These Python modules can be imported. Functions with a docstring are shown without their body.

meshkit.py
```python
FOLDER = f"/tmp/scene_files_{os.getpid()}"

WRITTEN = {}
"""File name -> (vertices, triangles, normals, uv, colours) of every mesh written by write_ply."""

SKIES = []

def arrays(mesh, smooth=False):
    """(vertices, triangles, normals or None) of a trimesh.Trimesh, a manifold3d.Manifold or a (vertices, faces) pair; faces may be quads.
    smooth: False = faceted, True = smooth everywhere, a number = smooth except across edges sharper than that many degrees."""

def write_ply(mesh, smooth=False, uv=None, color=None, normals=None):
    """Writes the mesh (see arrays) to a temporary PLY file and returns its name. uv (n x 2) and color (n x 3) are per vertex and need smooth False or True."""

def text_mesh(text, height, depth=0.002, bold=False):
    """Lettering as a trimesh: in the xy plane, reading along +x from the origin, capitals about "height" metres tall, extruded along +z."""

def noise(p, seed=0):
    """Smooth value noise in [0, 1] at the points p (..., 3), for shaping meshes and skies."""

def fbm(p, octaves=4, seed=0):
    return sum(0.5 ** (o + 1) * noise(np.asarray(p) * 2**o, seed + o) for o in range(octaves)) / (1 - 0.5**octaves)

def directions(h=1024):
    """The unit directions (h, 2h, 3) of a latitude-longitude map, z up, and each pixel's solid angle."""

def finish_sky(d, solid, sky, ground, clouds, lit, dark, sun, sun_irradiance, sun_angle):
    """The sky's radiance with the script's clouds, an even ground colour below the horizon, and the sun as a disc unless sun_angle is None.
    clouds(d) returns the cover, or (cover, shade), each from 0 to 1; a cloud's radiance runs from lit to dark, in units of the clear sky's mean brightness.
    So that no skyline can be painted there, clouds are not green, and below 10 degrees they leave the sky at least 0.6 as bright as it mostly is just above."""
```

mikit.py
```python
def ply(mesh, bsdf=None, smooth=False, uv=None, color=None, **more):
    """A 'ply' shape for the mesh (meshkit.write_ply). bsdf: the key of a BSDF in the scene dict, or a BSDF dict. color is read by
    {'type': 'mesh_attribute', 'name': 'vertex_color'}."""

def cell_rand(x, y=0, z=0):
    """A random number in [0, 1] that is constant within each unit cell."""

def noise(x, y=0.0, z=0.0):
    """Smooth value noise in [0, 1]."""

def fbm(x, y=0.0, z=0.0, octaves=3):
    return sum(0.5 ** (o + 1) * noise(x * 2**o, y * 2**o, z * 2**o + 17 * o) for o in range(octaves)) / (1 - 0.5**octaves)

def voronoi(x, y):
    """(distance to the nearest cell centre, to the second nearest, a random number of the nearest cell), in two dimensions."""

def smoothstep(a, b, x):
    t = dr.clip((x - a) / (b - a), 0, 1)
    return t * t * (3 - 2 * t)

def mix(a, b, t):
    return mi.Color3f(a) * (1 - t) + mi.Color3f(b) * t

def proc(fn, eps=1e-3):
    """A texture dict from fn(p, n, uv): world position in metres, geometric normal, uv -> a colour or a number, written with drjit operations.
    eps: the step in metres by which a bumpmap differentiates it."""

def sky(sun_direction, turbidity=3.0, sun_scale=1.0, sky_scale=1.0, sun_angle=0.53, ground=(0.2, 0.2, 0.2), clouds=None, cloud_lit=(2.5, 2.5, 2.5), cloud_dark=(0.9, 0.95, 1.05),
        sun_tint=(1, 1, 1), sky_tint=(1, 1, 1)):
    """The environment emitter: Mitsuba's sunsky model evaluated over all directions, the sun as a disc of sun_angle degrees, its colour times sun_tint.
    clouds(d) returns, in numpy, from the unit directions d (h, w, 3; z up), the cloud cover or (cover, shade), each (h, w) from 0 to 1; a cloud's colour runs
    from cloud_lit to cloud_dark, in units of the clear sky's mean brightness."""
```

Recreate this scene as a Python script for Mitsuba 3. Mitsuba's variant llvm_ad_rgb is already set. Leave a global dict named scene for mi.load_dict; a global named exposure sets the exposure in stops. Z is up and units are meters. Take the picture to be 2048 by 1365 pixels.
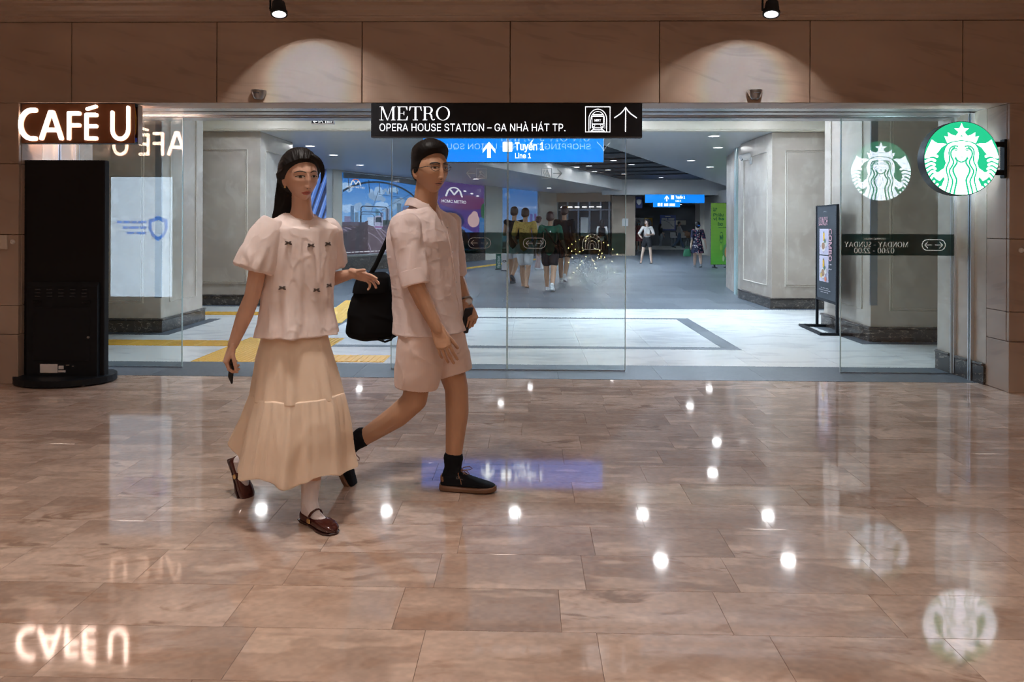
import math, random
import numpy as np, trimesh, shapely, manifold3d as mf
import mitsuba as mi, drjit as dr
import mikit, meshkit
from shapely import affinity
from shapely.geometry import Polygon, LineString, Point, box as sbox
from shapely.ops import unary_union
T = mi.ScalarTransform4f
PI = math.pi
random.seed(7); np.random.seed(7)
scene, labels = {}, {}

# ---------------------------------------------------------------- camera, exposure
exposure = 0.0
F, CX, H0 = 1450.0, 1024.0, 452.0                 # focal length in pixels, column and horizon row at the centre
EYE = np.array([0.0, 0.0, 1.33])
YAW, ROLL = math.radians(1.3), math.radians(0.23)
cw = np.array([-math.sin(YAW), math.cos(YAW), 0.0])
c0 = np.array([math.cos(YAW), math.sin(YAW), 0.0])
UZ = np.array([0, 0, 1.0])
CR = c0 * math.cos(ROLL) + UZ * math.sin(ROLL)
CU = UZ * math.cos(ROLL) - c0 * math.sin(ROLL)
scene['camera'] = {'type': 'perspective', 'fov': math.degrees(2 * math.atan(1024 / F)), 'fov_axis': 'x',
                   'principal_point_offset_x': 0.0, 'principal_point_offset_y': (682.5 - H0) / 1365.0, 'near_clip': 0.05, 'far_clip': 300.0,
                   'to_world': T().look_at(origin=EYE.tolist(), target=(EYE + cw).tolist(), up=CU.tolist())}


def at(px, py, Y=None, Z=None, X=None):
    """the point of the place that a pixel of the photograph shows, on a plane of known depth, height or side"""
    d = cw + CR * (px - CX) / F - CU * (py - H0) / F
    t = Y / d[1] if Y is not None else (Z - EYE[2]) / d[2] if Z is not None else X / d[0]
    return EYE + d * t


# ---------------------------------------------------------------- unseen hall lamps that light the front (positions of the fittings are built below)
UNSEEN_HALL_LAMP = (52.0, 45.0, 39.0)       # unseen warm ceiling lamps, placed to light floor and piers, radiance
UNSEEN_REAR_LAMP = (115.0, 101.0, 90.0)         # unseen lamps behind the viewer, lighting the couple from the front
UNSEEN_KEY_LAMP = (140.0, 129.0, 120.0)        # unseen whiter lamp, placed above the couple to light them
STATION_LAMP = (335.0, 412.0, 492.0) # cool downlights of the station, radiance
SPOT_POWER = (10.0, 8.9, 8.1)          # the two wall-washing spots

# ---------------------------------------------------------------- helpers
def numbered(name):
    k, n = name, 0
    while k in scene or any(x.startswith(k + '__') for x in scene) or k in labels:
        n += 1
        k = f'{name}_{n:03d}'
    return k


def tag(key, label=None, cat=None, group=None, kind=None):
    d = labels.setdefault(key, {})
    for a, b in (('label', label), ('category', cat), ('group', group), ('kind', kind)):
        if b: d[a] = b
    return key


def thing(name, label, cat, group=None, kind=None):
    return tag(numbered(name), label, cat, group, kind)


KEYS = {}
def put(name, mesh, bsdf, parent=None, emit=None, smooth=False, uv=None, color=None, label=None, to_world=None, ready=None, weight=0.04):
    """one entry of the scene; returns its key"""
    base = f'{parent}__{name}' if parent else name
    n = KEYS.get(base, 0)
    KEYS[base] = n + 1
    key = base if n == 0 else f'{base}_{n:03d}'
    while key in scene:
        n += 1; key = f'{base}_{n:03d}'; KEYS[base] = n + 1
    d = dict(ready) if ready else mikit.ply(mesh, bsdf, smooth=smooth, uv=uv, color=color)
    if emit is not None:                      # 'print': a backlit print glows in its own colours
        d['emitter'] = {'type': 'area', 'radiance': {'type': 'mesh_attribute', 'name': 'vertex_color'} if isinstance(emit, str) else {'type': 'rgb', 'value': list(map(float, emit))}, 'sampling_weight': weight}
    if to_world is not None: d['to_world'] = to_world
    scene[key] = d
    if label: tag(key, label)
    return key


def puts(name, meshes, bsdf, parent, **kw):
    return [put(name, m, bsdf, parent, **kw) for m in meshes]


def single(name, mesh, bsdf, label=None, cat=None, group=None, kind=None, **kw):
    k = put(numbered(name), mesh, bsdf, **kw)
    tag(k, label, cat, group, kind)
    return k


def cat(*ms):
    return trimesh.util.concatenate([m for m in ms if m is not None])


def box(x0, x1, y0, y1, z0, z1, r=0.0):
    """a box, its edges chamfered by r"""
    if r <= 0:
        m = trimesh.creation.box((x1 - x0, y1 - y0, z1 - z0))
        m.apply_translation(((x0 + x1) / 2, (y0 + y1) / 2, (z0 + z1) / 2))
        return m
    pts = []
    for i in range(3):
        a = [[x0 + r, x1 - r], [y0 + r, y1 - r], [z0 + r, z1 - r]]
        a[i] = [[x0, x1], [y0, y1], [z0, z1]][i]
        pts += [(x, y, z) for x in a[0] for y in a[1] for z in a[2]]
    return trimesh.convex.convex_hull(np.array(pts))


def ext(shape, depth):
    """extrude a shapely shape from z=0 to depth"""
    gs = [g for g in getattr(shape, 'geoms', [shape]) if g.area > 1e-9 and g.geom_type == 'Polygon']
    return cat(*[trimesh.creation.extrude_polygon(g, depth, engine='earcut') for g in gs])


def front(m, x, y, z, back=False):
    """stand a flat mesh (xy plane, extruded to +z) up at (x, y, z): it faces the hall (-Y), or the station with back=True"""
    m = m.copy()
    v = m.vertices
    v = np.stack([v[:, 0], -v[:, 2], v[:, 1]], 1)
    if back: v = v * [-1, -1, 1]
    m.vertices = v + [x, y, z]
    return m


def tube(path, r, sides=10, caps=True, closed=False):
    """a tube along a polyline; r a number or one per point"""
    p = np.asarray(path, float); n = len(p)
    rr = np.broadcast_to(r, (n,))
    t = np.roll(p, -1, 0) - np.roll(p, 1, 0) if closed else np.gradient(p, axis=0)
    t /= np.linalg.norm(t, axis=1, keepdims=True) + 1e-12
    a = np.cross(t[0], [0, 0, 1.0] if abs(t[0][2]) < 0.9 else [1.0, 0, 0]); a /= np.linalg.norm(a)
    ang = np.arange(sides) * 2 * PI / sides
    V = []
    for i in range(n):
        a = a - t[i] * (a @ t[i]); a /= np.linalg.norm(a) + 1e-12
        b = np.cross(t[i], a)
        V.append(p[i] + rr[i] * (np.cos(ang)[:, None] * a + np.sin(ang)[:, None] * b))
    Fs = []
    for i in range(n if closed else n - 1):
        j2 = (i + 1) % n
        for k in range(sides):
            k2 = (k + 1) % sides
            Fs += [(i * sides + k, i * sides + k2, j2 * sides + k2), (i * sides + k, j2 * sides + k2, j2 * sides + k)]
    V = np.vstack(V)
    if caps and not closed:
        V = np.vstack([V, p[:1], p[-1:]]); c0_, c1_ = n * sides, n * sides + 1
        for k in range(sides):
            k2 = (k + 1) % sides
            Fs += [(c0_, k2, k), (c1_, (n - 1) * sides + k, (n - 1) * sides + k2)]
    return trimesh.Trimesh(V, np.array(Fs), process=False)


def loft(rings, cap0=True, cap1=True):
    """rings: list of (n, 3) loops -> a skin"""
    n = len(rings[0]); m = len(rings)
    V = np.vstack(rings); Fs = []
    i, k = np.meshgrid(np.arange(m - 1), np.arange(n), indexing='ij'); k2 = (k + 1) % n
    q = np.stack([i * n + k, i * n + k2, (i + 1) * n + k2, (i + 1) * n + k], -1).reshape(-1, 4)
    Fs = [q[:, [0, 1, 2]], q[:, [0, 2, 3]]]
    kk = np.arange(n); kk2 = (kk + 1) % n
    if cap0:
        V = np.vstack([V, rings[0].mean(0)[None]]); Fs.append(np.stack([np.full(n, len(V) - 1), kk2, kk], 1))
    if cap1:
        V = np.vstack([V, rings[-1].mean(0)[None]]); Fs.append(np.stack([np.full(n, len(V) - 1), kk + (m - 1) * n, kk2 + (m - 1) * n], 1))
    me = trimesh.Trimesh(V, np.vstack(Fs), process=False)
    return me


def lathe(profile, sides=32):
    """profile of (radius, z) turned about z"""
    ang = np.arange(sides) * 2 * PI / sides
    hollow = profile[0][0] > 0 and profile[-1][0] > 0
    if hollow: profile = list(profile) + [profile[0]]
    return loft([np.stack([r * np.cos(ang), r * np.sin(ang), np.full(sides, z)], 1) for r, z in profile], not hollow, not hollow)


def stroke(pts, w, cap='round', join='round'):
    return LineString(pts).buffer(w / 2, cap_style=cap, join_style=join)


def arc(cx, cy, rx, ry, a0, a1, n=24):
    a = np.radians(np.linspace(a0, a1, n))
    return list(zip(cx + rx * np.cos(a), cy + ry * np.sin(a)))


def words(s, h, depth=0.002, bold=False, sx=1.0):
    m = meshkit.text_mesh(s, h, depth, bold)
    if sx != 1.0: m.apply_scale([sx, 1, 1])
    return m


def line_of_print(lengths, depth=0.0004):
    """print too small to read in the photograph: word-long dashes"""
    x, out = 0.0, []
    for n in lengths:
        out.append(sbox(x, 0, x + n, 1.0)); x += n + .9
    return ext(unary_union(out), depth)


def fit(m, w=None, h=None, x0=0.0, y0=0.0):
    """scale a flat mesh to width w and height h with its lower left corner at (x0, y0)"""
    m = m.copy(); b = m.bounds
    sx = w / (b[1][0] - b[0][0]) if w else None
    sy = h / (b[1][1] - b[0][1]) if h else None
    sx = sx or sy; sy = sy or sx
    v = (m.vertices - [b[0][0], b[0][1], 0]) * [sx, sy, 1]
    m.vertices = v + [x0, y0, 0]
    return m


def paint(items, depth=0.0004, step=0.0003):
    """flat print: [(shape, colour), ...] stacked as thin layers -> (mesh, vertex colours)"""
    ms, cs = [], []
    for i, (s, c) in enumerate(items):
        if not isinstance(s, trimesh.Trimesh):
            if s.is_empty: continue
            s = ext(s, depth)
        else:
            s = s.copy()
        if s is None or len(s.vertices) == 0: continue
        s.apply_translation([0, 0, i * step])
        ms.append(s); cs.append(np.tile(c, (len(s.vertices), 1)))
    return trimesh.util.concatenate(ms), np.vstack(cs)


# ---------------------------------------------------------------- materials
def rgb(*c): return {'type': 'rgb', 'value': list(c[0] if len(c) == 1 and not np.isscalar(c[0]) else c)}
def mat(key, color, rough=0.5, metal=0.0, spec=0.5, two=True, **kw):
    d = {'type': 'principled', 'base_color': color if isinstance(color, dict) else rgb(color), 'roughness': rough, 'metallic': metal, 'specular': spec, **kw}
    scene[key] = {'type': 'twosided', 'bsdf': d} if two else d
    return key


N_, FBM, SS, MIX = mikit.noise, mikit.fbm, mikit.smoothstep, mikit.mix


def t_wall(p, n, uv):                      # warm veined limestone of the hall
    x = p.x + p.y
    w = FBM(x * 0.9 + p.z * 1.6, p.z * 2.0 - x * 0.3, p.y, octaves=3)
    s = FBM(x * 2.2 - p.z * 3.0 + 2 * w, p.z * 26 + x * 6.0 + 9 * w, 3.0, octaves=3)
    v = SS(0.56, 0.78, s) * 0.5
    c = MIX((0.47, 0.375, 0.31), (0.385, 0.295, 0.24), SS(0.3, 0.75, w))
    return MIX(c, (0.27, 0.20, 0.165), v * SS(0.35, 0.7, w))


def t_floor(p, n, uv):                     # polished brown-pink marble planks, another cut in every plank
    u, v = mi.Float(uv.x), mi.Float(uv.y)
    ku, kv = dr.floor(u / 10), dr.floor(v / 10)
    r1, r2 = mikit.cell_rand(ku, kv, 1), mikit.cell_rand(ku, kv, 2)
    a, b = u + 7.7 * r1, v + 5.1 * r2
    w = FBM(a * 2.0, b * 5.0, r1 * 9, octaves=3)
    f = FBM(a * 9 + 3 * w, b * 22 + 6 * w, 2.0, octaves=4)
    g = FBM(a * 45, b * 60, 5.0, octaves=2)
    base = MIX((0.29, 0.20, 0.155), (0.50, 0.375, 0.305), r1 * 0.55 + 0.7 * SS(.25, .75, w) - .1)
    c = MIX(base, (0.32, 0.20, 0.14), SS(0.48, 0.74, f) * (0.35 + 0.45 * r2))
    c = MIX(c, (0.60, 0.46, 0.37), SS(0.58, 0.75, FBM(a * 4 + 5, b * 14, 7.0, octaves=3)) * 0.5)
    c = MIX(c, (0.20, 0.13, 0.095), SS(0.60, 0.78, f) * SS(0.55, 0.72, w) * 0.6)
    return c * (0.88 + 0.24 * g)


def t_white(p, n, uv):                     # pale marble of the station
    w = FBM(p.x * 0.8 + p.y * 0.5, p.y * 1.5, p.z, octaves=4)
    s = FBM(p.x * 3 + 3 * w, p.y * 9 + 5 * w, 2.0, octaves=3)
    return MIX((0.60, 0.60, 0.585), (0.45, 0.45, 0.45), SS(0.5, 0.75, s) * 0.55)


def t_grey(p, n, uv):                      # grey granite
    s = FBM(p.x * 60, p.y * 60, p.z * 60, octaves=2)
    w = FBM(p.x * 0.7, p.y * 2.5, 1.0, octaves=3)
    r = mikit.cell_rand(dr.floor(uv.x / 10), dr.floor(uv.y / 10), 4)
    return MIX((0.045, 0.055, 0.067), (0.095, 0.108, 0.124), 0.35 * s + 0.35 * w + 0.5 * r)


def t_beige(p, n, uv):                     # honed beige marble of the pillars
    x = p.x + p.y * 0.8
    w = FBM(x * 1.6, p.z * 1.3, 4.0, octaves=4)
    s = FBM(x * 7 + 5 * w, p.z * 6 - 3 * w, 9.0, octaves=4)
    blk = mikit.cell_rand(dr.floor(p.z / 0.62), dr.floor(x / 0.9), 2)
    c = MIX((0.56, 0.49, 0.415), (0.44, 0.37, 0.305), SS(0.35, 0.7, w) * 0.8 + 0.25 * blk)
    return MIX(c, (0.64, 0.59, 0.52), SS(0.5, 0.8, s) * 0.35)


def t_black(p, n, uv):                     # dark brown granite with pale veins
    w = FBM(p.x * 9 + p.y * 7, p.z * 12, p.y * 4, octaves=3)
    s = dr.abs(FBM(p.x * 16 + 4 * w + p.y * 13, p.z * 20 + p.y * 3, 3.0, octaves=4) - 0.5)
    c = MIX((0.02, 0.018, 0.018), (0.055, 0.04, 0.032), w)
    return MIX((0.42, 0.36, 0.29), c, SS(0.0, 0.022, s) * 0.85 + 0.15)


mat('m_wall', mikit.proc(t_wall), 0.42, spec=0.45)
scene['m_floor'] = {'type': 'principled', 'base_color': mikit.proc(t_floor), 'roughness': 0.055, 'specular': 0.8, 'clearcoat': 0.7, 'clearcoat_gloss': 0.3}
scene['m_white_floor'] = {'type': 'principled', 'base_color': mikit.proc(t_white), 'roughness': 0.22, 'specular': 0.6}
scene['m_grey_floor'] = {'type': 'principled', 'base_color': mikit.proc(t_grey), 'roughness': 0.42, 'specular': 0.4}
mat('m_beige', mikit.proc(t_beige), 0.30, spec=0.5)
mat('m_granite', mikit.proc(t_black), 0.16, spec=0.6)
mat('m_joint', (0.27, 0.20, 0.155), 0.9)
mat('m_pale_joint', (0.42, 0.41, 0.40), 0.9)
mat('m_alu', (0.72, 0.73, 0.75), 0.28, metal=0.9)
mat('m_alu_dark', (0.30, 0.32, 0.34), 0.32, metal=0.85)
mat('m_steel', (0.34, 0.35, 0.37), 0.22, metal=1.0)
mat('m_black', (0.008, 0.010, 0.014), 0.5, spec=0.2)
mat('m_black_matte', (0.010, 0.010, 0.012), 0.75, spec=0.2)
mat('m_slate', (0.035, 0.042, 0.052), 0.38)
mat('m_white', (0.80, 0.80, 0.79), 0.5)
mat('m_cream', (0.74, 0.69, 0.57), 0.6)
mat('m_ceiling', (0.62, 0.63, 0.63), 0.34, spec=0.5)
mat('m_ceiling_hall', (0.72, 0.64, 0.57), 0.7)
mat('m_dark_ceiling', (0.022, 0.024, 0.027), 0.6)
mat('m_dark_wall', (0.040, 0.040, 0.043), 0.5)
mat('m_tan', (0.47, 0.36, 0.27), 0.5)
mat('m_yellow', (0.72, 0.42, 0.06), 0.45)
mat('m_lamp', (0.9, 0.9, 0.9), 0.5)
mat('m_copper', (0.42, 0.20, 0.12), 0.14, metal=0.9)
mat('m_print', {'type': 'mesh_attribute', 'name': 'vertex_color'}, 0.4, spec=0.4)
mat('m_print_matte', {'type': 'mesh_attribute', 'name': 'vertex_color'}, 0.75, spec=0.2)
mat('m_emblem_green', (0.0, 0.35, 0.18), 0.4)
scene['m_glass'] = {'type': 'thindielectric', 'int_ior': 1.5, 'specular_transmittance': rgb(0.90, 0.955, 0.945)}
scene['m_glass_clear'] = {'type': 'thindielectric', 'int_ior': 1.5}
scene['m_film'] = {'type': 'thindielectric', 'int_ior': 1.5, 'specular_transmittance': rgb(0.035, 0.075, 0.068)}
scene['m_film_thin'] = {'type': 'thindielectric', 'int_ior': 1.5, 'specular_transmittance': rgb(0.08, 0.20, 0.17)}
mat('m_edge', (0.45, 0.60, 0.60), 0.15, spec=0.8)
# ================================================================ THE HALL
WY, XL, XR, ZO = 5.93, -4.235, 3.872, 2.337         # face of the front wall, sides and top of its opening
ZC = 3.42                                            # hall ceiling


def tiles(parent, name, xs_of_row, ys, bsdf, top=0.0, deep=0.006, gap=0.0006, every=None, ch=0.0004):
    """floor tiles, each an entry of its own: xs_of_row(i) gives the joints of row i; the uv hold the cut of the stone"""
    n = 0
    for i in range(len(ys) - 1):
        xs = xs_of_row(i)
        for j in range(len(xs) - 1):
            if every and not every(xs[j], xs[j + 1], ys[i], ys[i + 1]): continue
            x0, x1, y0, y1 = xs[j] + gap, xs[j + 1] - gap, ys[i] + gap, ys[i + 1] - gap
            v = np.array([(x0, y0, top - deep), (x1, y0, top - deep), (x1, y1, top - deep), (x0, y1, top - deep),
                          (x0, y0, top - ch), (x1, y0, top - ch), (x1, y1, top - ch), (x0, y1, top - ch),
                          (x0 + ch, y0 + ch, top), (x1 - ch, y0 + ch, top), (x1 - ch, y1 - ch, top), (x0 + ch, y1 - ch, top)])
            f = [(8, 9, 10, 11)]
            for k in range(4):
                k2 = (k + 1) % 4
                f += [(k, k2, 4 + k2, 4 + k), (4 + k, 4 + k2, 8 + k2, 8 + k)]
            n += 1
            ku, kv = (n * 37) % 91, (n * 17) % 53
            uv = np.stack([10 * ku + 0.3 + (v[:, 0] - x0), 10 * kv + 0.3 + (v[:, 1] - y0)], 1)
            put(name, (v, np.array(f)), bsdf, parent, uv=uv)


def flat(x0, x1, y0, y1, z, seed=3):
    v = np.array([(x0, y0, z), (x1, y0, z), (x1, y1, z), (x0, y1, z)])
    return v, np.array([(0, 1, 2, 3)])


fl = single('floor', box(-9, 9, -7, 6.30, -0.12, -0.005), 'm_joint', 'polished brown and pink marble plank floor of the hall', kind='structure')
rows = [1.261 + 0.2785 * k for k in range(18)] + [6.297]
rng = random.Random(5)
offs = [rng.uniform(0, 0.56) for _ in rows]
def hall_row(i):
    half = rows[i] * 0.74 + 0.75
    a = [-0.56 * 9 - 0.3 + offs[i] + 0.56 * k for k in range(22)]
    return [x for x in a if -half - 0.28 < x < half + 0.28]
tiles(fl, 'tile', hall_row, rows, 'm_floor')
fv, ff, fu = [], [], []
def field(x0, x1, y0, y1):
    k = len(fv); n = k // 4 + 200
    fv.extend([(x0 + .001, y0 + .001, 0), (x1 - .001, y0 + .001, 0), (x1 - .001, y1 - .001, 0), (x0 + .001, y1 - .001, 0)])
    ff.append((k, k + 1, k + 2, k + 3))
    ku, kv = (n * 37) % 91, (n * 17) % 53
    fu.extend([(10 * ku, 10 * kv), (10 * ku + x1 - x0, 10 * kv), (10 * ku + x1 - x0, 10 * kv + y1 - y0), (10 * ku, 10 * kv + y1 - y0)])
for i in range(len(rows) - 1):
    xs = hall_row(i)
    x = xs[0]
    while x > -9: field(max(x - .56, -9), x, rows[i], rows[i + 1]); x -= .56
    x = xs[-1]
    while x < 9: field(x, min(x + .56, 9), rows[i], rows[i + 1]); x += .56
for k in range(30):
    y = rows[0] - 0.2785 * k
    x = -9
    while x < 9: field(x, min(x + .56, 9), y - .2785, y); x += .56
tf = put('tile_field', (np.array(fv, float), np.array(ff)), 'm_floor', fl, uv=np.array(fu))
tag(tf, 'marble planks outside the view', kind='stuff')

# front wall: backing, stone panels, courses of the two piers, cornice
wf = single('wall_front', cat(box(-9, 9, WY + 0.03, 6.22, ZO + 0.004, ZC), box(-9, XL - 0.03, WY + .03, 6.22, 0, ZO), box(XR + .03, 9, WY + .03, 6.22, 0, ZO)),
            'm_joint', 'warm veined stone wall with a wide opening to the station', kind='structure')
sx = [-9, -7.45, -6.232, -5.014, -3.796, -2.579, -1.373, -0.155, 1.062, 2.278, 3.499, 4.715, 5.93, 7.15, 9]
for a, b in zip(sx[:-1], sx[1:]):
    put('panel', box(a + .003, b - .003, WY, WY + .032, ZO, 3.004, .003), 'm_wall', wf)
cz = [0.41, 0.65, 1.24, 1.83, ZO]
for (a, b) in ((-9, XL), (XR, 9)):
    left = a < -5
    xs_ = [-9, -6.8, -5.45, XL] if left else [XR, 5.1, 6.6, 9]
    for i in range(4):
        for x0, x1 in zip(xs_[:-1], xs_[1:]):
            put('stone_block', box(x0 + .002, x1 - .002, WY, WY + .032, cz[i] + .002, cz[i + 1] - .002, .003), 'm_wall', wf)
    for x0, x1 in zip(xs_[:-1], xs_[1:]):
        put('plinth_block', box(x0 - (0 if left else .006), x1 + (.006 if left else 0), WY - .012, WY + .032, 0.0, cz[0] - .002, .004), 'm_wall', wf)
    # the returns of the opening
    for i, (z0, z1) in enumerate(zip([0.0] + cz[:-1], cz)):
        if left: put('return_block', box(XL - .032, XL, WY + .034, 6.218, z0 + .002, z1 - .002, .003), 'm_wall', wf)
        else: put('return_block', box(XR, XR + .032, WY + .034, 6.218, z0 + .002, z1 - .002, .003), 'm_wall', wf)
put('soffit', box(XL, XR, WY + .032, 6.22, ZO, ZO + .004), 'm_wall', wf)
# cornice
prof = [(0, 3.006), (-.018, 3.006), (-.018, 3.03), (-.03, 3.042), (-.03, 3.05), (-.045, 3.062), (-.052, 3.085), (-.075, 3.105), (-.098, 3.112), (-.098, 3.135), (-.115, 3.145), (-.115, 3.40), (0, 3.40)]
pv = np.array([(x, WY + y, z) for x in (-9, 9) for y, z in prof]); npf = len(prof)
pf = [(k, (k + 1) % npf, npf + (k + 1) % npf, npf + k) for k in range(npf)]
mat('m_cornice', mikit.proc(t_wall), 0.5)
single('trim_1', (pv, np.array(pf)), 'm_cornice', 'moulded stone cornice above the front wall', kind='structure')

# the rest of the hall, which only lights and reflects
mat('m_hall_plain', (0.62, 0.52, 0.45), 0.6)
single('wall_left', box(-9.1, -9, -7, 6.22, 0, ZC), 'm_hall_plain', 'plain warm side wall of the hall', kind='structure')
single('wall_right', box(9, 9.1, -7, 6.22, 0, ZC), 'm_hall_plain', 'plain warm side wall of the hall', kind='structure')
single('wall_back', box(-9, 9, -7.1, -7, 0, ZC), 'm_hall_plain', 'plain warm wall behind the viewer', kind='structure')
UNSEEN_HALL_SPOTS = [(-1.05, 2.95), (-3.7, 1.7), (2.2, 1.7), (-0.2, 1.2), (-5.1, 3.3), (4.9, 3.3), (-1.6, -0.9), (1.5, -0.9), (-4.6, -1.2), (4.6, -1.2), (-1.5, -4.2), (1.6, -4.2)]  # lamps out of view, placed to light the couple, floor and piers
holes = unary_union([Point(x, y).buffer(.216) for x, y in UNSEEN_HALL_SPOTS])
cm_ = ext(sbox(-9, -7, 9, 6.22).difference(holes), .1); cm_.apply_translation([0, 0, ZC])
single('ceiling', cm_, 'm_ceiling_hall', 'warm plaster ceiling of the hall', kind='structure')
for x, y in UNSEEN_HALL_SPOTS:
    k = thing('unseen_hall_lamp', 'unseen recessed lamp in the hall ceiling, placed to light the hall and couple', 'ceiling light', 'unseen hall lamps')
    M = T().translate([x, y, ZC])
    put('trim_ring', lathe([(0.205, .0), (0.235, -.0), (0.235, -.008), (0.205, -.008)], 24), 'm_white', k, to_world=M)
    dp = .20 if y > 0 else .11  # deeper cans keep the unseen front lamps off the header
    put('can', lathe([(0.205, -.002), (0.205, dp), (0.215, dp), (0.215, -.002)], 24), 'm_black', k, to_world=M)
    put('lens', lathe([(0.0, dp - .004), (0.2, dp - .004), (0.2, dp), (0, dp)], 24), 'm_lamp', k, emit=UNSEEN_KEY_LAMP if 2.5 < y < 3 else UNSEEN_HALL_LAMP if y > 0 else UNSEEN_REAR_LAMP, weight=9.0 if 2.5 < y < 3 else 3.0 if y > 0 else 3.0 if y > -3 else 1.0, to_world=M)

# two spots on the ceiling that wash the header
def wall_spot(px, py, dx, label):
    c = at(px, py, Y=5.42)
    k = thing('wall_spotlight', label, 'spotlight', 'wall spotlights')
    tilt = T().translate(c.tolist()).rotate([0, 1, 0], dx * 8).rotate([1, 0, 0], -14)
    put('lamp_head', lathe([(0.0, .085), (.03, .085), (.046, .07), (.055, .0), (.062, -.008), (.062, -.03), (.05, -.03), (.048, -.012), (0, -.012)], 28), 'm_black', k, to_world=tilt, smooth=30)
    put('lens', lathe([(0, -.027), (.049, -.027), (.049, -.022), (0, -.022)], 24), 'm_lamp', k, emit=(30, 30, 32), to_world=tilt)
    put('yoke', cat(tube([(c[0] - .066, c[1], c[2] + .01), (c[0] - .066, c[1], c[2] + .13), (c[0] + .0, c[1], c[2] + .13), (c[0], c[1], ZC)], .008, 8), tube([(c[0] - .07, c[1], c[2] + .01), (c[0] - .05, c[1], c[2] + .01)], .01, 8)), 'm_black', k)
    put('ceiling_rose', lathe([(0, 0), (.045, 0), (.045, -.02), (0, -.025)], 24), 'm_black', k, to_world=T().translate([c[0], c[1], ZC]))
    return c
for i, (px, py, dx) in enumerate(((558, 22, -1), (1543, 22, 1))):
    c = wall_spot(px, py, dx, ('round black ceiling spotlight above the left doorway' if i == 0 else 'round black ceiling spotlight above the right doorway'))
    tx = c[0] + (0.10 if i == 0 else -0.06)
    scene[f'spot_beam_{i + 1}'] = {'type': 'spot', 'sampling_weight': 2.0, 'intensity': rgb(*SPOT_POWER), 'cutoff_angle': 54.0, 'beam_width': 5.0,
        'to_world': T().look_at(origin=(c + [0, .02, -.07]).tolist(), target=[float(tx), 5.82, float(c[2] - .62)], up=[0, 1, 0])}

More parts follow.
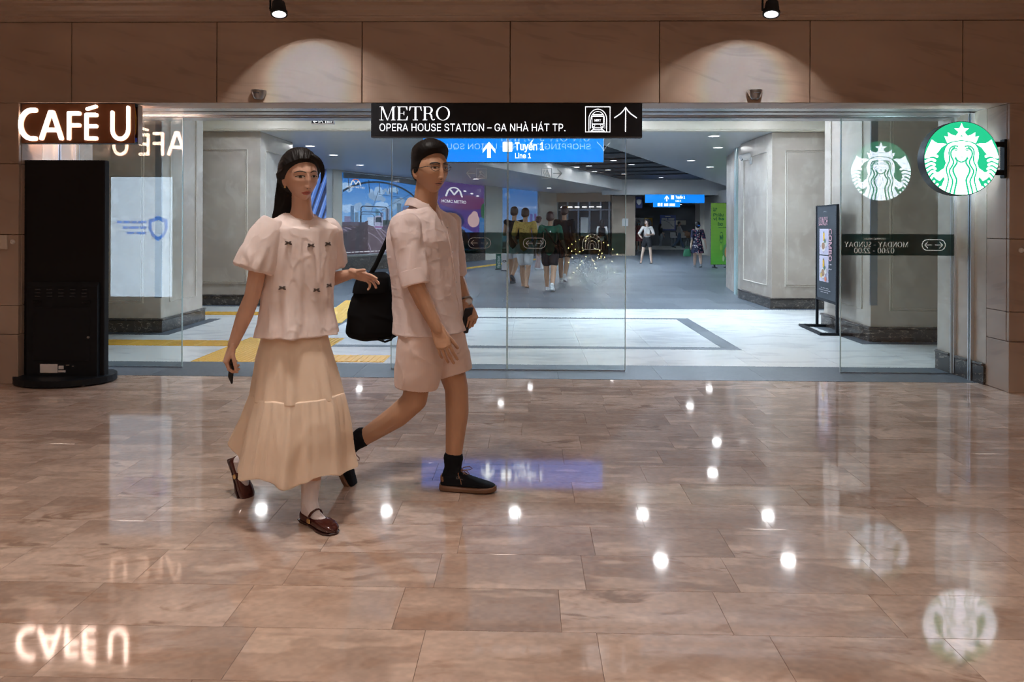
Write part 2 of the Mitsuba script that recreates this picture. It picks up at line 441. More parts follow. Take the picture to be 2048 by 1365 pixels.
# ================================================================ THE DOORWAY
GY = 6.65
single('trim_2', cat(box(XL, XR, 6.22, 6.95, ZO + .03, 2.45), box(XL, XR, 6.22, 6.36, ZO, ZO + .03), box(XL, XR, 6.42, 6.58, ZO - .002, ZO + .03), box(XL, XR, 6.72, 6.95, ZO, ZO + .03)),
       'm_alu', 'aluminium track housing over the glass doors', kind='structure')
put('track_groove', cat(box(XL, XR, 6.36, 6.42, ZO + .02, ZO + .03), box(XL, XR, 6.58, 6.72, ZO + .02, ZO + .03)), 'm_black', 'trim_2')
for k in (6.60, 6.69):
    put('track_rail', box(XL, XR, k, k + .018, ZO - .012, ZO + .02), 'm_alu', 'trim_2')
sf = single('floor_sill', box(XL, XR, 6.30, 6.95, -0.12, -0.006), 'm_pale_joint', 'dark grey stone threshold across the doorway', kind='structure')
tiles(sf, 'slab', lambda i: [XL + (XR - XL) / 9 * k for k in range(10)], [6.30, 6.95], 'm_grey_floor', top=0.001, gap=.001)
for nm, X, s in (('wall_jamb_left', XL, -1), ('wall_jamb_right', XR, 1)):
    j = single(nm, box(min(X, X + s * .5), max(X, X + s * .5), 6.22, 6.95, 0, ZO), 'm_beige', 'honed stone reveal beside the glass doors', kind='structure')
    def sbx(y0, y1, z0, z1, w, r=0): return box(min(X, X - s * w), max(X, X - s * w), y0, y1, z0, z1, r)
    for y0, y1 in ((6.222, 6.37), (6.44, 6.63), (6.72, 6.95)):
        put('base_stone', cat(sbx(y0, y1, 0, .155, .02), sbx(y0, y1, .155, .18, .032, .008)), 'm_granite', j)
    put('post', cat(sbx(6.385, 6.40, 0, ZO - .01, .03), sbx(6.415, 6.43, 0, ZO - .01, .03)), 'm_alu', j)
    put('dark_slot', sbx(6.40, 6.415, 0, ZO - .01, .012), 'm_black', j)
    put('glass_channel', cat(sbx(6.645, 6.652, 0, ZO - .01, .022), sbx(6.70, 6.707, 0, ZO - .01, .022)), 'm_alu', j)


def arrows_oval(cx, cz, w, h, t):
    r = h / 2 - t / 2
    ring = LineString(arc(-(w / 2 - h / 2), 0, r, r, 90, 270) + arc((w / 2 - h / 2), 0, r, r, -90, 90) + [(-(w / 2 - h / 2), r)]).buffer(t / 2)
    a = []
    for s in (-1, 1):
        a += [stroke([(s * .36 * w, 0), (s * .08 * w, 0)], t), stroke([(s * .25 * w, .26 * h), (s * .37 * w, 0), (s * .25 * w, -.26 * h)], t)]
    return affinity.translate(unary_union([ring] + a), cx, cz)


def sheet(x0, x1, y, z0, z1):
    v = np.array([(x0, y, z0), (x1, y, z0), (x1, y, z1), (x0, y, z1)])
    return v, np.array([(0, 1, 2, 3)])


mat('m_sign_white', (0.82, 0.84, 0.84), 0.5)
mat('m_frost', (0.62, 0.70, 0.74), 0.6)
BZ0, BZ1 = 1.075, 1.268
DOORS = []
def glass_door(n, x0, x1, y, label, band=None, free='r'):
    d = single(f'door_{n}', sheet(x0, x1, y, .012, ZO - .014), 'm_glass', label, kind='structure')
    e = []
    if 'l' in free: e.append(box(x0 - .003, x0 + .004, y - .006, y + .006, .012, ZO - .014))
    if 'r' in free: e.append(box(x1 - .004, x1 + .003, y - .006, y + .006, .012, ZO - .014))
    put('edge', cat(*e), 'm_edge', d)
    put('bottom_rail', box(x0, x1, y - .004, y + .004, .004, .013), 'm_alu_dark', d)
    if band:
        b = put('band', sheet(band[0], band[1], y - .002, BZ0, BZ1), 'm_film', d, label='dark green translucent safety band')
    return d
zc = (BZ0 + BZ1) / 2
mat('m_mark_bright', (0.92, 0.94, 0.94), 0.6)
d1 = glass_door(1, XL + .02, at(365, 500, Y=GY)[0], GY, 'left clear glass door leaf behind the black kiosk', free='r')
xm = at(1015, 500, Y=GY)[0]
d2 = glass_door(2, at(783, 500, Y=GY)[0], xm - .004, GY, 'left leaf of the middle pair of clear glass doors', (at(783, 500, Y=GY)[0], at(1003, 500, Y=GY)[0]), free='lr')
d3 = glass_door(3, xm + .004, at(1251, 500, Y=GY)[0], GY, 'right leaf of the middle pair of clear glass doors', (at(1030, 500, Y=GY)[0], at(1251, 500, Y=GY)[0]), free='lr')
d4 = glass_door(4, at(1681, 500, Y=GY)[0], XR - .02, GY, 'clear glass door leaf under the round green sign', (at(1681, 500, Y=GY)[0], at(1915, 500, Y=GY)[0] - .02), free='l')
for dd, px in ((d2, 959), (d3, 1069)):
    c = at(px, 486, Y=GY)
    put('arrow_mark', front(ext(arrows_oval(0, 0, .21, .098, .0045), .001), c[0], GY - .003, zc), 'm_frost', dd)
for dd_, p0_, p1_ in ((d2, 1003, 1014), (d3, 1016, 1030)):
    put('band_end', sheet(at(p0_, 500, Y=GY)[0], at(p1_, 500, Y=GY)[0], GY - .002, BZ0, BZ1), 'm_film_thin', dd_, label='paler end of the safety band')
c = at(1184, 486, Y=GY)                                  # small arch emblem in the third field of the band
em = [LineString([(-.085, -.055)] + arc(0, -.0, .085, .085, 180, 0) + [(.085, -.055), (-.085, -.055)]).buffer(.002)]
for r in (.06, .038, .018):
    em.append(LineString([(-r, -.055)] + arc(0, -.005 - .02 * (.06 - r) / .06, r, r, 180, 0) + [(r, -.055)]).buffer(.0018))
for a in range(15, 180, 30):
    em.append(LineString([(.062 * math.cos(math.radians(a)), .062 * math.sin(math.radians(a))), (.085 * math.cos(math.radians(a)), .085 * math.sin(math.radians(a)))]).buffer(.0015))
put('arch_mark', front(ext(unary_union(em), .001), c[0], GY - .003, zc), 'm_frost', d3)
# small frosted direction stickers high on the middle pair
def picto(kind):
    fr = sbox(-.048, -.05, .048, .05).difference(sbox(-.043, -.045, .043, .045))
    if kind == 0: inner = [Point(-.012, .012).buffer(.011), stroke([(-.03, -.03), (-.005, -.005), (.03, -.03)], .008), stroke([(-.03, -.034), (.03, -.034)], .006), stroke([(.0, .02), (.028, -.008)], .006)]
    else: inner = [stroke([(-.034 + .014 * k, .03), (.008 + .014 * k - .02, -.03)], .006) for k in range(4)]
    return unary_union([fr] + inner)
for dd, px, s, kind in ((d2, 963, -1, 0), (d3, 1093, 1, 1)):
    c = at(px, 347, Y=GY)
    ar = unary_union([picto(kind), stroke([(s * .062, 0), (s * .135, 0)], .008), stroke([(s * .10, .042), (s * .138, 0), (s * .10, -.042)], .008)])
    put('direction_mark', front(ext(ar, .001), c[0], GY - .002, c[2]), 'm_frost', dd)
# opening hours on the right door, written to be read from the station side
ov = front(ext(arrows_oval(0, 0, .215, .105, .008), .001), at(1867, 492, Y=GY)[0], GY - .004, zc - .0, back=True)
put('arrow_mark', ov, 'm_mark_bright', d4)
# ================================================================ LETTERING
def serif(ch):
    """one capital with thick and thin strokes and flat serifs, height 1 -> (shape, advance)"""
    K, H_, S = .125, .034, .03
    def bar(x, y0=0, y1=1, w=K): return sbox(x - w / 2, y0, x + w / 2, y1)
    def foot(x, y, w=.30): return sbox(x - w / 2, y - S / 2, x + w / 2, y + S / 2)
    def bowl(cx, cy, rx, ry, k=K, t=H_): return affinity.scale(Point(0, 0).buffer(1, 48), rx, ry).difference(affinity.scale(Point(0, 0).buffer(1, 48), rx - k, ry - t)), cx, cy
    def put_(g): s, cx, cy = g; return affinity.translate(s, cx, cy)
    lo, hi = S / 2, 1 - S / 2
    if ch == 'M':
        s = [bar(.14, w=H_), bar(.94), Polygon([(.10, 1), (.25, 1), (.60, .0), (.52, .0)]), Polygon([(.54, .0), (.57, .0), (.92, 1), (.88, 1)]), foot(.14, lo, .26), foot(.94, lo, .30), foot(.12, hi, .20), foot(.98, hi, .2)]; w = 1.14
    elif ch == 'E':
        s = [bar(.16), sbox(.03, 0, .72, S), sbox(.03, 1 - S, .70, 1), sbox(.16, .50, .50, .53), Polygon([(.72, 0), (.74, .30), (.71, .30), (.60, 0)]), Polygon([(.70, 1), (.72, .73), (.69, .73), (.58, 1)]), Polygon([(.5, .38), (.5, .65), (.475, .65), (.44, .515), (.475, .38)])]; w = .80
    elif ch == 'T':
        s = [bar(.42), foot(.42, lo, .34), sbox(.02, 1 - S, .82, 1), Polygon([(.02, 1), (.0, .70), (.03, .70), (.14, 1)]), Polygon([(.82, 1), (.84, .70), (.81, .70), (.70, 1)])]; w = .86
    elif ch == 'R':
        b = put_(bowl(.40, .745, .29, .255)).intersection(sbox(.36, 0, 1, 1))
        s = [bar(.16), foot(.16, lo, .32), sbox(.03, 1 - S, .42, 1), sbox(.16, .49, .42, .52), b, LineString([(.42, .5), (.56, .44), (.60, .30), (.62, .12), (.68, .03), (.76, .02), (.81, .07)]).buffer(.03), LineString([(.5, .48), (.585, .38), (.615, .16)]).buffer(.05)]; w = .84
    elif ch in 'O0':
        rx = .47 if ch == 'O' else .32
        s = [put_(bowl(rx + .03, .5, rx, .515))]; w = 2 * rx + .08
    elif ch == 'N':
        s = [bar(.14, w=H_), bar(.80, w=H_), Polygon([(.08, 1), (.24, 1), (.82, 0), (.74, 0)]), foot(.14, lo, .26), foot(.12, hi, .22), foot(.80, hi, .26)]; w = .95
    elif ch == 'D':
        b = put_(bowl(.36, .5, .50, .5)).intersection(sbox(.34, 0, 1, 1))
        s = [bar(.16), sbox(.03, 0, .36, S), sbox(.03, 1 - S, .36, 1), b]; w = .94
    elif ch == 'A':
        s = [Polygon([(.40, 1), (.50, 1), (.84, 0), (.70, 0)]), Polygon([(.40, 1), (.44, 1), (.13, 0), (.09, 0)]), sbox(.22, .30, .66, .33), foot(.11, lo, .24), foot(.77, lo, .28)]; w = .90
    elif ch == 'Y':
        s = [bar(.43, 0, .48), Polygon([(.06, 1), (.20, 1), (.49, .44), (.37, .44)]), Polygon([(.76, 1), (.80, 1), (.47, .42), (.43, .46)]), foot(.43, lo, .32), foot(.12, hi, .28), foot(.77, hi, .24)]; w = .88
    elif ch == 'S':
        s = [LineString(arc(.32, .745, .21, .235, 40, 270, 20) + arc(.32, .26, .23, .24, 90, -140, 20)).buffer(.035), LineString([(.16, .68), (.32, .52), (.48, .34)]).buffer(.06)]; w = .66
    elif ch == 'U':
        s = [bar(.16, .3), bar(.78, .3, 1, H_), foot(.16, hi, .3), foot(.78, hi, .26), put_(bowl(.4475, .32, .35, .33)).intersection(sbox(0, -.1, 1, .33))]; w = .92
    elif ch == '7':
        s = [sbox(.05, .96, .58, 1), Polygon([(.54, 1), (.58, 1), (.36, 0), (.22, 0)]), sbox(.05, .78, .08, 1)]; w = .62
    elif ch == '2':
        s = [LineString(arc(.30, .72, .22, .25, 160, -35, 18) + [(.10, .05)]).buffer(.04), sbox(.06, 0, .56, .07)]; w = .62
    elif ch == ':':
        s = [Point(.1, .12).buffer(.07), Point(.1, .56).buffer(.07)]; w = .22
    elif ch == '-':
        s = [sbox(.06, .36, .46, .40)]; w = .52
    else:
        s = []; w = .32
    return unary_union(s) if s else Polygon(), w


def serif_text(s, h, sp=.04, fat=0.0):
    x, out = 0, []
    for ch in s:
        g, w = serif(ch)
        if not g.is_empty: out.append(affinity.translate(g, x, 0))
        x += w + sp
    g = affinity.scale(unary_union(out).buffer(fat), h, h, origin=(0, 0))
    return g


# opening hours (seen from behind, so mirrored)
cx_, _, cz_ = at(1760, 492, Y=GY)
def hours(m, px, py, w):
    c = at(px, py, Y=GY)
    return front(fit(m, w=w, x0=-w / 2), c[0], GY - .004, c[2], back=True)
put('lettering', cat(hours(ext(serif_text('MONDAY - SUNDAY', .05, fat=.012), .001), 1752, 494.5, .575),
                     hours(ext(serif_text('07:00 - 22:00', .04, fat=.012), .001), 1748, 507, .36),
                     hours(words('OPENING HOURS', .014, .001), 1749, 480, .20)), 'm_mark_bright', d4)

# ---------------------------------------------------------------- black hanging sign with the metro lettering
SX0, SX1, SZ0, SZ1, SY = -1.297, 0.923, 2.052, 2.334, 5.93
ms = thing('hanging_sign', 'long black sign with white lettering and an arrow hanging over the doorway', 'sign')
put('board', box(SX0, SX1, SY, SY + .07, SZ0, SZ1, .003), 'm_slate', ms)
put('face_panel', box(SX0 + .002, SX1 - .002, SY - .003, SY + .001, SZ0 + .012, SZ1 - .002), 'm_black', ms)
puts('hanger', [box(SX0 + .3, SX0 + .33, SY + .02, SY + .05, SZ1, ZO), box(SX1 - .33, SX1 - .30, SY + .02, SY + .05, SZ1, ZO)], 'm_alu_dark', ms)
mat('m_lit_white', (0.85, 0.86, 0.87), 0.5)
LIT = (1.7, 1.75, 1.85)
def on_sign(m, px0, px1, py0, py1, Y=SY - .003):
    a, b = at(px0, py1, Y=Y), at(px1, py0, Y=Y)
    return front(fit(m, w=b[0] - a[0], h=b[2] - a[2]), a[0], Y, a[2])
put('lettering', on_sign(ext(serif_text('METRO', .1), .003), 759, 900, 213, 241), 'm_lit_white', ms, emit=LIT)
put('small_lettering', on_sign(words('OPERA HOUSE STATION – GA NHÀ HÁT TP.', .05, .003), 759, 1131, 243.5, 262.5), 'm_lit_white', ms, emit=LIT)
t = .03
icon = [sbox(0, 0, 1, 1.03).difference(sbox(t, t, 1 - t, 1.03 - t)),
        LineString([(.15, .05)] + [(.15, .5)] + arc(.5, .52, .35, .40, 180, 0) + [(.85, .05)]).buffer(.016),
        LineString([(.22, .16)] + [(.22, .5)] + arc(.5, .52, .27, .31, 180, 0) + [(.78, .16)]).buffer(.012),
        affinity.translate(LineString([(-.17, 0), (.17, 0)]).buffer(.03), .5, .70),
        sbox(.29, .34, .71, .62).buffer(.03).difference(sbox(.29, .34, .71, .62).buffer(.0)),
        sbox(.30, .20, .70, .32).buffer(.03).difference(sbox(.30, .20, .70, .32)),
        Point(.34, .27).buffer(.055).difference(Point(.34, .27).buffer(.035)), Point(.66, .27).buffer(.055).difference(Point(.66, .27).buffer(.035)),
        stroke([(.36, .16), (.22, .04)], .03), stroke([(.64, .16), (.78, .04)], .03), stroke([(.30, .11), (.70, .11)], .025), stroke([(.24, .05), (.76, .05)], .025)]
im = cat(ext(unary_union(icon), .003), fit(words('MRT', .1, .003, bold=True), w=.26, h=.10, x0=.37, y0=.43))
put('train_symbol', on_sign(im, 1170, 1221, 213, 265), 'm_lit_white', ms, emit=LIT)
ar = unary_union([stroke([(.5, 0), (.5, 1)], .045)] + [LineString([(.5, 1), (.40, .86), (.27, .73), (.03, .57)]).buffer(.022), LineString([(.5, 1), (.60, .86), (.73, .73), (.97, .57)]).buffer(.022)])
put('arrow', on_sign(ext(ar, .003), 1228, 1274, 214, 264), 'm_lit_white', ms, emit=LIT)
# its other side, which the glass doors mirror
def on_back(m, x0, z0, w, h, Y=SY + .07): return front(fit(m, w=w, h=h), x0, Y, z0, back=True)
put('back_lettering', cat(on_back(words('SHOPPING CENTRE – UNION SQUARE', .05, .003), SX1 - .30, SZ0 + .045, 1.62, .062),
                          on_back(ext(serif_text('UNION SQUARE', .1), .003), SX1 - .30, SZ0 + .13, .9, .115),
                          on_back(ext(affinity.rotate(ar, 180), .003), SX1 - .10, SZ0 + .03, .14, .21)), 'm_lit_white', ms, emit=(4.5, 4.8, 5.0))

# ---------------------------------------------------------------- lit cafe sign at the left, letters on both sides
def cafe(side):
    w = .145
    L = {}
    L['C'] = [LineString([(.62, .955)] + arc(.50, .5, .44, .455, 80, 280, 40) + [(.62, .045)]).buffer(w / 2)]
    L['A'] = [stroke([(.08, .06), (.42, .94), (.52, .94), (.86, .06)], w), stroke([(.24, .34), (.70, .34)], .14)]
    L['F'] = [stroke([(.1, .06), (.1, .94), (.55, .94)], w), stroke([(.1, .52), (.55, .52)], .14)]
    L['E'] = [stroke([(.56, .94), (.1, .94), (.1, .06), (.56, .06)], w), stroke([(.1, .52), (.56, .52)], .14), stroke([(.14, 1.16), (.55, 1.26)], w * .8)]
    L['U'] = [LineString([(.1, .94 + .1), (.1, .42)] + arc(.48, .42, .38, .36, 180, 360, 24) + [(.86, .42), (.86, 1.22)]).buffer(w / 2)]
    return {k: unary_union(v) for k, v in L.items()}
CF = cafe(0)
cs = thing('letter_sign', 'dark mirrored sign box with glowing white cafe letters above the kiosk', 'sign')
QX0, QX1, QZ0, QZ1, QY = -4.222, -3.268, 2.003, 2.330, 5.94
put('box', cat(box(QX0, QX1, QY + .006, QY + .094, QZ1 - .02, QZ1), box(QX0, QX1, QY + .006, QY + .094, QZ0, QZ0 + .012), box(QX0, QX0 + .01, QY + .006, QY + .094, QZ0, QZ1), box(QX1 - .06, QX1 - .05, QY + .006, QY + .094, QZ0, QZ1)), 'm_black', cs)
put('face', box(QX0, QX1, QY, QY + .006, QZ0, QZ1, .002), 'm_copper', cs)
put('back_face', box(QX0, QX1, QY + .094, QY + .1, QZ0, QZ1, .002), 'm_copper', cs)
put('side_trim', box(QX1 - .004, QX1 + .002, QY + .05, QY + .118, QZ0, QZ1), 'm_tan', cs)
mat('m_wire_blue', (0.03, 0.08, 0.75), 0.4)
put('wire', tube([(QX1 - .03, QY + .05, QZ1 - .02), (QX1 - .015, QY + .045, QZ1 - .1), (QX1 - .02, QY + .05, QZ0 + .10), (QX1 - .04, QY + .05, QZ0 + .05)], .006, 8), 'm_yellow', cs)
put('wire', box(QX1 - .045, QX1 - .008, QY + .03, QY + .07, QZ0 + .012, QZ0 + .05, .004), 'm_wire_blue', cs)
# boxes of the five letters in the photograph: columns and rows of pixels
for ch, x0, x1, y0, y1 in (('C', 38, 75, 216, 282), ('A', 80, 127, 221, 281), ('F', 135, 162, 223, 281), ('E', 170, 196, 210, 281), ('U', 222, 260, 212, 282)):
    a, b = at(x0, y1, Y=QY), at(x1, y0, Y=QY)
    m = fit(ext(CF[ch], .012), w=b[0] - a[0], h=b[2] - a[2])
    put('letter', front(m, a[0], QY, a[2]), 'm_lit_white', cs, emit=(11.5, 8.6, 7.2))
    xm_ = QX0 + QX1 - a[0] - .035
    put('letter', front(m, xm_, QY + .1, a[2], back=True), 'm_lit_white', cs, emit=(24, 16, 11.5), weight=.2)

# ---------------------------------------------------------------- round emblem sign at the right, lit on both faces
def emblem():
    """crowned twin-tailed figure in a disc of radius 1 -> white shapes"""
    disc = Point(0, 0).buffer(1, 64)
    W = []
    star = Polygon([(.21 * math.sin(k * PI / 5) * (1 if k % 2 == 0 else .46), .755 + .21 * math.cos(k * PI / 5) * (1 if k % 2 == 0 else .46)) for k in range(10)])
    star = affinity.scale(star, 1.0, 1.0)
    half = [(0, .78), (.10, .69), (.16, .62), (.255, .645), (.37, .715), (.36, .585), (.47, .615), (.43, .52), (.385, .415), (.2, .475), (0, .495)]
    crown = Polygon(half + [(-x, y) for x, y in reversed(half)])
    crown = unary_union([crown, star]).difference(affinity.scale(Point(0, 0).buffer(1), .035, .022).buffer(0)) if False else unary_union([crown, star]).difference(affinity.translate(affinity.scale(Point(0, 0).buffer(1), .032, .018), 0, .61))
    W.append(crown)
    # hair, face and body as one white mass cut by green lines
    out = [(0, .475), (.2, .455), (.36, .385), (.43, .28), (.47, .12), (.455, -.02), (.42, -.12), (.46, -.24), (.52, -.34), (.545, -.42), (.49, -.5), (.45, -.56), (.50, -.66), (.56, -.82), (.45, -.95), (.2, -1.0), (0, -1.02)]
    mass = Polygon(out + [(-x, y) for x, y in reversed(out)]).buffer(.03).buffer(-.03)
    def wave(pts): return LineString(shapely.segmentize(LineString(pts), .02).coords)
    def smooth(pts, n=60):
        from scipy.interpolate import make_interp_spline
        p = np.array(pts); tt = np.linspace(0, 1, len(p)); sp = make_interp_spline(tt, p, k=min(3, len(p) - 1))
        return [tuple(q) for q in sp(np.linspace(0, 1, n))]
    lines = []
    for s in (-1, 1):
        def L(pts, w): w = w * 1.35; lines.append(LineString([(s * x, y) for x, y in smooth(pts)]).buffer(w / 2))
        L([(.10, .33), (.28, .30), (.335, .16), (.32, .0), (.345, -.12), (.40, -.26), (.385, -.42), (.35, -.56), (.38, -.74), (.44, -.97)], .026)
        L([(.19, .30), (.29, .12), (.24, -.02), (.215, -.12), (.27, -.24), (.325, -.36), (.27, -.52), (.235, -.64), (.27, -.8), (.31, -1.0)], .030)
        L([(.165, -.0), (.12, -.10), (.17, -.20), (.225, -.32), (.17, -.48), (.13, -.60), (.16, -.78), (.20, -1.02)], .034)
        L([(.12, .27), (.235, .265)], .016); L([(.10, .245), (.15, .225), (.235, .25)], .014)
        L([(.235, .29), (.235, .22)], .018)
    lines.append(LineString(arc(0, .10, .165, .20, 200, 340, 24)).buffer(.016))
    lines.append(LineString([(-.028, .04), (.028, .04)]).buffer(.010))
    mass = mass.difference(unary_union(lines))
    W.append(mass)
    for s in (-1, 1):
        fluke = [(.80, .50), (.84, .40), (.92, .24), (.965, .10), (.80, .13), (.68, .13), (.62, .20), (.55, .30), (.42, .385), (.52, .41), (.64, .40), (.72, .44)]
        W.append(Polygon([(s * x, y) for x, y in fluke]).buffer(.012))
        for k, (x0, y0, x1, y1) in enumerate([(.66, .055, 1.02, .06), (.72, -.06, 1.03, -.07), (.73, -.175, 1.02, -.20), (.705, -.285, .99, -.325), (.70, -.39, .94, -.45), (.67, -.49, .88, -.57)]):
            band = LineString(smooth([(s * x0, y0), (s * (.6 * x0 + .4 * x1), y0 + .028), (s * (.3 * x0 + .7 * x1), (y0 + y1) / 2 - .012), (s * x1, y1)], 16)).buffer(.041 - .002 * k, cap_style='round')
            W.append(band)
        for k, (x, y) in enumerate([(.78, -.665), (.69, -.745), (.61, -.825), (.53, -.90)]):
            W.append(LineString([(s * (x - .045), y + .035), (s * (x + .06), y - .065)]).buffer(.033))
        arm = Polygon([(s * x, y) for x, y in [(.50, -.30), (.60, -.38), (.72, -.40), (.76, -.46), (.66, -.56), (.58, -.60), (.50, -.50)]]).buffer(.015)
        W.append(arm)
    white = unary_union([w.buffer(0) for w in W]).intersection(Point(0, 0).buffer(.995, 64))
    gaps = []
    return white, disc
EW, ED = emblem()
es = thing('round_sign', 'round green and white illuminated emblem sign on the right pier', 'sign')
ec = at(1923, 317, Y=5.93); ER = .3
EYF, EYB = 5.93, 6.03
put('drum', T and front(ext(Point(0, 0).buffer(ER, 64), EYB - EYF - .004), ec[0], EYB - .002, ec[2]), 'm_slate', es, smooth=40)
gdisc = ext(Point(0, 0).buffer(ER - .004, 64).difference(affinity.scale(EW, ER - .004, ER - .004, origin=(0, 0)).buffer(.0004)), .002)
wsh = ext(affinity.scale(EW, ER - .004, ER - .004, origin=(0, 0)), .003)
put('green_face', front(gdisc, ec[0], EYF + .002, ec[2]), 'm_emblem_green', es, emit=(0.02, 0.60, 0.28))
put('white_figure', front(wsh, ec[0], EYF + .002, ec[2]), 'm_lit_white', es, emit=(2.5, 2.7, 3.1), weight=.4)
put('green_face', front(gdisc, ec[0], EYB - .002, ec[2], back=True), 'm_emblem_green', es, emit=(0.05, 1.5, 0.7))
put('white_figure', front(wsh, ec[0], EYB - .002, ec[2], back=True), 'm_lit_white', es, emit=(11.0, 13.0, 15.0), weight=.6)
put('bracket', cat(box(XR - .022, XR - .001, 5.955, 6.015, ec[2] - .155, ec[2] + .16, .004), box(ec[0] + .25, XR - .02, 5.965, 6.0, ec[2] + .10, ec[2] + .14), box(ec[0] + .25, XR - .02, 5.965, 6.0, ec[2] - .13, ec[2] - .09)), 'm_black', es)

# ---------------------------------------------------------------- sensors over the doors
for px, nm in ((517, 'grey domed door sensor above the left doorway'), (1510, 'grey domed door sensor above the right doorway')):
    c = at(px, 190, Y=WY - .03)
    k = thing('door_sensor', nm, 'sensor', 'door sensors')
    tr = T().translate([c[0], WY - .025, c[2]])
    put('dome', lathe([(0, .038), (.058, .038), (.06, .03), (.056, .008), (.046, -.018), (.032, -.034), (.028, -.036), (0, -.036)], 28), 'm_steel', k, to_world=tr, smooth=30)
    put('mount', box(c[0] - .03, c[0] + .03, WY - .03, WY, c[2] - .034, c[2] + .03, .004), 'm_alu_dark', k)
    put('lens_strip', box(c[0] - .022, c[0] + .022, WY - .083, WY - .075, c[2] + .006, c[2] + .012), 'm_black', k)
# small fittings on the piers
c = at(8, 485, Y=WY)
single('wall_plate', box(c[0] - .06, c[0] + .035, WY - .022, WY, c[2] - .058, c[2] + .058, .004), 'm_ceiling_hall', 'small flat beige box on the left pier at the picture edge', 'switch box')
for px, py, nm in ((26, 484, 'small round white button on the left pier beside the beige box'), (2042, 501, 'small round white button on the right pier')):
    c = at(px, py, Y=WY)
    single('wall_button', trimesh.Trimesh(*[np.array(q) for q in (lambda m: (np.stack([m.vertices[:, 0] + c[0], WY - m.vertices[:, 2], m.vertices[:, 1] + c[2]], 1), m.faces[:, ::-1]))(lathe([(0, 0), (.02, 0), (.02, .008), (.015, .014), (.006, .016), (0, .016)], 20))], process=False), 'm_white', nm, 'button')

# ---------------------------------------------------------------- black display kiosk seen from behind
kx0, kx1 = at(43, 600, Y=5.99)[0], at(207, 600, Y=5.99)[0]
kz1 = at(120, 320, Y=5.99)[2]
ks = thing('display_kiosk', 'tall black display kiosk seen from behind on an oval foot', 'kiosk')
put('cabinet', box(kx0, kx1, 6.0, 6.07, .055, kz1, .006), 'm_black_matte', ks)
hx0, hx1 = at(54, 600, Y=5.96)[0], at(195, 600, Y=5.96)[0]
hz1 = at(120, 565, Y=5.95)[2]
hood = [(6.0, .06), (5.955, .06), (5.955, hz1 - .035), (5.985, hz1), (6.0, hz1)]
hv = np.array([(x, y, z) for x in (hx0, hx1) for y, z in hood])
hf = [(k, (k + 1) % 5, 5 + (k + 1) % 5, 5 + k) for k in range(5)]
hm = cat(trimesh.Trimesh(hv, np.vstack([np.array(hf)[:, [0, 1, 2]], np.array(hf)[:, [0, 2, 3]], [(0, 2, 1), (0, 3, 2), (0, 4, 3), (5, 6, 7), (5, 7, 8), (5, 8, 9)]]), process=False))
put('rear_housing', hm, 'm_black', ks)
sl = []
for r in range(3):
    for q in range(5):
        x = hx0 + (hx1 - hx0) * (.16 + .165 * q)
        sl.append(box(x - .022, x + .022, 5.950, 5.956, hz1 - .065 - .028 * r, hz1 - .058 - .028 * r))
puts('vent', [*sl], 'm_slate', ks)
puts('handle_slot', [*[box(hx0 + (hx1 - hx0) * f - .035, hx0 + (hx1 - hx0) * f + .035, 5.948, 5.956, hz1 - .175, hz1 - .155) for f in (.15, .85)]], 'm_black_matte', ks)
dz0, dz1 = .19, hz1 - .21
dr_ = put('service_door', box(hx0 + .06, hx1 - .06, 5.951, 5.957, dz0, dz1, .001), 'm_black', ks)
lk = at(177, 675, Y=5.95)
put('lock', trimesh.creation.cylinder(.010, .012, sections=16, transform=trimesh.transformations.rotation_matrix(PI / 2, [1, 0, 0], [0, 0, 0])), 'm_steel', dr_, to_world=T().translate([lk[0], 5.949, lk[2]]))
def plate(px0, px1, py0, py1):
    a, b = at(px0, py1, Y=5.953), at(px1, py0, Y=5.953)
    return box(a[0], b[0], 5.952, 5.956, a[2], b[2])
puts('label_plate', [plate(80, 115, 729, 746), plate(117, 127, 732, 739), plate(116, 131, 741, 745)], 'm_white', ks)
puts('connector', [plate(132, 138, 730, 732), plate(144, 147, 732, 734)], 'm_steel', ks)
base = affinity.translate(affinity.scale(Point(0, 0).buffer(1, 48), .405, .30), (kx0 + kx1) / 2 - .0, 6.04).intersection(sbox(-9, 5.5, 9, 6.26))
bm = ext(base.simplify(.002), .05); bm.apply_translation([0, 0, .012])
put('foot_plate', bm, 'm_black', ks)
puts('foot', [*[trimesh.creation.cylinder(.02, .014, sections=12, transform=trimesh.transformations.translation_matrix([(kx0 + kx1) / 2 + dx, 6.04 + dy, .007])) for dx, dy in ((-.25, -.17), (.25, -.17), (-.25, .15), (.25, .15))]], 'm_steel', ks)
put('screen', box(kx0 + .035, kx1 - .035, 6.07, 6.073, .60, kz1 - .06), 'm_lamp', ks, emit=(3.6, 4.8, 6.0), weight=1.0)
shield = Polygon([(-.085, .07), (-.04, .085), (0, .105), (.04, .085), (.085, .07), (.085, -.02), (.05, -.085), (0, -.125), (-.05, -.085), (-.085, -.02)]).buffer(.012)
ring = shield.difference(affinity.scale(shield, .68, .68))
kc = (kx0 + kx1) / 2
sz = at(290, 455, Y=7.31)[2]
put('screen_print', cat(front(ext(ring, .001), kc + .17, 6.073, sz, back=True),
     *[front(fit(line_of_print(s, .001), w=w_, h=.026, x0=0), kc + .05, 6.073, sz + dz, back=True) for s, w_, dz in (((5, 3, 4, 3), .30, .04), ((4, 6, 3), .24, -.015), ((4, 3), .20, -.07))]), 'm_wire_blue', ks, emit=(.2, 1.3, 4.6))

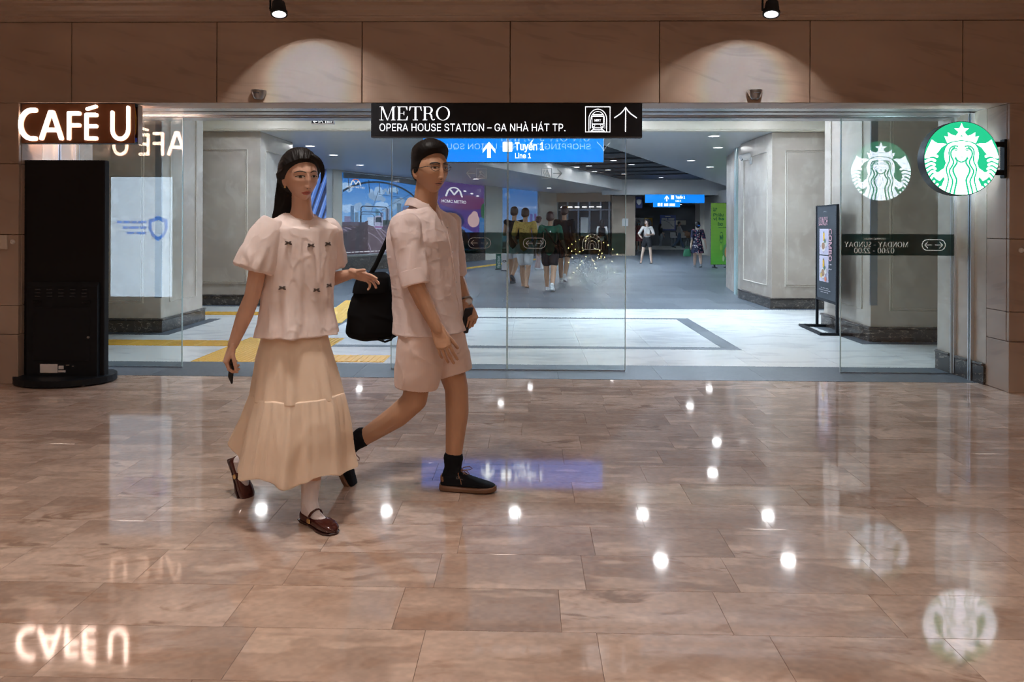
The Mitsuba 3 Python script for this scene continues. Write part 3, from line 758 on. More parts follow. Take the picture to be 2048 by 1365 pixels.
# ---------------------------------------------------------------- blue light box with the line number, in the station
BY = 11.3
bx0, bx1 = at(845, 300, Y=BY)[0], at(1208, 300, Y=BY)[0]
bz0, bz1 = at(1000, 325, Y=BY)[2], 2.79
bs = thing('light_box_sign', 'wide blue light box sign with a white arrow hanging behind the glass', 'sign')
put('case', box(bx0, bx1, BY, BY + .14, bz0, bz1, .006), 'm_slate', bs)
mat('m_blue', (0.0, 0.16, 0.62), 0.4)
BLUE = (0.0, 0.21, 0.86)
put('blue_face', box(bx0 + .008, bx1 - .008, BY - .004, BY + .001, bz0 + .008, bz1 - .008), 'm_blue', bs, emit=BLUE, weight=.15)
put('blue_face', box(bx0 + .008, bx1 - .008, BY + .139, BY + .144, bz0 + .008, bz1 - .008), 'm_blue', bs, emit=BLUE, weight=.15)
upar = unary_union([sbox(.36, 0, .64, .9), Polygon([(.5, 1), (0, .52), (.0, .72 - .42), (.5, .78), (1, .30), (1, .52)])])
def lit(m, px0, px1, py0, py1): return on_sign(m, px0, px1, py0, py1, Y=BY - .004)
put('arrow', lit(ext(upar, .003), 965, 991, 284, 316), 'm_lit_white', bs, emit=(3.2, 3.3, 3.4))
put('line_badge', lit(ext(sbox(.15, .15, .85, .85).buffer(.15), .003), 1005, 1025, 284, 304), 'm_lit_white', bs, emit=(3.2, 3.3, 3.4))
put('lettering', cat(lit(words('Tuyến 1', .1, .003, bold=True), 1030, 1088, 281, 305), lit(words('Line 1', .1, .003, bold=True), 1030, 1062, 306, 317)), 'm_lit_white', bs, emit=(3.2, 3.3, 3.4))
puts('hanger', [box(bx0 + .4, bx0 + .43, BY + .06, BY + .09, bz1, 3.16), box(bx1 - .43, bx1 - .4, BY + .06, BY + .09, bz1, 3.16)], 'm_alu_dark', bs)

# small exit sign box
c = at(645, 242, Y=7.3)
xs = thing('exit_sign', 'small dark exit sign in a white frame above the left doorway', 'exit sign')
w_, h_ = .235, .062
put('case', box(c[0] - w_ / 2, c[0] + w_ / 2, 7.3, 7.34, c[2] - h_ / 2, c[2] + h_ / 2, .003), 'm_white', xs)
put('face', box(c[0] - w_ / 2 + .01, c[0] + w_ / 2 - .012, 7.297, 7.301, c[2] - h_ / 2 + .009, c[2] + h_ / 2 - .005), 'm_black', xs)
man = unary_union([Point(.0, .022).buffer(.006), stroke([(-.004, .012), (-.012, -.002)], .009), stroke([(-.012, -.002), (.002, -.012), (.004, -.024)], .006), stroke([(-.012, -.002), (-.022, -.014), (-.032, -.014)], .006), stroke([(-.002, .012), (.014, .004)], .005), stroke([(-.006, .010), (-.022, .010)], .005)])
arw = unary_union([stroke([(-.09, -.008), (-.055, -.008)], .007), stroke([(-.075, .008), (-.092, -.008), (-.075, -.022)], .007)])
put('symbol', cat(front(ext(unary_union([man, affinity.translate(arw, .0, 0), sbox(.028, -.024, .034, .026), sbox(-.04, -.024, -.035, .026)]), .001), c[0] + .0, 7.297, c[2] + .002), front(fit(words('EXIT', .02, .001, bold=True), w=.055, h=.019), c[0] + .045, 7.297, c[2] - .02)), 'm_lit_white', xs, emit=(1.2, 1.3, 1.3))
puts('hanger', [box(c[0] - .08, c[0] - .07, 7.315, 7.325, c[2] + h_ / 2, 3.15), box(c[0] + .07, c[0] + .08, 7.315, 7.325, c[2] + h_ / 2, 3.15)], 'm_alu_dark', xs)
# ================================================================ THE STATION BEHIND THE GLASS
ZV, ZL = 3.15, 2.878                      # ceilings: just inside the doors, and further in
def slab(poly, z0, z1):
    m = ext(poly, z1 - z0); m.apply_translation([0, 0, z0]); return m
single('ceiling_entry', box(-9, 9, 6.95, 11.75, ZV, ZV + .1), 'm_ceiling', 'smooth pale ceiling just inside the doors', kind='structure')
single('wall_inner', cat(box(-9, XL - .5, 6.9, 6.95, 0, ZV), box(XR + .5, 9, 6.9, 6.95, 0, ZV), box(XL - .5, XR + .5, 6.9, 6.95, 2.45, ZV)), 'm_cream', 'station side of the front wall', kind='structure')
single('trim_3', cat(box(-9, 9, 11.75, 11.9, ZL, ZV + .1), box(-9, 9, 11.735, 11.75, ZL + .02, ZL + .04)), 'm_cream', 'pale cream beam across the station ceiling', kind='structure')

# floors
vf = single('floor_station', box(-9, 9, 6.95, 11.70, -.12, -.005), 'm_pale_joint', 'pale polished marble floor inside the doors', kind='structure')
FR = [(-2.69, 2.31, 7.87, 8.03), (-2.69, 2.31, 10.42, 10.55), (-2.69, -2.50, 8.03, 10.42), (2.12, 2.31, 8.03, 10.42)]
vy = [6.952, 7.87, 8.03, 8.63, 9.23, 9.83, 10.42, 10.55, 11.12, 11.70]
def vxs(i):
    base = [-9, -8.2, -7.4, -6.5, -5.7, -4.9, -4.1, -3.4, -2.69]
    if i in (1, 6): mid = [-1.44, -.19, 1.06]
    else: mid = [-2.5, -1.73, -.96, -.19, .58, 1.35, 2.12]
    return base + mid + [2.31, 3.0, 3.8, 4.6, 5.4, 6.2, 7.0, 9]
tiles(vf, 'tile', vxs, vy, 'm_white_floor', gap=.001,
      every=lambda x0, x1, y0, y1: -6.6 < (x0 + x1) / 2 < 6.3 and not any(a - .01 < (x0 + x1) / 2 < b + .01 and c - .01 < (y0 + y1) / 2 < d + .01 for a, b, c, d in FR))
for i in (1, 6):
    tiles(vf, 'border_strip', lambda k: [-2.69, -1.44, -.19, 1.06, 2.31], vy[i:i + 2], 'm_grey_floor', gap=.001)
tiles(vf, 'border_strip', lambda k: [-2.69, -2.50], [8.03, 9.23, 10.42], 'm_grey_floor', gap=.001)
tiles(vf, 'border_strip', lambda k: [2.12, 2.31], [8.03, 9.23, 10.42], 'm_grey_floor', gap=.001)
# grey strips round the foot of the pillars
put('pillar_border', cat(box(-6.8, -4.36, 8.63, 8.8, -.003, .001), box(-4.5, -4.33, 8.63, 10.15, -.003, .0012), box(3.80, 6.2, 8.33, 8.5, -.003, .001), box(3.80, 3.97, 8.33, 10.05, -.003, .0012)), 'm_grey_floor', vf)

cf = single('floor_corridor', box(-14, 30, 11.70, 42.0, -.12, -.005), 'm_pale_joint', 'grey granite floor of the passage', kind='structure')
cy = [11.70 + .9 * k for k in range(13)]
def cxs(i):
    o = (.45, .0, .75)[i % 3]
    return [-7.1] + [-7.1 + .4 + o + 1.25 * k for k in range(11)] + [8.0]
tiles(cf, 'slab', cxs, cy, 'm_grey_floor', gap=.0015)
put('far_slabs', cat(*[box(-14, 30, y + .002, y + 1.198, -.005, 0) for y in np.arange(cy[-1], 41.5, 1.2)], box(8.002, 30, 11.7, cy[-1], -.005, 0), box(-14, -7.1, 11.7, cy[-1], -.005, 0)), 'm_grey_floor', cf)
single('floor_far', box(-14, 30, 41.8, 60, -.12, 0.001), 'm_white_floor', 'pale floor at the far end of the passage', kind='structure')

# raised yellow guidance tiles
tp = thing('tactile_paving', 'raised yellow guidance tiles laid in paths across the station floor', 'tactile paving')
TS = .375
def tac(cx, cy_, ang=0.0, kind='bar', s=TS):
    M = T().translate([cx, cy_, 0]).rotate([0, 0, 1], ang)
    return put('tile', None, None, tp, ready=TAC[kind], to_world=M)
def tac_mesh(kind):
    s = TS / 2 - .002
    ms_ = [box(-s, s, -s, s, 0.0005, .004, .001)]
    if kind == 'bar':
        for k in range(6):
            y = -s + (k + .5) * 2 * s / 6
            ms_.append(box(-s + .012, s - .012, y - .011, y + .011, .003, .0085, .003))
    else:
        for i in range(8):
            for j in range(8):
                x, y = -s + (i + .5) * 2 * s / 8, -s + (j + .5) * 2 * s / 8
                c = trimesh.creation.cone(.013, .011, sections=6); c.apply_translation([x, y, .003]); ms_.append(c)
    return cat(*ms_)
TAC = {k: mikit.ply(tac_mesh(k), 'm_yellow') for k in ('bar', 'dot')}
y1 = at(480, 687.5, Z=0)[1]; y2 = at(460, 627.5, Z=0)[1]
xb0 = at(380, 724, Z=0)[0]
ybs = [6.96 + TS / 2 + TS * k for k in range(4)]
for j, y in enumerate(ybs):                                        # the block before the left doorway
    for k in range(3):
        x = xb0 + TS * (k + .5)
        tac(x, y, 0, 'dot')
xe = xb0 + TS * 3
for k in range(2): tac(xe + TS * (k + .5) + .0, ybs[0] + .03, 90, 'bar')
for k in range(11): tac(xb0 - TS * (k + .5), y1, 0, 'bar')
for k in range(14): tac(-4.05 - TS * (k + .5) + .9, y2, 0, 'bar')
g0, g1 = at(664, 640, Z=0)[:2], at(709, 604, Z=0)[:2]
ga = math.atan2(g1[1] - g0[1], g1[0] - g0[0]); gu = np.array([math.cos(ga), math.sin(ga)])
for k in range(-1, 7):
    p = g0 + gu * TS * (k + .5); tac(p[0], p[1], math.degrees(ga), 'bar')
h0, h1 = at(905, 541, Z=0)[:2], at(992, 529.5, Z=0)[:2]
ha = math.atan2(h1[1] - h0[1], h1[0] - h0[0]); hu = np.array([math.cos(ha), math.sin(ha)])
for k in range(-8, 22):
    p = h0 + hu * TS * (k + .5); tac(p[0], p[1], math.degrees(ha), 'bar')

# pillars
def moulding(path, r=.014):
    return tube(path, r, 6, closed=True)
def pillar(x0, x1, y0, y1, inner, label, guard=True, top=ZV, side_in=True):
    """inner: +1 when the passage lies on its +X side"""
    k = thing('stone_pillar', label, 'pillar')
    put('shaft', box(x0, x1, y0, y1, 0, top - .002, .006), 'm_beige', k)
    e = .028
    put('base_stone', cat(box(x0 - e, x1 + e, y0 - e, y1 + e, 0.0005, .145, .004), box(x0 - e - .012, x1 + e + .012, y0 - e - .012, y1 + e + .012, .145, .172, .008)), 'm_granite', k)
    xi = x1 if inner > 0 else x0
    m = .22
    zb, zt = .36, top - .30
    a, b = (max(x0 + m, x1 - 1.6), x1 - m) if inner > 0 else (x0 + m, min(x1 - m, x0 + 1.6))
    for q in (0.0, .028):
        put('panel_moulding', moulding([(a + q, y0 - .004, zb + q), (b - q, y0 - .004, zb + q), (b - q, y0 - .004, zt - q), (a + q, y0 - .004, zt - q)], .010 if q == 0 else .006), 'm_white_stone', k)
    xs_ = xi + .004 * inner
    put('panel_moulding', moulding([(xs_, y0 + m, zb), (xs_, y1 - m, zb), (xs_, y1 - m, zt), (xs_, y0 + m, zt)], .010), 'm_white_stone', k)
    if guard:
        xa, xb = (x1 - .075, x1 + .003) if inner > 0 else (x0 - .003, x0 + .075)
        put('corner_guard', cat(box(xa, xb, y0 - .004, y0, .42, top - .01), box(*((x1, x1 + .003) if inner > 0 else (x0 - .003, x0)), y0 - .004, y0 + .02, .42, top - .01)), 'm_guard', k)
    return k
mat('m_white_stone', (0.66, 0.61, 0.53), 0.35)
mat('m_guard', (0.30, 0.31, 0.33), 0.22, metal=0.8)
pillar(-6.9, -4.522, 8.83, 9.97, 1, 'beige stone pillar with a dark base behind the left glass door')
pillar(3.985, 6.3, 8.53, 9.86, -1, 'beige stone pillar with a dark base behind the glass under the round green sign')
pillar(-7.2, -4.44, 11.91, 13.55, 1, 'beige panelled pillar further in between the left doorway and the posters', guard=False, top=ZL)
pillar(3.965, 6.6, 11.91, 13.66, -1, 'beige panelled pillar beyond the right doorway with a camera on its side', guard=False, top=ZL)
single('wall_slab', slab(Polygon([(4.0, 13.69), (4.39, 16.2), (4.75, 16.2), (4.75, 13.69)]), 0, ZL), 'm_beige', 'plain polished stone wall beyond the right pillar', kind='structure')
put('glass_edge', slab(Polygon([(4.065, 14.25), (4.10, 14.48), (4.115, 14.48), (4.08, 14.25)]).buffer(.02), 0.0, ZL), 'm_edge', 'wall_slab')

# ceiling further in, with a dark raised field
N1, N2 = at(1250, 305, Z=ZL)[:2], at(1415, 360, Z=ZL)[:2]
N0, N3 = N1 - (N2 - N1) * .42, N1 + (N2 - N1) * 1.95
M1, M2 = at(955, 329, Z=ZL)[:2], at(1226, 378, Z=ZL)[:2]
M3 = M2 + (M2 - M1) * .18
HY = 31.5
field_ = Polygon([N0, N1, N2, (N2[0] + (HY - N2[1]) * (N2 - N1)[0] / (N2 - N1)[1], HY), (M2[0] + (HY - M2[1]) * (M2 - M1)[0] / (M2 - M1)[1], HY), M2, M1])
hx0_, hx1_ = at(1205, 380, Y=HY)[0], at(1460, 380, Y=HY)[0]
low = unary_union([sbox(-14, 11.9, 30, HY).difference(field_), sbox(-14, HY - .01, hx0_ + .6, 41)])
ZR = 3.36
single('ceiling_passage', slab(low, ZL, ZL + .05), 'm_ceiling', 'smooth pale ceiling of the passage', kind='structure')
put('raised_edge', slab(field_.buffer(.04, join_style='mitre').difference(field_), ZL + .001, ZR), 'm_white', 'ceiling_passage')
single('ceiling_raised', slab(field_.buffer(.1), ZR, ZR + .06), 'm_dark_ceiling', 'dark raised ceiling field of the passage', kind='structure')
bf = [np.array(N0) + (np.array(N2) - N0) * f + np.array([-.0, .35]) * 0 for f in (.2, .5, .8)]
d_ = (M2 - M1) / np.linalg.norm(M2 - M1); n_ = np.array([d_[1], -d_[0]])
for k in range(7):                                            # dark baffles in the raised field
    p0 = M1 + d_ * (1.2 + 1.7 * k) + n_ * .35
    q = LineString([p0, p0 + n_ * 5.5]).intersection(field_.buffer(-.1))
    if q.length > .5:
        put('baffle', slab(q.buffer(.03, cap_style='flat'), ZR - .045, ZR), 'm_dark_ceiling', 'ceiling_raised')
zb_ = at(1330, 390, Y=HY)[2]
single('wall_header', box(hx0_, hx1_ + 3, HY, HY + .3, zb_, ZR + .3), 'm_white', 'pale header across the far end of the passage', kind='structure')
single('ceiling_far', box(hx0_ + .6, 26, HY + .3, 60, zb_, zb_ + .1), 'm_dark_ceiling', 'dark ceiling at the far end', kind='structure')

# far end
EY = 50.0
ex0, ex1 = at(1262, 450, Y=EY)[0], at(1402, 450, Y=EY)[0]
single('wall_end', box(ex0 - 8, ex1 + 8, EY, EY + .2, 0, zb_), 'm_dark_wall', 'dark grey wall at the far end of the passage', kind='structure')
px0, px1 = at(1224, 450, Y=33)[0], at(1270.5, 450, Y=33)[0]
fp = thing('stone_pillar', 'tan stone pillar far back left of the small blue sign', 'pillar')
put('shaft', box(px0, px1, 33, 34.2, 0, zb_), 'm_tan', fp)
nt = at(1254, 440, Y=33)
put('notice', cat(box(nt[0] - .22, nt[0] + .05, 32.985, 33, nt[2] - .28, nt[2] + .06)), 'm_white', fp)
wx0, wx1 = at(1400, 450, Y=34)[0], at(1411, 450, Y=34)[0]
fw = thing('stone_pillar', 'pale pillar far back between the small blue sign and the green banner', 'pillar')
put('shaft', box(wx0, wx1 + 3, 34, 35, 0, zb_), 'm_white_stone', fw)

# small blue signs under the header
b2 = thing('light_box_sign', 'small blue light box sign hanging far back under the pale header', 'sign')
def far_rect(p0, p1, q0, q1, Y):
    a, b = at(p0, q1, Y=Y), at(p1, q0, Y=Y); return a[0], b[0], a[2], b[2]
x0, x1, z0, z1 = far_rect(1290, 1409, 389.5, 406, 31.3)
put('case', box(x0, x1, 31.3, 31.4, z0, z1), 'm_slate', b2)
put('blue_face', box(x0, x1, 31.292, 31.3, z0, z1), 'm_blue', b2, emit=(0.0, .2, .8))
def farlit(m, p0, p1, q0, q1, Y): return on_sign(m, p0, p1, q0, q1, Y=Y)
put('lettering', cat(farlit(ext(upar, .004), 1329, 1338, 391, 403, 31.29), farlit(ext(sbox(0, 0, 1, 1), .004), 1342, 1348, 391, 399, 31.29), farlit(words('Tuyến 1', .1, .004, bold=True), 1351, 1370, 390.5, 399, 31.29), farlit(words('Line 1', .1, .004, bold=True), 1351, 1362, 400, 404, 31.29)), 'm_lit_white', b2, emit=(2, 2, 2.1))
b3 = thing('light_box_sign', 'smallest blue light box sign, hanging under the far blue sign', 'sign')
x0, x1, z0, z1 = far_rect(1306, 1360, 405.5, 414.5, 31.2)
put('case', box(x0, x1, 31.2, 31.28, z0, z1), 'm_slate', b3)
put('blue_face', box(x0, x1, 31.192, 31.2, z0, z1), 'm_blue', b3, emit=(0.0, .2, .8))
put('lettering', cat(farlit(ext(sbox(0, 0, 1, 1).union(sbox(1.3, 0, 2.0, 1)), .004), 1315, 1325, 406.5, 413, 31.19), farlit(line_of_print((3, 4), .004), 1328, 1350, 407, 412.5, 31.19)), 'm_lit_white', b3, emit=(2, 2, 2.1))
b4 = thing('wall_panel_sign', 'narrow dark blue panel with a white shield beside the far blue sign', 'sign')
x0, x1, z0, z1 = far_rect(1271.5, 1284.5, 394, 416.5, 33.2)
put('board', box(x0, x1, 33.2, 33.25, z0, z1), 'm_navy', b4)
mat('m_navy', (0.02, 0.03, 0.13), 0.4)
sh = at(1278, 404, Y=33.19)
put('shield', front(ext(affinity.scale(shield, 1.1, 1.1), .004), sh[0], 33.2, sh[2]), 'm_white', b4)
# framed map on the end wall and small frames
bm_ = thing('notice_board', 'white notice board in a blue frame on the dark end wall', 'notice board')
x0, x1, z0, z1 = far_rect(1320, 1351.5, 430.5, 461, EY - .08)
put('frame', box(x0, x1, EY - .08, EY - .02, z0, z1), 'm_navy_light', bm_)
mat('m_navy_light', (0.05, 0.08, 0.33), 0.4)
put('sheet', cat(box(x0 + .08, x1 - .08, EY - .09, EY - .08, z0 + .08, z1 - .35), box(x0 + .1, (x0 + x1) / 2 - .03, EY - .1, EY - .09, z1 - .33, z1 - .2), box((x0 + x1) / 2 + .03, x1 - .1, EY - .1, EY - .09, z1 - .33, z1 - .2), box(x0 + .35, x1 - .35, EY - .1, EY - .08, z1 - .14, z1 - .06)), 'm_white', bm_)
put('map_line', front(ext(stroke([(.1, .75), (.35, .6), (.6, .5), (.95, .15)], .02), .003), x0, EY - .09, z0 + .05), 'm_black', bm_)
pn = thing('paper_notice', 'pale sheet of paper pinned to the dark end wall', 'notice')
x0, x1, z0, z1 = far_rect(1351.5, 1372, 441, 450, EY - .02)
put('sheet', box(x0, x1, EY - .02, EY, z0, z1), 'm_cream', pn)
pn2 = thing('yellow_panel', 'yellow and white poster panel behind the woman with the white visor', 'panel')
x0, x1, z0, z1 = far_rect(1289, 1305, 436, 452, 44)
put('board', box(x0, x1, 44, 44.05, z0, z1), 'm_yellow', pn2)
x0, x1, z0, z1 = far_rect(1270, 1289, 436, 452, 44)
put('white_half', box(x0, x1, 44, 44.05, z0, z1), 'm_white', pn2)
put('post', box(x1 - .05, x1 + .05, 44.05, 44.1, 0, z1), 'm_black', pn2)
mat('m_bag_tan', (.45, .27, .17), .5)
for px, nm, mt in ((1349, 'white cushion seat far back left of the man in jeans', 'm_white'), (1367, 'white and tan seat far back right of the man in jeans', 'm_white'), (1378.5, 'tan seat at the right end of the far row', 'm_bag_tan')):
    x0, x1, z0, z1 = far_rect(px - 5.5, px + 5.5, 465, 476, 46)
    k = thing('waiting_seat', nm, 'seat', 'row of far seats')
    put('seat', box(x0, x1, 46, 46.5, z0, z0 + .12, .03), mt, k)
    put('backrest', box(x0, x1, 46.45, 46.6, z0 + .1, z1, .03), mt, k)
    puts('leg', [*[box(x - .02, x + .02, y - .02, y + .02, 0, z0) for x in (x0 + .08, x1 - .08) for y in (46.1, 46.5)]], 'm_alu_dark', k)

# green roll-up banner right of the passage
GBY = 23.5
gx0, gx1, gz0, gz1 = far_rect(1421.5, 1462, 406, 541, GBY)
gb = thing('green_banner', 'bright green standing banner with dark green lettering', 'banner')
put('board', box(gx0, gx1, GBY, GBY + .05, .10, gz1, .004), 'm_slate', gb)
gitems = []
for k in range(16):
    f = k / 15
    gitems.append((sbox(0, k / 16, 1, (k + 1) / 16 + .001), ((.12 + .20 * f), (.42 + .12 * f), (.05 + .03 * f))))
dg = (.01, .13, .05)
def gt(s, x, y, h, w=None, bold=True): return (fit(words(s, h, .0004, bold), h=h, w=w, x0=x, y0=y), dg)
gitems += [gt('fuze', .10, .895, .035, .20), gt('tea', .10, .865, .03, .13), gt('Phiêu', .12, .78, .055, .50), gt('vị ha', .12, .71, .06, .52), gt('ho', .35, .63, .06, .24), (fit(line_of_print((3, 4, 3, 4)), h=.008, w=.4, x0=.36, y0=.60), dg)]
gitems += [(Point(.52, .44).buffer(.09).difference(Point(.52, .44).buffer(.08)), dg), (affinity.rotate(affinity.scale(Point(.49, .44).buffer(.04), .6, 1), 30), dg), (affinity.rotate(affinity.scale(Point(.56, .445).buffer(.04), .6, 1), -30), dg)]
gitems += [(affinity.scale(Point(.75, .2).buffer(.16), 1, .85), (.10, .30, .10)), (affinity.scale(Point(.78, .2).buffer(.10), 1, .85), (.62, .30, .12)), (Point(.5, .28).buffer(.05), (.35, .55, .1)), (Point(.62, .10).buffer(.05), (.55, .7, .4))]
gm, gc = paint(gitems, .0004, .0005)
gm.vertices = gm.vertices * [gx1 - gx0, gz1 - .1 - .02, 1]
put('print', front(gm, gx0, GBY, .11), 'm_print_matte', gb, color=gc)
put('foot', cat(box(gx0 + .1, gx0 + .16, GBY - .2, GBY + .25, 0, .03), box(gx1 - .16, gx1 - .1, GBY - .2, GBY + .25, 0, .03), box(gx0 + .11, gx0 + .15, GBY + .01, GBY + .04, .03, .1), box(gx1 - .15, gx1 - .11, GBY + .01, GBY + .04, .03, .1)), 'm_black', gb)

# left wall of the passage with big posters
A1, A2 = at(680, 545, Z=0)[:2], at(976, 520, Z=0)[:2]
wu = (A2 - A1) / np.linalg.norm(A2 - A1); wn = np.array([wu[1], -wu[0]])
def wall_s(px, py):
    d = cw + CR * (px - CX) / F - CU * (py - H0) / F
    t = ((A1 - EYE[:2]) @ wn) / (d[:2] @ wn)
    p = EYE + d * t
    return (p[:2] - A1) @ wu, p[2]
def on_wall(m, s, off, z):
    """a flat mesh standing on the left wall at distance s along it, off in front of it"""
    m = m.copy(); v = m.vertices
    xy = A1 + wu * s
    m.vertices = np.stack([xy[0] + wu[0] * v[:, 0] + wn[0] * (off + v[:, 2]), xy[1] + wu[1] * v[:, 0] + wn[1] * (off + v[:, 2]), z + v[:, 1]], 1)
    return m
s_0, s_1 = wall_s(566, 460)[0], wall_s(1112, 460)[0]
lw = single('wall_passage_left', on_wall(ext(sbox(0, 0, s_1 - s_0, ZL), .3), s_0, -.3, 0), 'm_cream_wall', 'pale passage wall behind the big posters', kind='structure')
mat('m_cream_wall', (0.52, 0.50, 0.45), 0.35)
zg = wall_s(690, 514)[1]
put('base_stone', on_wall(ext(sbox(0, 0.001, s_1 - s_0, zg - .02), .06), s_0, 0, 0), 'm_granite', lw)
for a, b in ((651, 662), (662, 680), (838, 858), (968, 1001), (1075, 1111)):
    sa, sb = wall_s(a, 460)[0], wall_s(b, 460)[0]
    put('pilaster', on_wall(ext(sbox(0.001, .0005, sb - sa, ZL - .002), .075 if a != 651 else .05), sa, 0, 0), 'm_white_stone' if a != 651 else 'm_alu', lw)

def logo_m():
    return [stroke([(0, 0), (.12, .55), (.2, .66), (.28, .6), (.5, .16), (.72, .6), (.80, .66), (.88, .55), (1, 0)], .115), LineString(arc(.5, .42, .36, .46, 135, 45, 16)).buffer(.06)]
def poster(px0, px1, ytop, ybot, items, label, aspect_items=True):
    sa, zt = wall_s(px0, ytop); sb = wall_s(px1, 460)[0]; zb = wall_s(px0, ybot)[1]
    k = thing('wall_poster', label, 'poster')
    w, h = sb - sa, min(zt, ZL - .01) - zb
    put('frame', on_wall(ext(sbox(-.04, -.04, w + .04, h + .03).difference(sbox(0, 0, w, h)), .05), sa, 0.0, zb), 'm_alu', k)
    m, c = paint(items, .0006, .0012)
    m.vertices = m.vertices * [w, h, 1]
    m = m.slice_plane([0.0005, 0, 0], [1, 0, 0], cap=False) if False else m
    put('print', on_wall(m, sa, .012, zb), 'm_poster', k, color=c ** 1.3 * .8, emit='print')
    return k
mat('m_poster', (.03, .03, .035), 0.15, spec=0.5)
U01 = sbox(0, 0, 1, 1)
def clip(items): return [(s if isinstance(s, trimesh.Trimesh) else s.intersection(U01), c) for s, c in items]
def sky_rows(n, c0, c1, y0=0.0, y1=1.0):
    return [(sbox(0, y0 + (y1 - y0) * k / n, 1, y0 + (y1 - y0) * (k + 1) / n + .001), tuple(np.array(c0) * (1 - k / n) + np.array(c1) * (k / n))) for k in range(n)]
pr = random.Random(11)
def clouds(n, x0, x1, y0, y1, col):
    out = []
    for _ in range(n):
        cx, cy, r = pr.uniform(x0, x1), pr.uniform(y0, y1), pr.uniform(.02, .06)
        out.append((unary_union([Point(cx + pr.uniform(-1.5, 1.5) * r, cy + pr.uniform(-.4, .5) * r).buffer(r * pr.uniform(.4, 1), 8) for _ in range(6)]), tuple(np.array(col) * pr.uniform(.75, 1.1))))
    return out
# train on the viaduct
P2 = []
P2 += sky_rows(14, (.30, .52, .80), (.02, .22, .62), .35, 1.0)
P2 += clouds(16, 0, 1, .55, .85, (.40, .58, .82))
blds = [(.10, .40, .14, .60), (.15, .40, .19, .52), (.03, .40, .10, .47), (.40, .40, .44, .57), (.46, .40, .50, .53), (.53, .40, .58, .58), (.60, .40, .63, .55), (.68, .40, .74, .66), (.76, .40, .83, .62), (.86, .40, .92, .68), (.94, .40, 1, .6)]
for i, b in enumerate(blds): P2.append((sbox(*b), (.13 + .05 * (i % 3), .24 + .04 * (i % 2), .40)))
P2.append((Polygon([(0, .40), (1, .40), (1, 0), (0, 0)]), (.12, .10, .15)))
P2.append((sbox(.45, .36, 1, .43), (.06, .09, .09)))
P2.append((Polygon([(.28, .36), (.40, .36), (1.0, .0), (.18, 0)]), (.16, .12, .15)))
for q in ((.29, .22), (.31, .34), (.34, .52), (.37, .66), (.39, .82), (.41, .96)):
    P2.append((LineString(arc(q[0] - .55, .0, .55 + (q[1] - q[0]), .38, 0, 62, 18)).buffer(.006) if q[1] < .6 else LineString([(q[0], .36), (q[0] + (q[1] - q[0]) * .35, .20), (q[1], 0)]).buffer(.006), (.30, .26, .34)))
P2.append((Polygon([(.29, .37), (.29, .46), (.42, .47), (.42, .33)]), (.50, .62, .80)))
P2.append((Polygon([(.38, .33), (.375, .46), (.40, .485), (.46, .485), (.485, .45), (.485, .34), (.46, .31), (.40, .31)]), (.42, .45, .62)))
P2.append((Polygon([(.39, .40), (.395, .465), (.46, .465), (.475, .40)]), (.02, .05, .08)))
P2.append((sbox(.385, .33, .48, .345), (.30, .10, .30)))
for k in range(6):
    x = .0 + .05 * k; P2.append((Polygon([(x, 0), (x, .26 + .028 * k), (x + .045, .28 + .028 * k), (x + .045, 0)]), (.055 + .012 * (k % 3), .04, .05)))
P2.append((sbox(0, .34, .22, .355), (.10, .06, .05)))
for g, (x0, x1, yt, wd) in enumerate(((.21, .54, .60, .012), (.21, .46, .53, .009), (.20, .37, .50, .006))):
    P2.append((stroke([(x0, .36), (x0, yt - .02), (x0 + .02, yt), (x1 - .02, yt), (x1, yt - .02), (x1, .36)], wd), (.03, .05, .08)))
P2.append((LineString(arc(.45, .45, .62, .47, 165, 15, 30)).buffer(.011), (.03, .05, .07)))
for x in (.06, .30, .43, .56, .66): P2.append((stroke([(x, .93), (x + .01, .78)], .008), (.03, .05, .07)))
for a, b in (((.42, .80), (.32, .50)), ((.95, .85), (.40, .52)), ((.66, .72), (1, .73)), ((.42, .76), (.7, .74))): P2.append((stroke([a, b], .005), (.04, .07, .12)))
P2.append((Polygon([(0, 1), (1, 1), (1, .92), (.35, .955), (0, .93)]), (.035, .05, .065)))
P2 += [(affinity.translate(affinity.scale(s, .115, .085, origin=(0, 0)), .085, .855), (.80, .84, .88) if i == 0 else (.8, .25, .1)) for i, s in enumerate(logo_m())]
P2.append((fit(words('HCMC METRO', .03, .0006, bold=True), w=.22, h=.022, x0=.03, y0=.82), (.75, .80, .86)))
P2.append((fit(line_of_print((4, 2, 3, 3, 5, 3, 2, 4, 3, 4, 4, 3, 5, 3, 4, 3), .0006), w=.94, h=.011, x0=.03, y0=.022), (.65, .68, .74)))
poster(681, 835, 345, 510, clip(P2), 'large poster of a metro train on a viaduct under blue sky')
# cable bridge
P1 = sky_rows(10, (.22, .40, .85), (.10, .22, .60))
for k in range(9):
    x = -.9 + .22 * k
    P1.append((stroke([(x, -.05), (x + 1.05, 1.05)], .05 + .03 * (k % 2)), (.025, .035, .13)))
    P1.append((stroke([(x + .09, -.05), (x + 1.14, 1.05)], .012), (.45, .6, .95)))
poster(588, 650, 330, 516, clip(P1), 'blue poster of slanted bridge cables behind the woman in white')
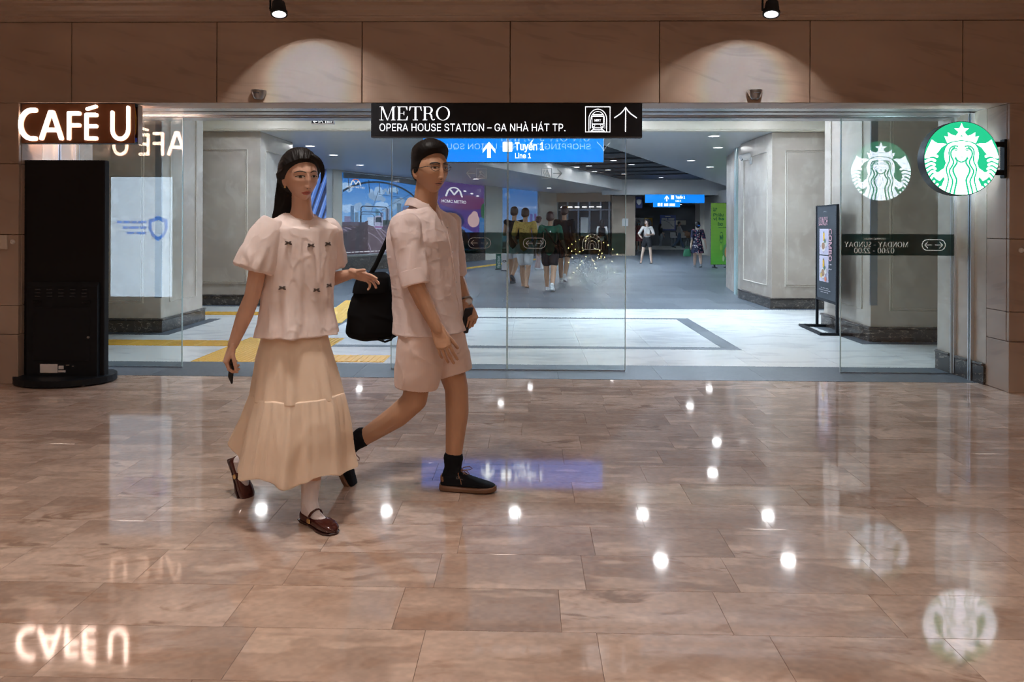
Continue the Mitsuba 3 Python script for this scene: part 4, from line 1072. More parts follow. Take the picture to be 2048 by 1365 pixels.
# purple poster with the train nose and a figure
P3 = sky_rows(14, (.10, .05, .30), (.13, .07, .24))
P3 += [(Polygon([(.0, 0), (1, 0), (1, .18), (.55, .36), (.0, .12)]), (.10, .20, .55)), (affinity.scale(Point(.62, .72).buffer(.5), 1, .22), (.20, .06, .18)), (affinity.scale(Point(.30, .44).buffer(.30), 1, .5), (.035, .03, .16))]
P3 += [(affinity.translate(affinity.scale(s, .30, .145, origin=(0, 0)), .25, .80), (.82, .82, .88)) for s in logo_m()]
P3.append((fit(words('HCMC METRO', .03, .0006, bold=True), w=.46, h=.045, x0=.17, y0=.70), (.82, .82, .88)))
P3 += [(Polygon([(.16, 0), (.16, .18), (.42, .34), (.60, .26), (.62, .0)]), (.45, .58, .78)), (Polygon([(.44, .02), (.42, .25), (.50, .33), (.60, .30), (.68, .18), (.68, .02)]), (.02, .03, .05)), (sbox(.2, .06, .25, .18), (.05, .12, .22)), (sbox(.28, .07, .33, .2), (.05, .12, .22)), (sbox(.36, .08, .4, .22), (.05, .12, .22))]
P3 += [(unary_union([affinity.scale(Point(.78, .45).buffer(.12), 1, .9), affinity.scale(Point(.80, .53).buffer(.07), 1, .9)]), (.62, .44, .46)), (Polygon([(.68, .0), (.70, .26), (.88, .26), (.92, 0)]), (.22, .03, .07)), (sbox(.90, .05, 1, .5), (.06, .20, .42)), (affinity.scale(Point(.98, .6).buffer(.06), .8, 2), (.03, .15, .07))]
for x, y in ((.60, .89), (.74, .86), (.86, .83)): P3.append((affinity.scale(Point(x, y).buffer(.03), 1, .4), (.9, .9, .95)))
poster(862, 966, 361, 504, clip(P3), 'purple poster of a train nose with white metro lettering beside the man')
# city towers
P4 = sky_rows(10, (.30, .40, .58), (.06, .20, .48))
for k in range(16):
    x = pr.uniform(0, .95); h = pr.uniform(.25, .62) if k < 9 else pr.uniform(.15, .3)
    P4.append((sbox(x, 0, x + pr.uniform(.05, .12), h), (pr.uniform(.05, .3), pr.uniform(.10, .22), pr.uniform(.22, .4))))
P4 += [(sbox(0, 0, 1, .10), (.16, .10, .12))] + [(affinity.translate(affinity.scale(s, .14, .09, origin=(0, 0)), .06, .84), (.35, .45, .62)) for s in logo_m()]
poster(1003, 1073, 372, 496, clip(P4), 'hazy blue poster of city towers left of the man in the yellow shirt')

# dark shop front that closes the passage at the back left
q0 = A1 + wu * s_1; q1 = np.array([px0, 33.3])
qd = q1 - q0; ql = np.linalg.norm(qd); qu = qd / ql; qn = np.array([qu[1], -qu[0]])
def on_shop(m, s, off, z):
    m = m.copy(); v = m.vertices
    m.vertices = np.stack([q0[0] + qu[0] * (s + v[:, 0]) + qn[0] * (off + v[:, 2]), q0[1] + qu[1] * (s + v[:, 0]) + qn[1] * (off + v[:, 2]), z + v[:, 1]], 1)
    return m
sw = single('wall_shop', on_shop(ext(sbox(0, 0, ql, ZL), .2), 0, -.2, 0), 'm_dark_wall', 'dark shop front at the back of the passage', kind='structure')
put('fascia', on_shop(ext(sbox(0, ZL - .42, ql, ZL - .01), .12), 0, 0, 0), 'm_tan', sw)
put('shop_frame', on_shop(ext(unary_union([sbox(ql * f - .04, 0, ql * f + .04, ZL - .42) for f in (.03, .22, .42, .62, .82, .97)] + [sbox(0, 2.05, ql, 2.12)]), .06), 0, 0, 0), 'm_alu_dark', sw)
put('display_panel', on_shop(ext(sbox(ql * .46, .85, ql * .60, 1.75), .05), 0, 0.01, 0), 'm_white', sw)
put('light_strip', on_shop(ext(unary_union([sbox(ql * (.10 + .13 * k), 2.20, ql * (.18 + .13 * k), 2.235) for k in range(6)]), .03), 0, .07, 0), 'm_lamp', sw, emit=(5, 5, 5.2))
put('shop_sign', on_shop(ext(sbox(ql * .19, 1.95, ql * .235, 2.25), .06), 0, .1, 0), 'm_yellow', sw)
# right side of the passage beyond the slab
single('wall_passage_right', cat(box(8.2, 8.4, 16.2, 34.0, 0, ZL), box(4.6, 8.4, 16.21, 16.3, 0, ZL)), 'm_cream_wall', 'pale side wall right of the passage', kind='structure')
single('wall_entry_sides', cat(box(-9.1, -9, 6.95, 14, 0, ZV), box(-9, A1[0] + wu[0] * s_0, 13.9, 14, 0, ZL), box(6.9, 7.0, 6.95, 13.7, 0, ZV), box(6.5, 8.4, 13.6, 13.7, 0, ZL)), 'm_cream_wall', 'side walls of the space inside the doors', kind='structure')

# ---------------------------------------------------------------- downlights
LENS = mikit.ply(lathe([(0, -.004), (.085, -.004), (.085, -.001), (0, -.001)], 20), 'm_lamp')
RING = mikit.ply(lathe([(.086, 0), (.105, 0), (.105, -.007), (.086, -.007)], 20), 'm_white')
def downlight(x, y, z, label, group, power=1.0, weight=1.0):
    k = thing('downlight', label, 'ceiling light', group)
    M = T().translate([float(x), float(y), float(z)])
    put('trim_ring', None, None, k, ready=RING, to_world=M)
    put('lens', None, None, k, ready=LENS, to_world=M, emit=tuple(np.array(STATION_LAMP) * power), weight=weight)
for x, y in [(1.79, 9.75), (3.5, 9.8)] + [(x, 11.3) for x in (-4.18, -2.2, -.19, 1.79, 3.72)] + [(-1.6, 8.1), (1.3, 8.1), (-6.2, 10.6)][:0]:
    downlight(x, y, ZV, 'round cool white downlight in the pale ceiling just inside the doors', 'downlights inside the doors', 1.5, 2.5)
for px, py, nm in ((1428, 272, 'downlight in the pale ceiling right of the dark field, nearest the cream beam'), (1436, 295, 'second downlight from the cream beam, right of the dark ceiling field'),
                   (1382, 321, 'downlight beside the right edge of the dark ceiling field'), (1420, 334, 'farthest downlight right of the dark ceiling field, above the green banner'),
                   (620, 292, 'downlight above the blue cable poster, nearest the cream beam on the left'), (667, 310, 'second downlight from the cream beam in the left row'), (720, 330, 'downlight above the train poster'),
                   (830, 345, 'downlight between the train poster and the purple poster'), (952, 358, 'downlight above the right edge of the purple poster'), (1098, 376, 'farthest downlight of the left row, above the group of walkers')):
    p = at(px, py, Z=ZL)
    downlight(p[0], p[1], ZL, nm, 'downlights of the passage', 1.4, 1.2)
ORD = ['leftmost', 'second from the left', 'third from the left', 'fourth from the left', 'fifth from the left', 'sixth from the left', 'third from the right', 'second from the right', 'rightmost']
for (px, py), nm in zip(sorted(((1263, 329), (1227, 321), (1248, 348), (1328, 348), (1322, 355), (1390, 360), (1129, 334), (1178, 332), (1216, 340))), ORD):
    p = at(px, py, Z=ZR)
    downlight(p[0], p[1], ZR, f'round white downlight in the dark raised ceiling, {nm} of its nine', 'downlights of the dark ceiling', 2.2, .6)
for k in range(5):                                                    # unseen row, placed to wash the white edge of the raised field
    p = M1 + d_ * (1.0 + 2.1 * k) + n_ * .22
    downlight(p[0], p[1], ZR, 'unseen wall washer placed to light the white edge of the dark ceiling', 'unseen wall washers', 8.0, .5)
for x, y in ((8.6, 36), (12.0, 41), (9.5, 45.5), (13.5, 46.5), (5.5, 39)):  # unseen lamps, placed to brighten the far walkers
    downlight(x, y, zb_, 'unseen round downlight placed to light the far end of the passage', 'unseen far downlights', 4.0, .3)

# camera on the right pillar
cc = at(1470, 318, Y=13.2)
kx = 3.965
k = thing('security_camera', 'white bullet security camera on the side of the right panelled pillar', 'camera')
put('body', tube([(kx - .19, 12.95, cc[2] - .02), (kx - .05, 12.99, cc[2] + .02)], .042, 14), 'm_white', k, smooth=30)
put('sun_shield', tube([(kx - .21, 12.95, cc[2] + .0), (kx - .04, 12.99, cc[2] + .045)], .046, 14), 'm_white', k, smooth=30)
put('lens', tube([(kx - .20, 12.947, cc[2] - .023), (kx - .188, 12.95, cc[2] - .02)], .03, 14), 'm_black', k)
put('bracket', cat(tube([(kx - .08, 12.99, cc[2] + .0), (kx - .01, 13.0, cc[2] - .05)], .015, 8), box(kx - .014, kx - .001, 12.94, 13.06, cc[2] - .11, cc[2] + .01, .004)), 'm_white', k)

# ---------------------------------------------------------------- lunch menu stand inside the right doorway
lp = [at(1631, 600, Y=8.66)[0], at(1676, 600, Y=7.98)[0]]
ya, yb = at(1634, 654, Z=0)[1], at(1675, 672, Z=0)[1]
pa, pb = at(1634, 654, Z=0)[:2], at(1674, 671, Z=0)[:2]
lu = (pb - pa); lwid = np.linalg.norm(lu); lu /= lwid; ln = np.array([lu[1], -lu[0]])
def on_stand(m, s, off, z):
    m = m.copy(); v = m.vertices
    m.vertices = np.stack([pa[0] + lu[0] * (s + v[:, 0]) + ln[0] * (off + v[:, 2]), pa[1] + lu[1] * (s + v[:, 0]) + ln[1] * (off + v[:, 2]), z + v[:, 1]], 1)
    return m
lz1 = at(1634, 412, Y=pa[1])[2]; lz0 = at(1634, 598, Y=pa[1])[2]
ls = thing('menu_stand', 'narrow black lunch menu stand with two food pictures inside the right doorway', 'menu stand')
W_ = lwid + .03
put('frame', on_stand(ext(sbox(-.015, lz0, W_ - .015, lz1).difference(sbox(.012, lz0 + .03, W_ - .042, lz1 - .012)), .03), 0, -.015, 0), 'm_black', ls)
put('panel', on_stand(ext(sbox(.012, lz0 + .03, W_ - .042, lz1 - .012), .018), 0, -.010, 0), 'm_slate', ls)
put('post', on_stand(ext(sbox(-.015, .02, .015, lz0), .03), 0, -.015, 0), 'm_black', ls)
put('post', on_stand(ext(sbox(W_ - .045, .02, W_ - .015, lz0), .03), 0, -.015, 0), 'm_black', ls)
ft = unary_union([sbox(-.05, -.22, W_ + .02, .22).difference(sbox(-.01, -.18, W_ - .02, .18)), sbox(-.02, -.22, .02, .22)])
fv_ = ext(ft, .03); fv_.vertices = np.stack([fv_.vertices[:, 0], fv_.vertices[:, 2] + 0.0, -fv_.vertices[:, 1]], 1)
put('foot_frame', on_stand(fv_, 0, 0, .002), 'm_black', ls)
pink, pale = (.62, .34, .40), (.60, .56, .68)
hh = lz1 - lz0
li = [(sbox(.14, .625, .62, .805) if False else sbox(.14, .475, .62, .755), pale), (sbox(.14, .185, .62, .465), pale)]
for y in (.475, .185):
    li += [(affinity.rotate(sbox(.34, y + .15, .42, y + .235), 0), (.75, .45, .05)), (sbox(.355, y + .235, .405, y + .25), (.2, .15, .1)),
           (Polygon([(.20, y + .09), (.40, y + .16), (.56, y + .10), (.37, y + .02)]), (.42, .30, .34)), (affinity.scale(Point(.36, y + .09).buffer(.10), 1.2, .55), (.75, .70, .68)), (affinity.scale(Point(.36, y + .095).buffer(.07), 1.2, .55), (.35, .2, .12)),
           (affinity.scale(Point(.52, y + .12).buffer(.05), 1, .6), (.7, .66, .64)), (affinity.scale(Point(.45, y + .15).buffer(.045), 1, .5), (.1, .16, .1))]
li += [(affinity.scale(Point(.50, .215).buffer(.05), 1, .5), (.65, .2, .12)), (affinity.scale(Point(.28, .25).buffer(.05), 1, .5), (.7, .5, .15))]
li += [(fit(words('LUNCH', .1, .0004, bold=True), w=.46, h=.095, x0=.15, y0=.79), pink), (fit(words('CAFÉ U', .03, .0004), w=.18, h=.016, x0=.40, y0=.935), (.35, .36, .38))]
co = fit(words('COMBO', .1, .0004, bold=True), w=.34, h=.17)
v = co.vertices.copy(); co.vertices = np.stack([v[:, 1] + .665, .755 - v[:, 0], v[:, 2]], 1)
li += [(co, pink), (fit(line_of_print((3, 4)), w=.17, h=.012, x0=.66, y0=.375), (.4, .36, .4)), (fit(line_of_print((4, 2)), w=.17, h=.012, x0=.66, y0=.325), (.4, .36, .4))]
for k, (s_, w_) in enumerate((((2, 4, 4), .4), ((5, 3, 2, 5, 4, 5), .6), ((4, 4, 3), .4))):
    li.append((fit(line_of_print(s_), w=w_, h=.009, x0=.48 - w_ / 2, y0=.115 - .022 * k), (.32, .30, .33)))
lm, lc = paint(li, .0004, .0006)
lm.vertices = lm.vertices * [W_ - .054, hh - .042, 1] + [0, 0, 0]
put('print', on_stand(lm, .012, .009, lz0 + .03), 'm_print', ls, color=lc)
# ================================================================ PEOPLE: tools
M_ = mf.Manifold
def vec(*a): return np.array(a, float)
def unit(a): a = np.asarray(a, float); return a / (np.linalg.norm(a) + 1e-12)


def ball(p, r, n=20): return M_.sphere(float(r), n).translate([float(x) for x in p])
def bone(p, q, r0, r1=None, n=20): return M_.batch_hull([ball(p, r0, n), ball(q, r1 if r1 is not None else r0, n)])
def hullballs(*prs, n=16): return M_.batch_hull([ball(p, r, n) for p, r in prs])
def union(parts): return M_.batch_boolean(list(parts), mf.OpType.Add)
def tri(m):
    me = m.to_mesh(); return trimesh.Trimesh(np.array(me.vert_properties[:, :3], float), np.array(me.tri_verts), process=False)
def man(t):
    t = t.copy(); t.merge_vertices()
    return M_(mf.Mesh(np.asarray(t.vertices, np.float32), np.asarray(t.faces, np.uint32)))
def soften(m, length, its=12):
    t = tri(m.refine_to_length(length)); t.merge_vertices()
    trimesh.smoothing.filter_taubin(t, lamb=0.5, nu=0.53, iterations=its)
    return t


def rot(yaw=0, pitch=0, roll=0):
    """local (x right of the figure, y forward, z up) -> world; yaw 0 faces +Y, turned left by yaw degrees; pitch lifts the chin; roll leans to its right"""
    a, b, c = map(math.radians, (yaw, pitch, roll))
    Rz = np.array([[math.cos(a), -math.sin(a), 0], [math.sin(a), math.cos(a), 0], [0, 0, 1]])
    Rx = np.array([[1, 0, 0], [0, math.cos(b), -math.sin(b)], [0, math.sin(b), math.cos(b)]])
    Ry = np.array([[math.cos(c), 0, math.sin(c)], [0, 1, 0], [-math.sin(c), 0, math.cos(c)]])
    return Rz @ Rx @ Ry


def place_(m, R, c):
    m = m.copy(); m.vertices = m.vertices @ R.T + c; return m


def sstep(a, b, x):
    t = np.clip((x - a) / (b - a), 0, 1); return t * t * (3 - 2 * t)


class Head:
    """a head with features, in local axes; hair and drawn features follow its surface"""
    def __init__(s, h=0.228, w=0.150, d=0.192, jaw=0.62, nose=1.0, female=False, sub=6):
        ic = trimesh.creation.icosphere(subdivisions=sub)
        n = ic.vertices
        x, y, z = n[:, 0], n[:, 1], n[:, 2]
        X, Y, Z = x * w / 2, y * d / 2, z * h / 2
        low = sstep(0.05, -0.95, z)
        X = X * (1 - (1 - jaw) * low ** 1.3)
        Y = np.where(Y < 0, Y * (1 - .42 * low), Y * (1 - .10 * low))          # nape draws in, face stays forward
        Y = Y - .008 * sstep(.02, .10, Z) * sstep(0, .05, Y)
        Y = np.where(y > 0, Y * (1 - .06 * np.abs(x)), Y)
        fr = sstep(0.25, 0.75, y)
        def g(cx, cz, sx, sz): return np.exp(-((X - cx) / sx) ** 2 - ((Z - cz) / sz) ** 2) * fr
        k = h / 0.228
        dy = 0
        for q in (-1, 1):
            dy = dy - .0105 * g(q * .032, .002 * k, .019, .0115) + .004 * g(q * .034, .021 * k, .024, .008) * (.4 if female else 1.0)
            dy = dy + .004 * g(q * .048, -.026 * k, .020, .016) + .0065 * nose * g(q * .0125, -.046 * k, .0058, .0065)
            dy = dy - .004 * g(q * .040, -.070 * k, .018, .022)
            dy = dy + .0035 * g(q * .031, .0025 * k, .0125, .0075)              # lids over the eyes
        zz = np.clip((.010 * k - Z) / (.054 * k), 0, 1)
        ridge = np.where((Z < .016 * k) & (Z > -.062 * k), (.004 + .019 * zz ** 1.25) * nose, 0) * sstep(-.060 * k, -.049 * k, Z) * sstep(.022 * k, .004 * k, Z)
        dy = dy + ridge * np.exp(-(X / (.0075 + .0045 * zz)) ** 2) * fr
        dy = dy + .006 * g(0, -.072 * k, .027, .020)
        dy = dy + .0042 * g(0, -.0655 * k, .017, .0042) + .0052 * g(0, -.0775 * k, .015, .0048) - .0038 * g(0, -.0715 * k, .021, .0022)
        dy = dy - .003 * g(0, -.088 * k, .016, .005) + .0085 * g(0, -.102 * k, .020, .012)
        Y = Y + dy
        s.k, s.h, s.w, s.d = k, h, w, d
        s.mesh = trimesh.Trimesh(np.stack([X, Y, Z], 1), ic.faces, process=False)
        s.n = n
        from scipy.interpolate import LinearNDInterpolator
        f = (n[:, 1] > 0.05)
        s.surf = LinearNDInterpolator(np.stack([X[f], Z[f]], 1), Y[f])
        s.female = female

    def with_ears(s, size=1.0):
        parts = [man(s.mesh)]
        for q in (-1, 1):
            e = trimesh.creation.icosphere(subdivisions=3)
            v = e.vertices * [.0065, .0165 * size, .030 * size]
            v[:, 0] += .0045 * (v[:, 1] / .0165) ** 2 * 1.0 - .004 * np.exp(-((v[:, 1] / .008) ** 2 + (v[:, 2] / .014) ** 2))
            a = math.radians(22)
            v = np.stack([q * (v[:, 0] * math.cos(a) - v[:, 1] * math.sin(a)), v[:, 0] * math.sin(a) + v[:, 1] * math.cos(a), v[:, 2]], 1)
            lo = .95 - .02
            v += [q * (s.w / 2 * .955), -.014, -.016 * s.k]
            e = trimesh.Trimesh(v, e.faces if q > 0 else e.faces[:, ::-1], process=False)
            parts.append(man(e))
        return union(parts)

    def decal(s, poly, off=.0006, step=.0016):
        poly = poly.buffer(0)
        out = []
        from scipy.spatial import Delaunay
        for gme in getattr(poly, 'geoms', [poly]):
            b = np.array(shapely.segmentize(gme.exterior, step).coords)[:-1]
            x0, y0, x1, y1 = gme.bounds
            gx, gy = np.meshgrid(np.arange(x0, x1, step), np.arange(y0, y1, step))
            p = np.stack([gx.ravel(), gy.ravel()], 1)
            p = p[shapely.contains_xy(gme.buffer(-step * .4), p[:, 0], p[:, 1])]
            p = np.vstack([b, p])
            d = Delaunay(p); t = d.simplices
            c = p[t].mean(1); t = t[shapely.contains_xy(gme, c[:, 0], c[:, 1])]
            a = p[t]; area = (a[:, 1, 0] - a[:, 0, 0]) * (a[:, 2, 1] - a[:, 0, 1]) - (a[:, 1, 1] - a[:, 0, 1]) * (a[:, 2, 0] - a[:, 0, 0])
            t = np.where((area > 0)[:, None], t[:, ::-1], t)
            y = s.surf(p[:, 0], p[:, 1])
            out.append(trimesh.Trimesh(np.stack([p[:, 0], np.nan_to_num(y) + off, p[:, 1]], 1), t, process=False))
        return trimesh.util.concatenate(out)

    def hair(s, member, thick, seed=1, strands=.0028, freq=85):
        v = s.mesh.vertices
        nn = s.mesh.vertex_normals
        hsh = member(v)
        t = thick(v)
        ang = np.arctan2(v[:, 0], np.abs(v[:, 2] + .02) + .01) + v[:, 2] * 4
        st = meshkit.noise(np.stack([ang * freq / 6, v[:, 1] * 14, v[:, 2] * 6], 1), seed) - .5
        st2 = meshkit.noise(np.stack([ang * freq / 2, v[:, 1] * 20, v[:, 2] * 9], 1), seed + 3) - .5
        off = hsh * (t + strands * 2 * st + strands * st2) - .007 * (1 - hsh)
        return trimesh.Trimesh(v + nn * off[:, None], s.mesh.faces, process=False)


def hand(wrist, along, back, side, curl=(20, 25, 15), spread=3.0, thumb=(.72, .62, -.28), scale=1.0, curls=None, thumb_curl=15):
    """wrist point, direction to the fingers, direction of the back of the hand, side = +1 when the thumb lies along cross(along, back); -> Manifold"""
    y = unit(along); z = unit(np.asarray(back, float) - y * (np.asarray(back, float) @ y)); x = np.cross(y, z) * side
    S = scale
    def W(p): return wrist + (x * p[0] + y * p[1] + z * p[2]) * S
    parts = [hullballs((W((.017, -.005, 0)), .0165 * S), (W((-.017, -.005, 0)), .0165 * S), (W((.027, .052, 0)), .0135 * S), (W((-.027, .046, 0)), .0125 * S)),
             hullballs((W((.027, .05, 0)), .0135 * S), (W((-.027, .046, 0)), .0125 * S), (W((.027, .084, .002)), .0112 * S), (W((.009, .09, .003)), .0112 * S), (W((-.010, .086, .002)), .0108 * S), (W((-.028, .077, 0)), .0100 * S)),
             hullballs((W((.020, .018, -.004)), .014 * S), (W((.030, .040, -.008)), .0135 * S), (W((.018, .05, -.004)), .012 * S))]
    fin = [((.027, .084, .001), (.041, .025, .020), .0086), ((.0085, .09, .002), (.045, .028, .021), .0088), ((-.0105, .086, .001), (.041, .026, .020), .0084), ((-.028, .077, -.001), (.032, .020, .017), .0074)]
    for i, (b, ls, r) in enumerate(fin):
        cu = curls[i] if curls else curl
        th, sp = 0.0, math.radians((1.4 - i) * spread)
        p = np.array(b)
        for j, l in enumerate(ls):
            th += math.radians(cu[j])
            d = np.array([math.sin(sp) * math.cos(th), math.cos(sp) * math.cos(th), -math.sin(th)])
            q = p + d * l
            parts.append(bone(W(p), W(q), (r - .0006 * j) * S, (r - .0006 * (j + 1)) * S, 14))
            p = q
    p = np.array((.024, .030, -.004)); d = unit(thumb)
    for j, (l, r) in enumerate(((.036, .0118), (.030, .0102), (.024, .0092))):
        q = p + d * l
        parts.append(bone(W(p), W(q), r * S, (r - .0012) * S, 14))
        a = math.radians(thumb_curl)
        d = unit(d + np.array([-.6, .55, -.25]) * math.sin(a)); p = q
    return union(parts)


def ring_(c, ax, by, a, b, n=56, e=2.2, mod=None):
    t = np.arange(n) * 2 * PI / n
    cs, sn = np.cos(t), np.sin(t)
    u = np.sign(cs) * np.abs(cs) ** (2 / e) * a; v = np.sign(sn) * np.abs(sn) ** (2 / e) * b
    if mod is not None: u, v = u * mod(t), v * mod(t)
    return np.asarray(c) + u[:, None] * ax + v[:, None] * by


def drape(keys, ax, by, n=72, steps=40, e=2.2, folds=None, curve=3):
    """keys: (t, centre, a, b) along a garment; folds(t, angle) -> factor; a closed skin"""
    from scipy.interpolate import PchipInterpolator
    T_ = [k[0] for k in keys]
    C = PchipInterpolator(T_, np.array([k[1] for k in keys])); A = PchipInterpolator(T_, [k[2] for k in keys]); B = PchipInterpolator(T_, [k[3] for k in keys])
    rings = []
    for t in np.linspace(T_[0], T_[-1], steps):
        rings.append(ring_(C(t), ax, by, float(A(t)), float(B(t)), n, e, (lambda th, t=t: folds(t, th)) if folds else None))
    m = loft(rings)
    if m.volume < 0: m.invert()
    return m


def wrinkle(t, amp, scale, seed=0, aniso=(1, 1, 1), mask=None):
    p = t.vertices * np.array(aniso) * scale
    d = (meshkit.fbm(p, 3, seed) - .5) * 2 * amp
    r = 1 - 2 * np.abs(meshkit.noise(p * .8 + 11.3, seed + 5) - .5)
    d = d + amp * .8 * (sstep(.82, 1.0, r))
    if mask is not None: d = d * mask(t.vertices)
    t = t.copy(); t.vertices = t.vertices + t.vertex_normals * d[:, None]
    return t


mat('m_skin_fair', (0.56, 0.35, 0.26), 0.48, spec=0.4)
mat('m_skin_tan', (0.43, 0.245, 0.155), 0.48, spec=0.4)
mat('m_hair_black', (0.007, 0.006, 0.006), 0.5, spec=0.16)
mat('m_hair_brown', (0.05, 0.025, 0.015), 0.45, spec=0.4)
mat('m_brow', (0.035, 0.024, 0.02), 0.7)
mat('m_lip_red', (0.43, 0.10, 0.075), 0.35)
mat('m_lip_plain', (0.36, 0.165, 0.125), 0.4)
mat('m_eye_white', (0.52, 0.48, 0.46), 0.25)
mat('m_iris', (0.014, 0.009, 0.008), 0.12)


def face(head, R, c, parent, lips, brow_w=.0055, eye_open=.0088, gaze=0.0, mouth_open=0.0, lip=1.0):
    k = head.k
    def eyeshape(q, grow=0.0):
        up = [(q * (.0165 + .031 * 1) - q * .0165 * 2 * f, (.0005 + eye_open * .75 * math.sin(PI * f) ** .8) * 1) for f in np.linspace(0, 1, 13)]
        dn = [(q * (.0165 + .031) - q * .0165 * 2 * f, -.0005 - eye_open * .42 * math.sin(PI * f)) for f in np.linspace(1, 0, 13)]
        return affinity.translate(Polygon(up + dn).buffer(grow), 0, .0 * k)
    white, iris, lash, brow, lids = [], [], [], [], []
    for q in (-1, 1):
        es_ = eyeshape(q)
        white.append(es_)
        ir = Point(q * .0315 + gaze, .0012).buffer(.0058).intersection(es_)
        iris.append(ir)
        up = [(q * .0475 - q * .033 * f, .0012 + eye_open * .78 * math.sin(PI * f) ** .8) for f in np.linspace(-.06, 1.0, 13) if True]
        up = [(x, z if 0 <= f else .001) for (x, z), f in zip(up, np.linspace(-.06, 1.0, 13))]
        up = [(x, (z if not isinstance(z, complex) else .001)) for x, z in up]
        lash.append(LineString(up).buffer(.0011))
        bp = [(q * .0125, .0205), (q * .024, .0250), (q * .036, .0262), (q * .046, .0235), (q * .052, .0195)]
        brow.append(unary_union([LineString(bp[:4]).buffer(brow_w / 2), LineString(bp[2:]).buffer(brow_w / 3.2)]))
    e = put('eyes', place_(head.decal(unary_union(white), .0009), R, c), 'm_eye_white', parent, smooth=True)
    put('iris', place_(head.decal(unary_union(iris), .0016), R, c), 'm_iris', e, smooth=True)
    put('eyelashes', place_(head.decal(unary_union(lash), .0022), R, c), 'm_brow', e, smooth=True)
    put('eyebrows', place_(head.decal(unary_union(brow), .0011), R, c), 'm_brow', parent, smooth=True)
    zm = -.0715 * k
    w = .0245
    upper = Polygon([(-w, zm), (-.012, zm + .0062 * lip), (-.0045, zm + .0088 * lip), (0, zm + .0072 * lip), (.0045, zm + .0088 * lip), (.012, zm + .0062 * lip), (w, zm), (0, zm + .0004 + mouth_open)])
    lower = Polygon([(-w * .96, zm), (-.013, zm - .0078 * lip - mouth_open), (0, zm - .0105 * lip - mouth_open), (.013, zm - .0078 * lip - mouth_open), (w * .96, zm), (0, zm - .0004 - mouth_open)])
    l_ = put('lips', place_(head.decal(unary_union([upper, lower]), .0008), R, c), lips, parent, smooth=True)
    gap = Polygon([(-w * .93, zm), (0, zm + .0009 + mouth_open), (w * .93, zm), (0, zm - .0009 - mouth_open)])
    put('mouth_line', place_(head.decal(gap, .0013), R, c), 'm_brow', l_, smooth=True)
    nz = -.0525 * k
    put('nostrils', place_(head.decal(unary_union([affinity.scale(Point(q * .0068, nz).buffer(.0028), 1.25, .7) for q in (-1, 1)]), .0006, .001), R, c), 'm_brow', parent, smooth=True)
# ================================================================ THE COUPLE IN FRONT
def J(px, py, Y): return at(px, py, Y=Y)
def aim(px, py, Y, toward, l): return J(px, py, Y)


def project_marks(mesh, pix, depth=.004):
    """where sight lines through the given pixels meet a garment -> points and normals"""
    o = np.tile(EYE, (len(pix), 1)); d = np.array([at(x, y, Y=3.0) - EYE for x, y in pix])
    loc, ri, ti = mesh.ray.intersects_location(o, d, multiple_hits=False)
    out = {}
    for p, r, t in zip(loc, ri, ti): out[r] = (p, mesh.face_normals[t])
    return [out[i] for i in range(len(pix)) if i in out]


# ---------------------------------------------------------------- woman
wm = thing('person', 'woman with long black hair walking in a white puff-sleeved blouse and cream skirt', 'person', 'couple walking past')
wf_ = unit((.65, -.76, 0)); wr_ = np.array([-.76, -.65, 0.])      # her front, her right
wup = UZ
W = dict(head=J(602, 354, 3.31), neck=J(604, 425, 3.32), chest=J(598, 500, 3.32), waist=J(592, 620, 3.32), hip=J(588, 680, 3.32),
         rs=J(531, 462, 3.20), re=J(505, 592, 3.17), rw=J(466, 690, 3.17), ls=J(661, 464, 3.43), le=J(638, 566, 3.52), lwr=J(706, 547, 3.41),
         rh=J(578, 700, 3.29), lh=J(602, 700, 3.38))
front_foot, rear_foot = at(636, 1058, Z=0), at(489, 990, Z=0)
yf = math.atan2(-.62, .78)
fo_ = at(607, 1042, Z=0)
fank = fo_ + np.array([math.cos(yf) * .045, math.sin(yf) * .045, .098])
fa = fank; fk = J(632, 850, 3.27)
ra_ = J(497, 905, 3.60); rk = J(560, 850, 3.46)
pt = []
pt += [bone(W['neck'] + [0, 0, -.03], W['head'] + [-.006, .022, -.035], .047, .041), bone(W['neck'] + [0, 0, -.03], W['chest'] + [0, 0, .04], .047, .088), bone(W['neck'] + [-.004, 0.005, -.035], W['neck'] + [-.004, .005, .02], .060, .040)]
for s in ('rs', 'ls'): pt.append(bone(W['chest'] + [0, 0, .05], W[s] + [0, 0, -.01], .080, .045))
pt += [bone(W['chest'], W['waist'], .098, .100), bone(W['waist'], W['hip'], .095, .095), bone(W['rh'], W['lh'], .085)]
pt += [bone(W['rs'], W['re'], .043, .034), bone(W['re'], W['re'] * .62 + W['rw'] * .38, .034, .035), bone(W['re'] * .62 + W['rw'] * .38, W['rw'], .035, .0225)]
pt += [bone(W['ls'], W['le'], .043, .034), bone(W['le'], W['le'] * .62 + W['lwr'] * .38, .034, .035), bone(W['le'] * .62 + W['lwr'] * .38, W['lwr'], .035, .0225)]
pt += [bone(W['rh'], fk, .080, .052), bone(fk, fk * .65 + fa * .35, .050, .050), bone(fk * .65 + fa * .35, fa, .052, .034)]
pt += [bone(W['lh'], rk, .085, .055), bone(rk, rk * .65 + ra_ * .35, .052, .052), bone(rk * .65 + ra_ * .35, ra_, .052, .034)]
body = soften(union(pt), .014, 10)
hl = hand(W['lwr'], J(748, 559, 3.37) - W['lwr'], (.1, .55, .55), 1, scale=.90, spread=5.0, curls=[(6, 8, 6), (8, 14, 8), (14, 18, 12), (24, 40, 24)], thumb=(.62, .76, -.08), thumb_curl=6)
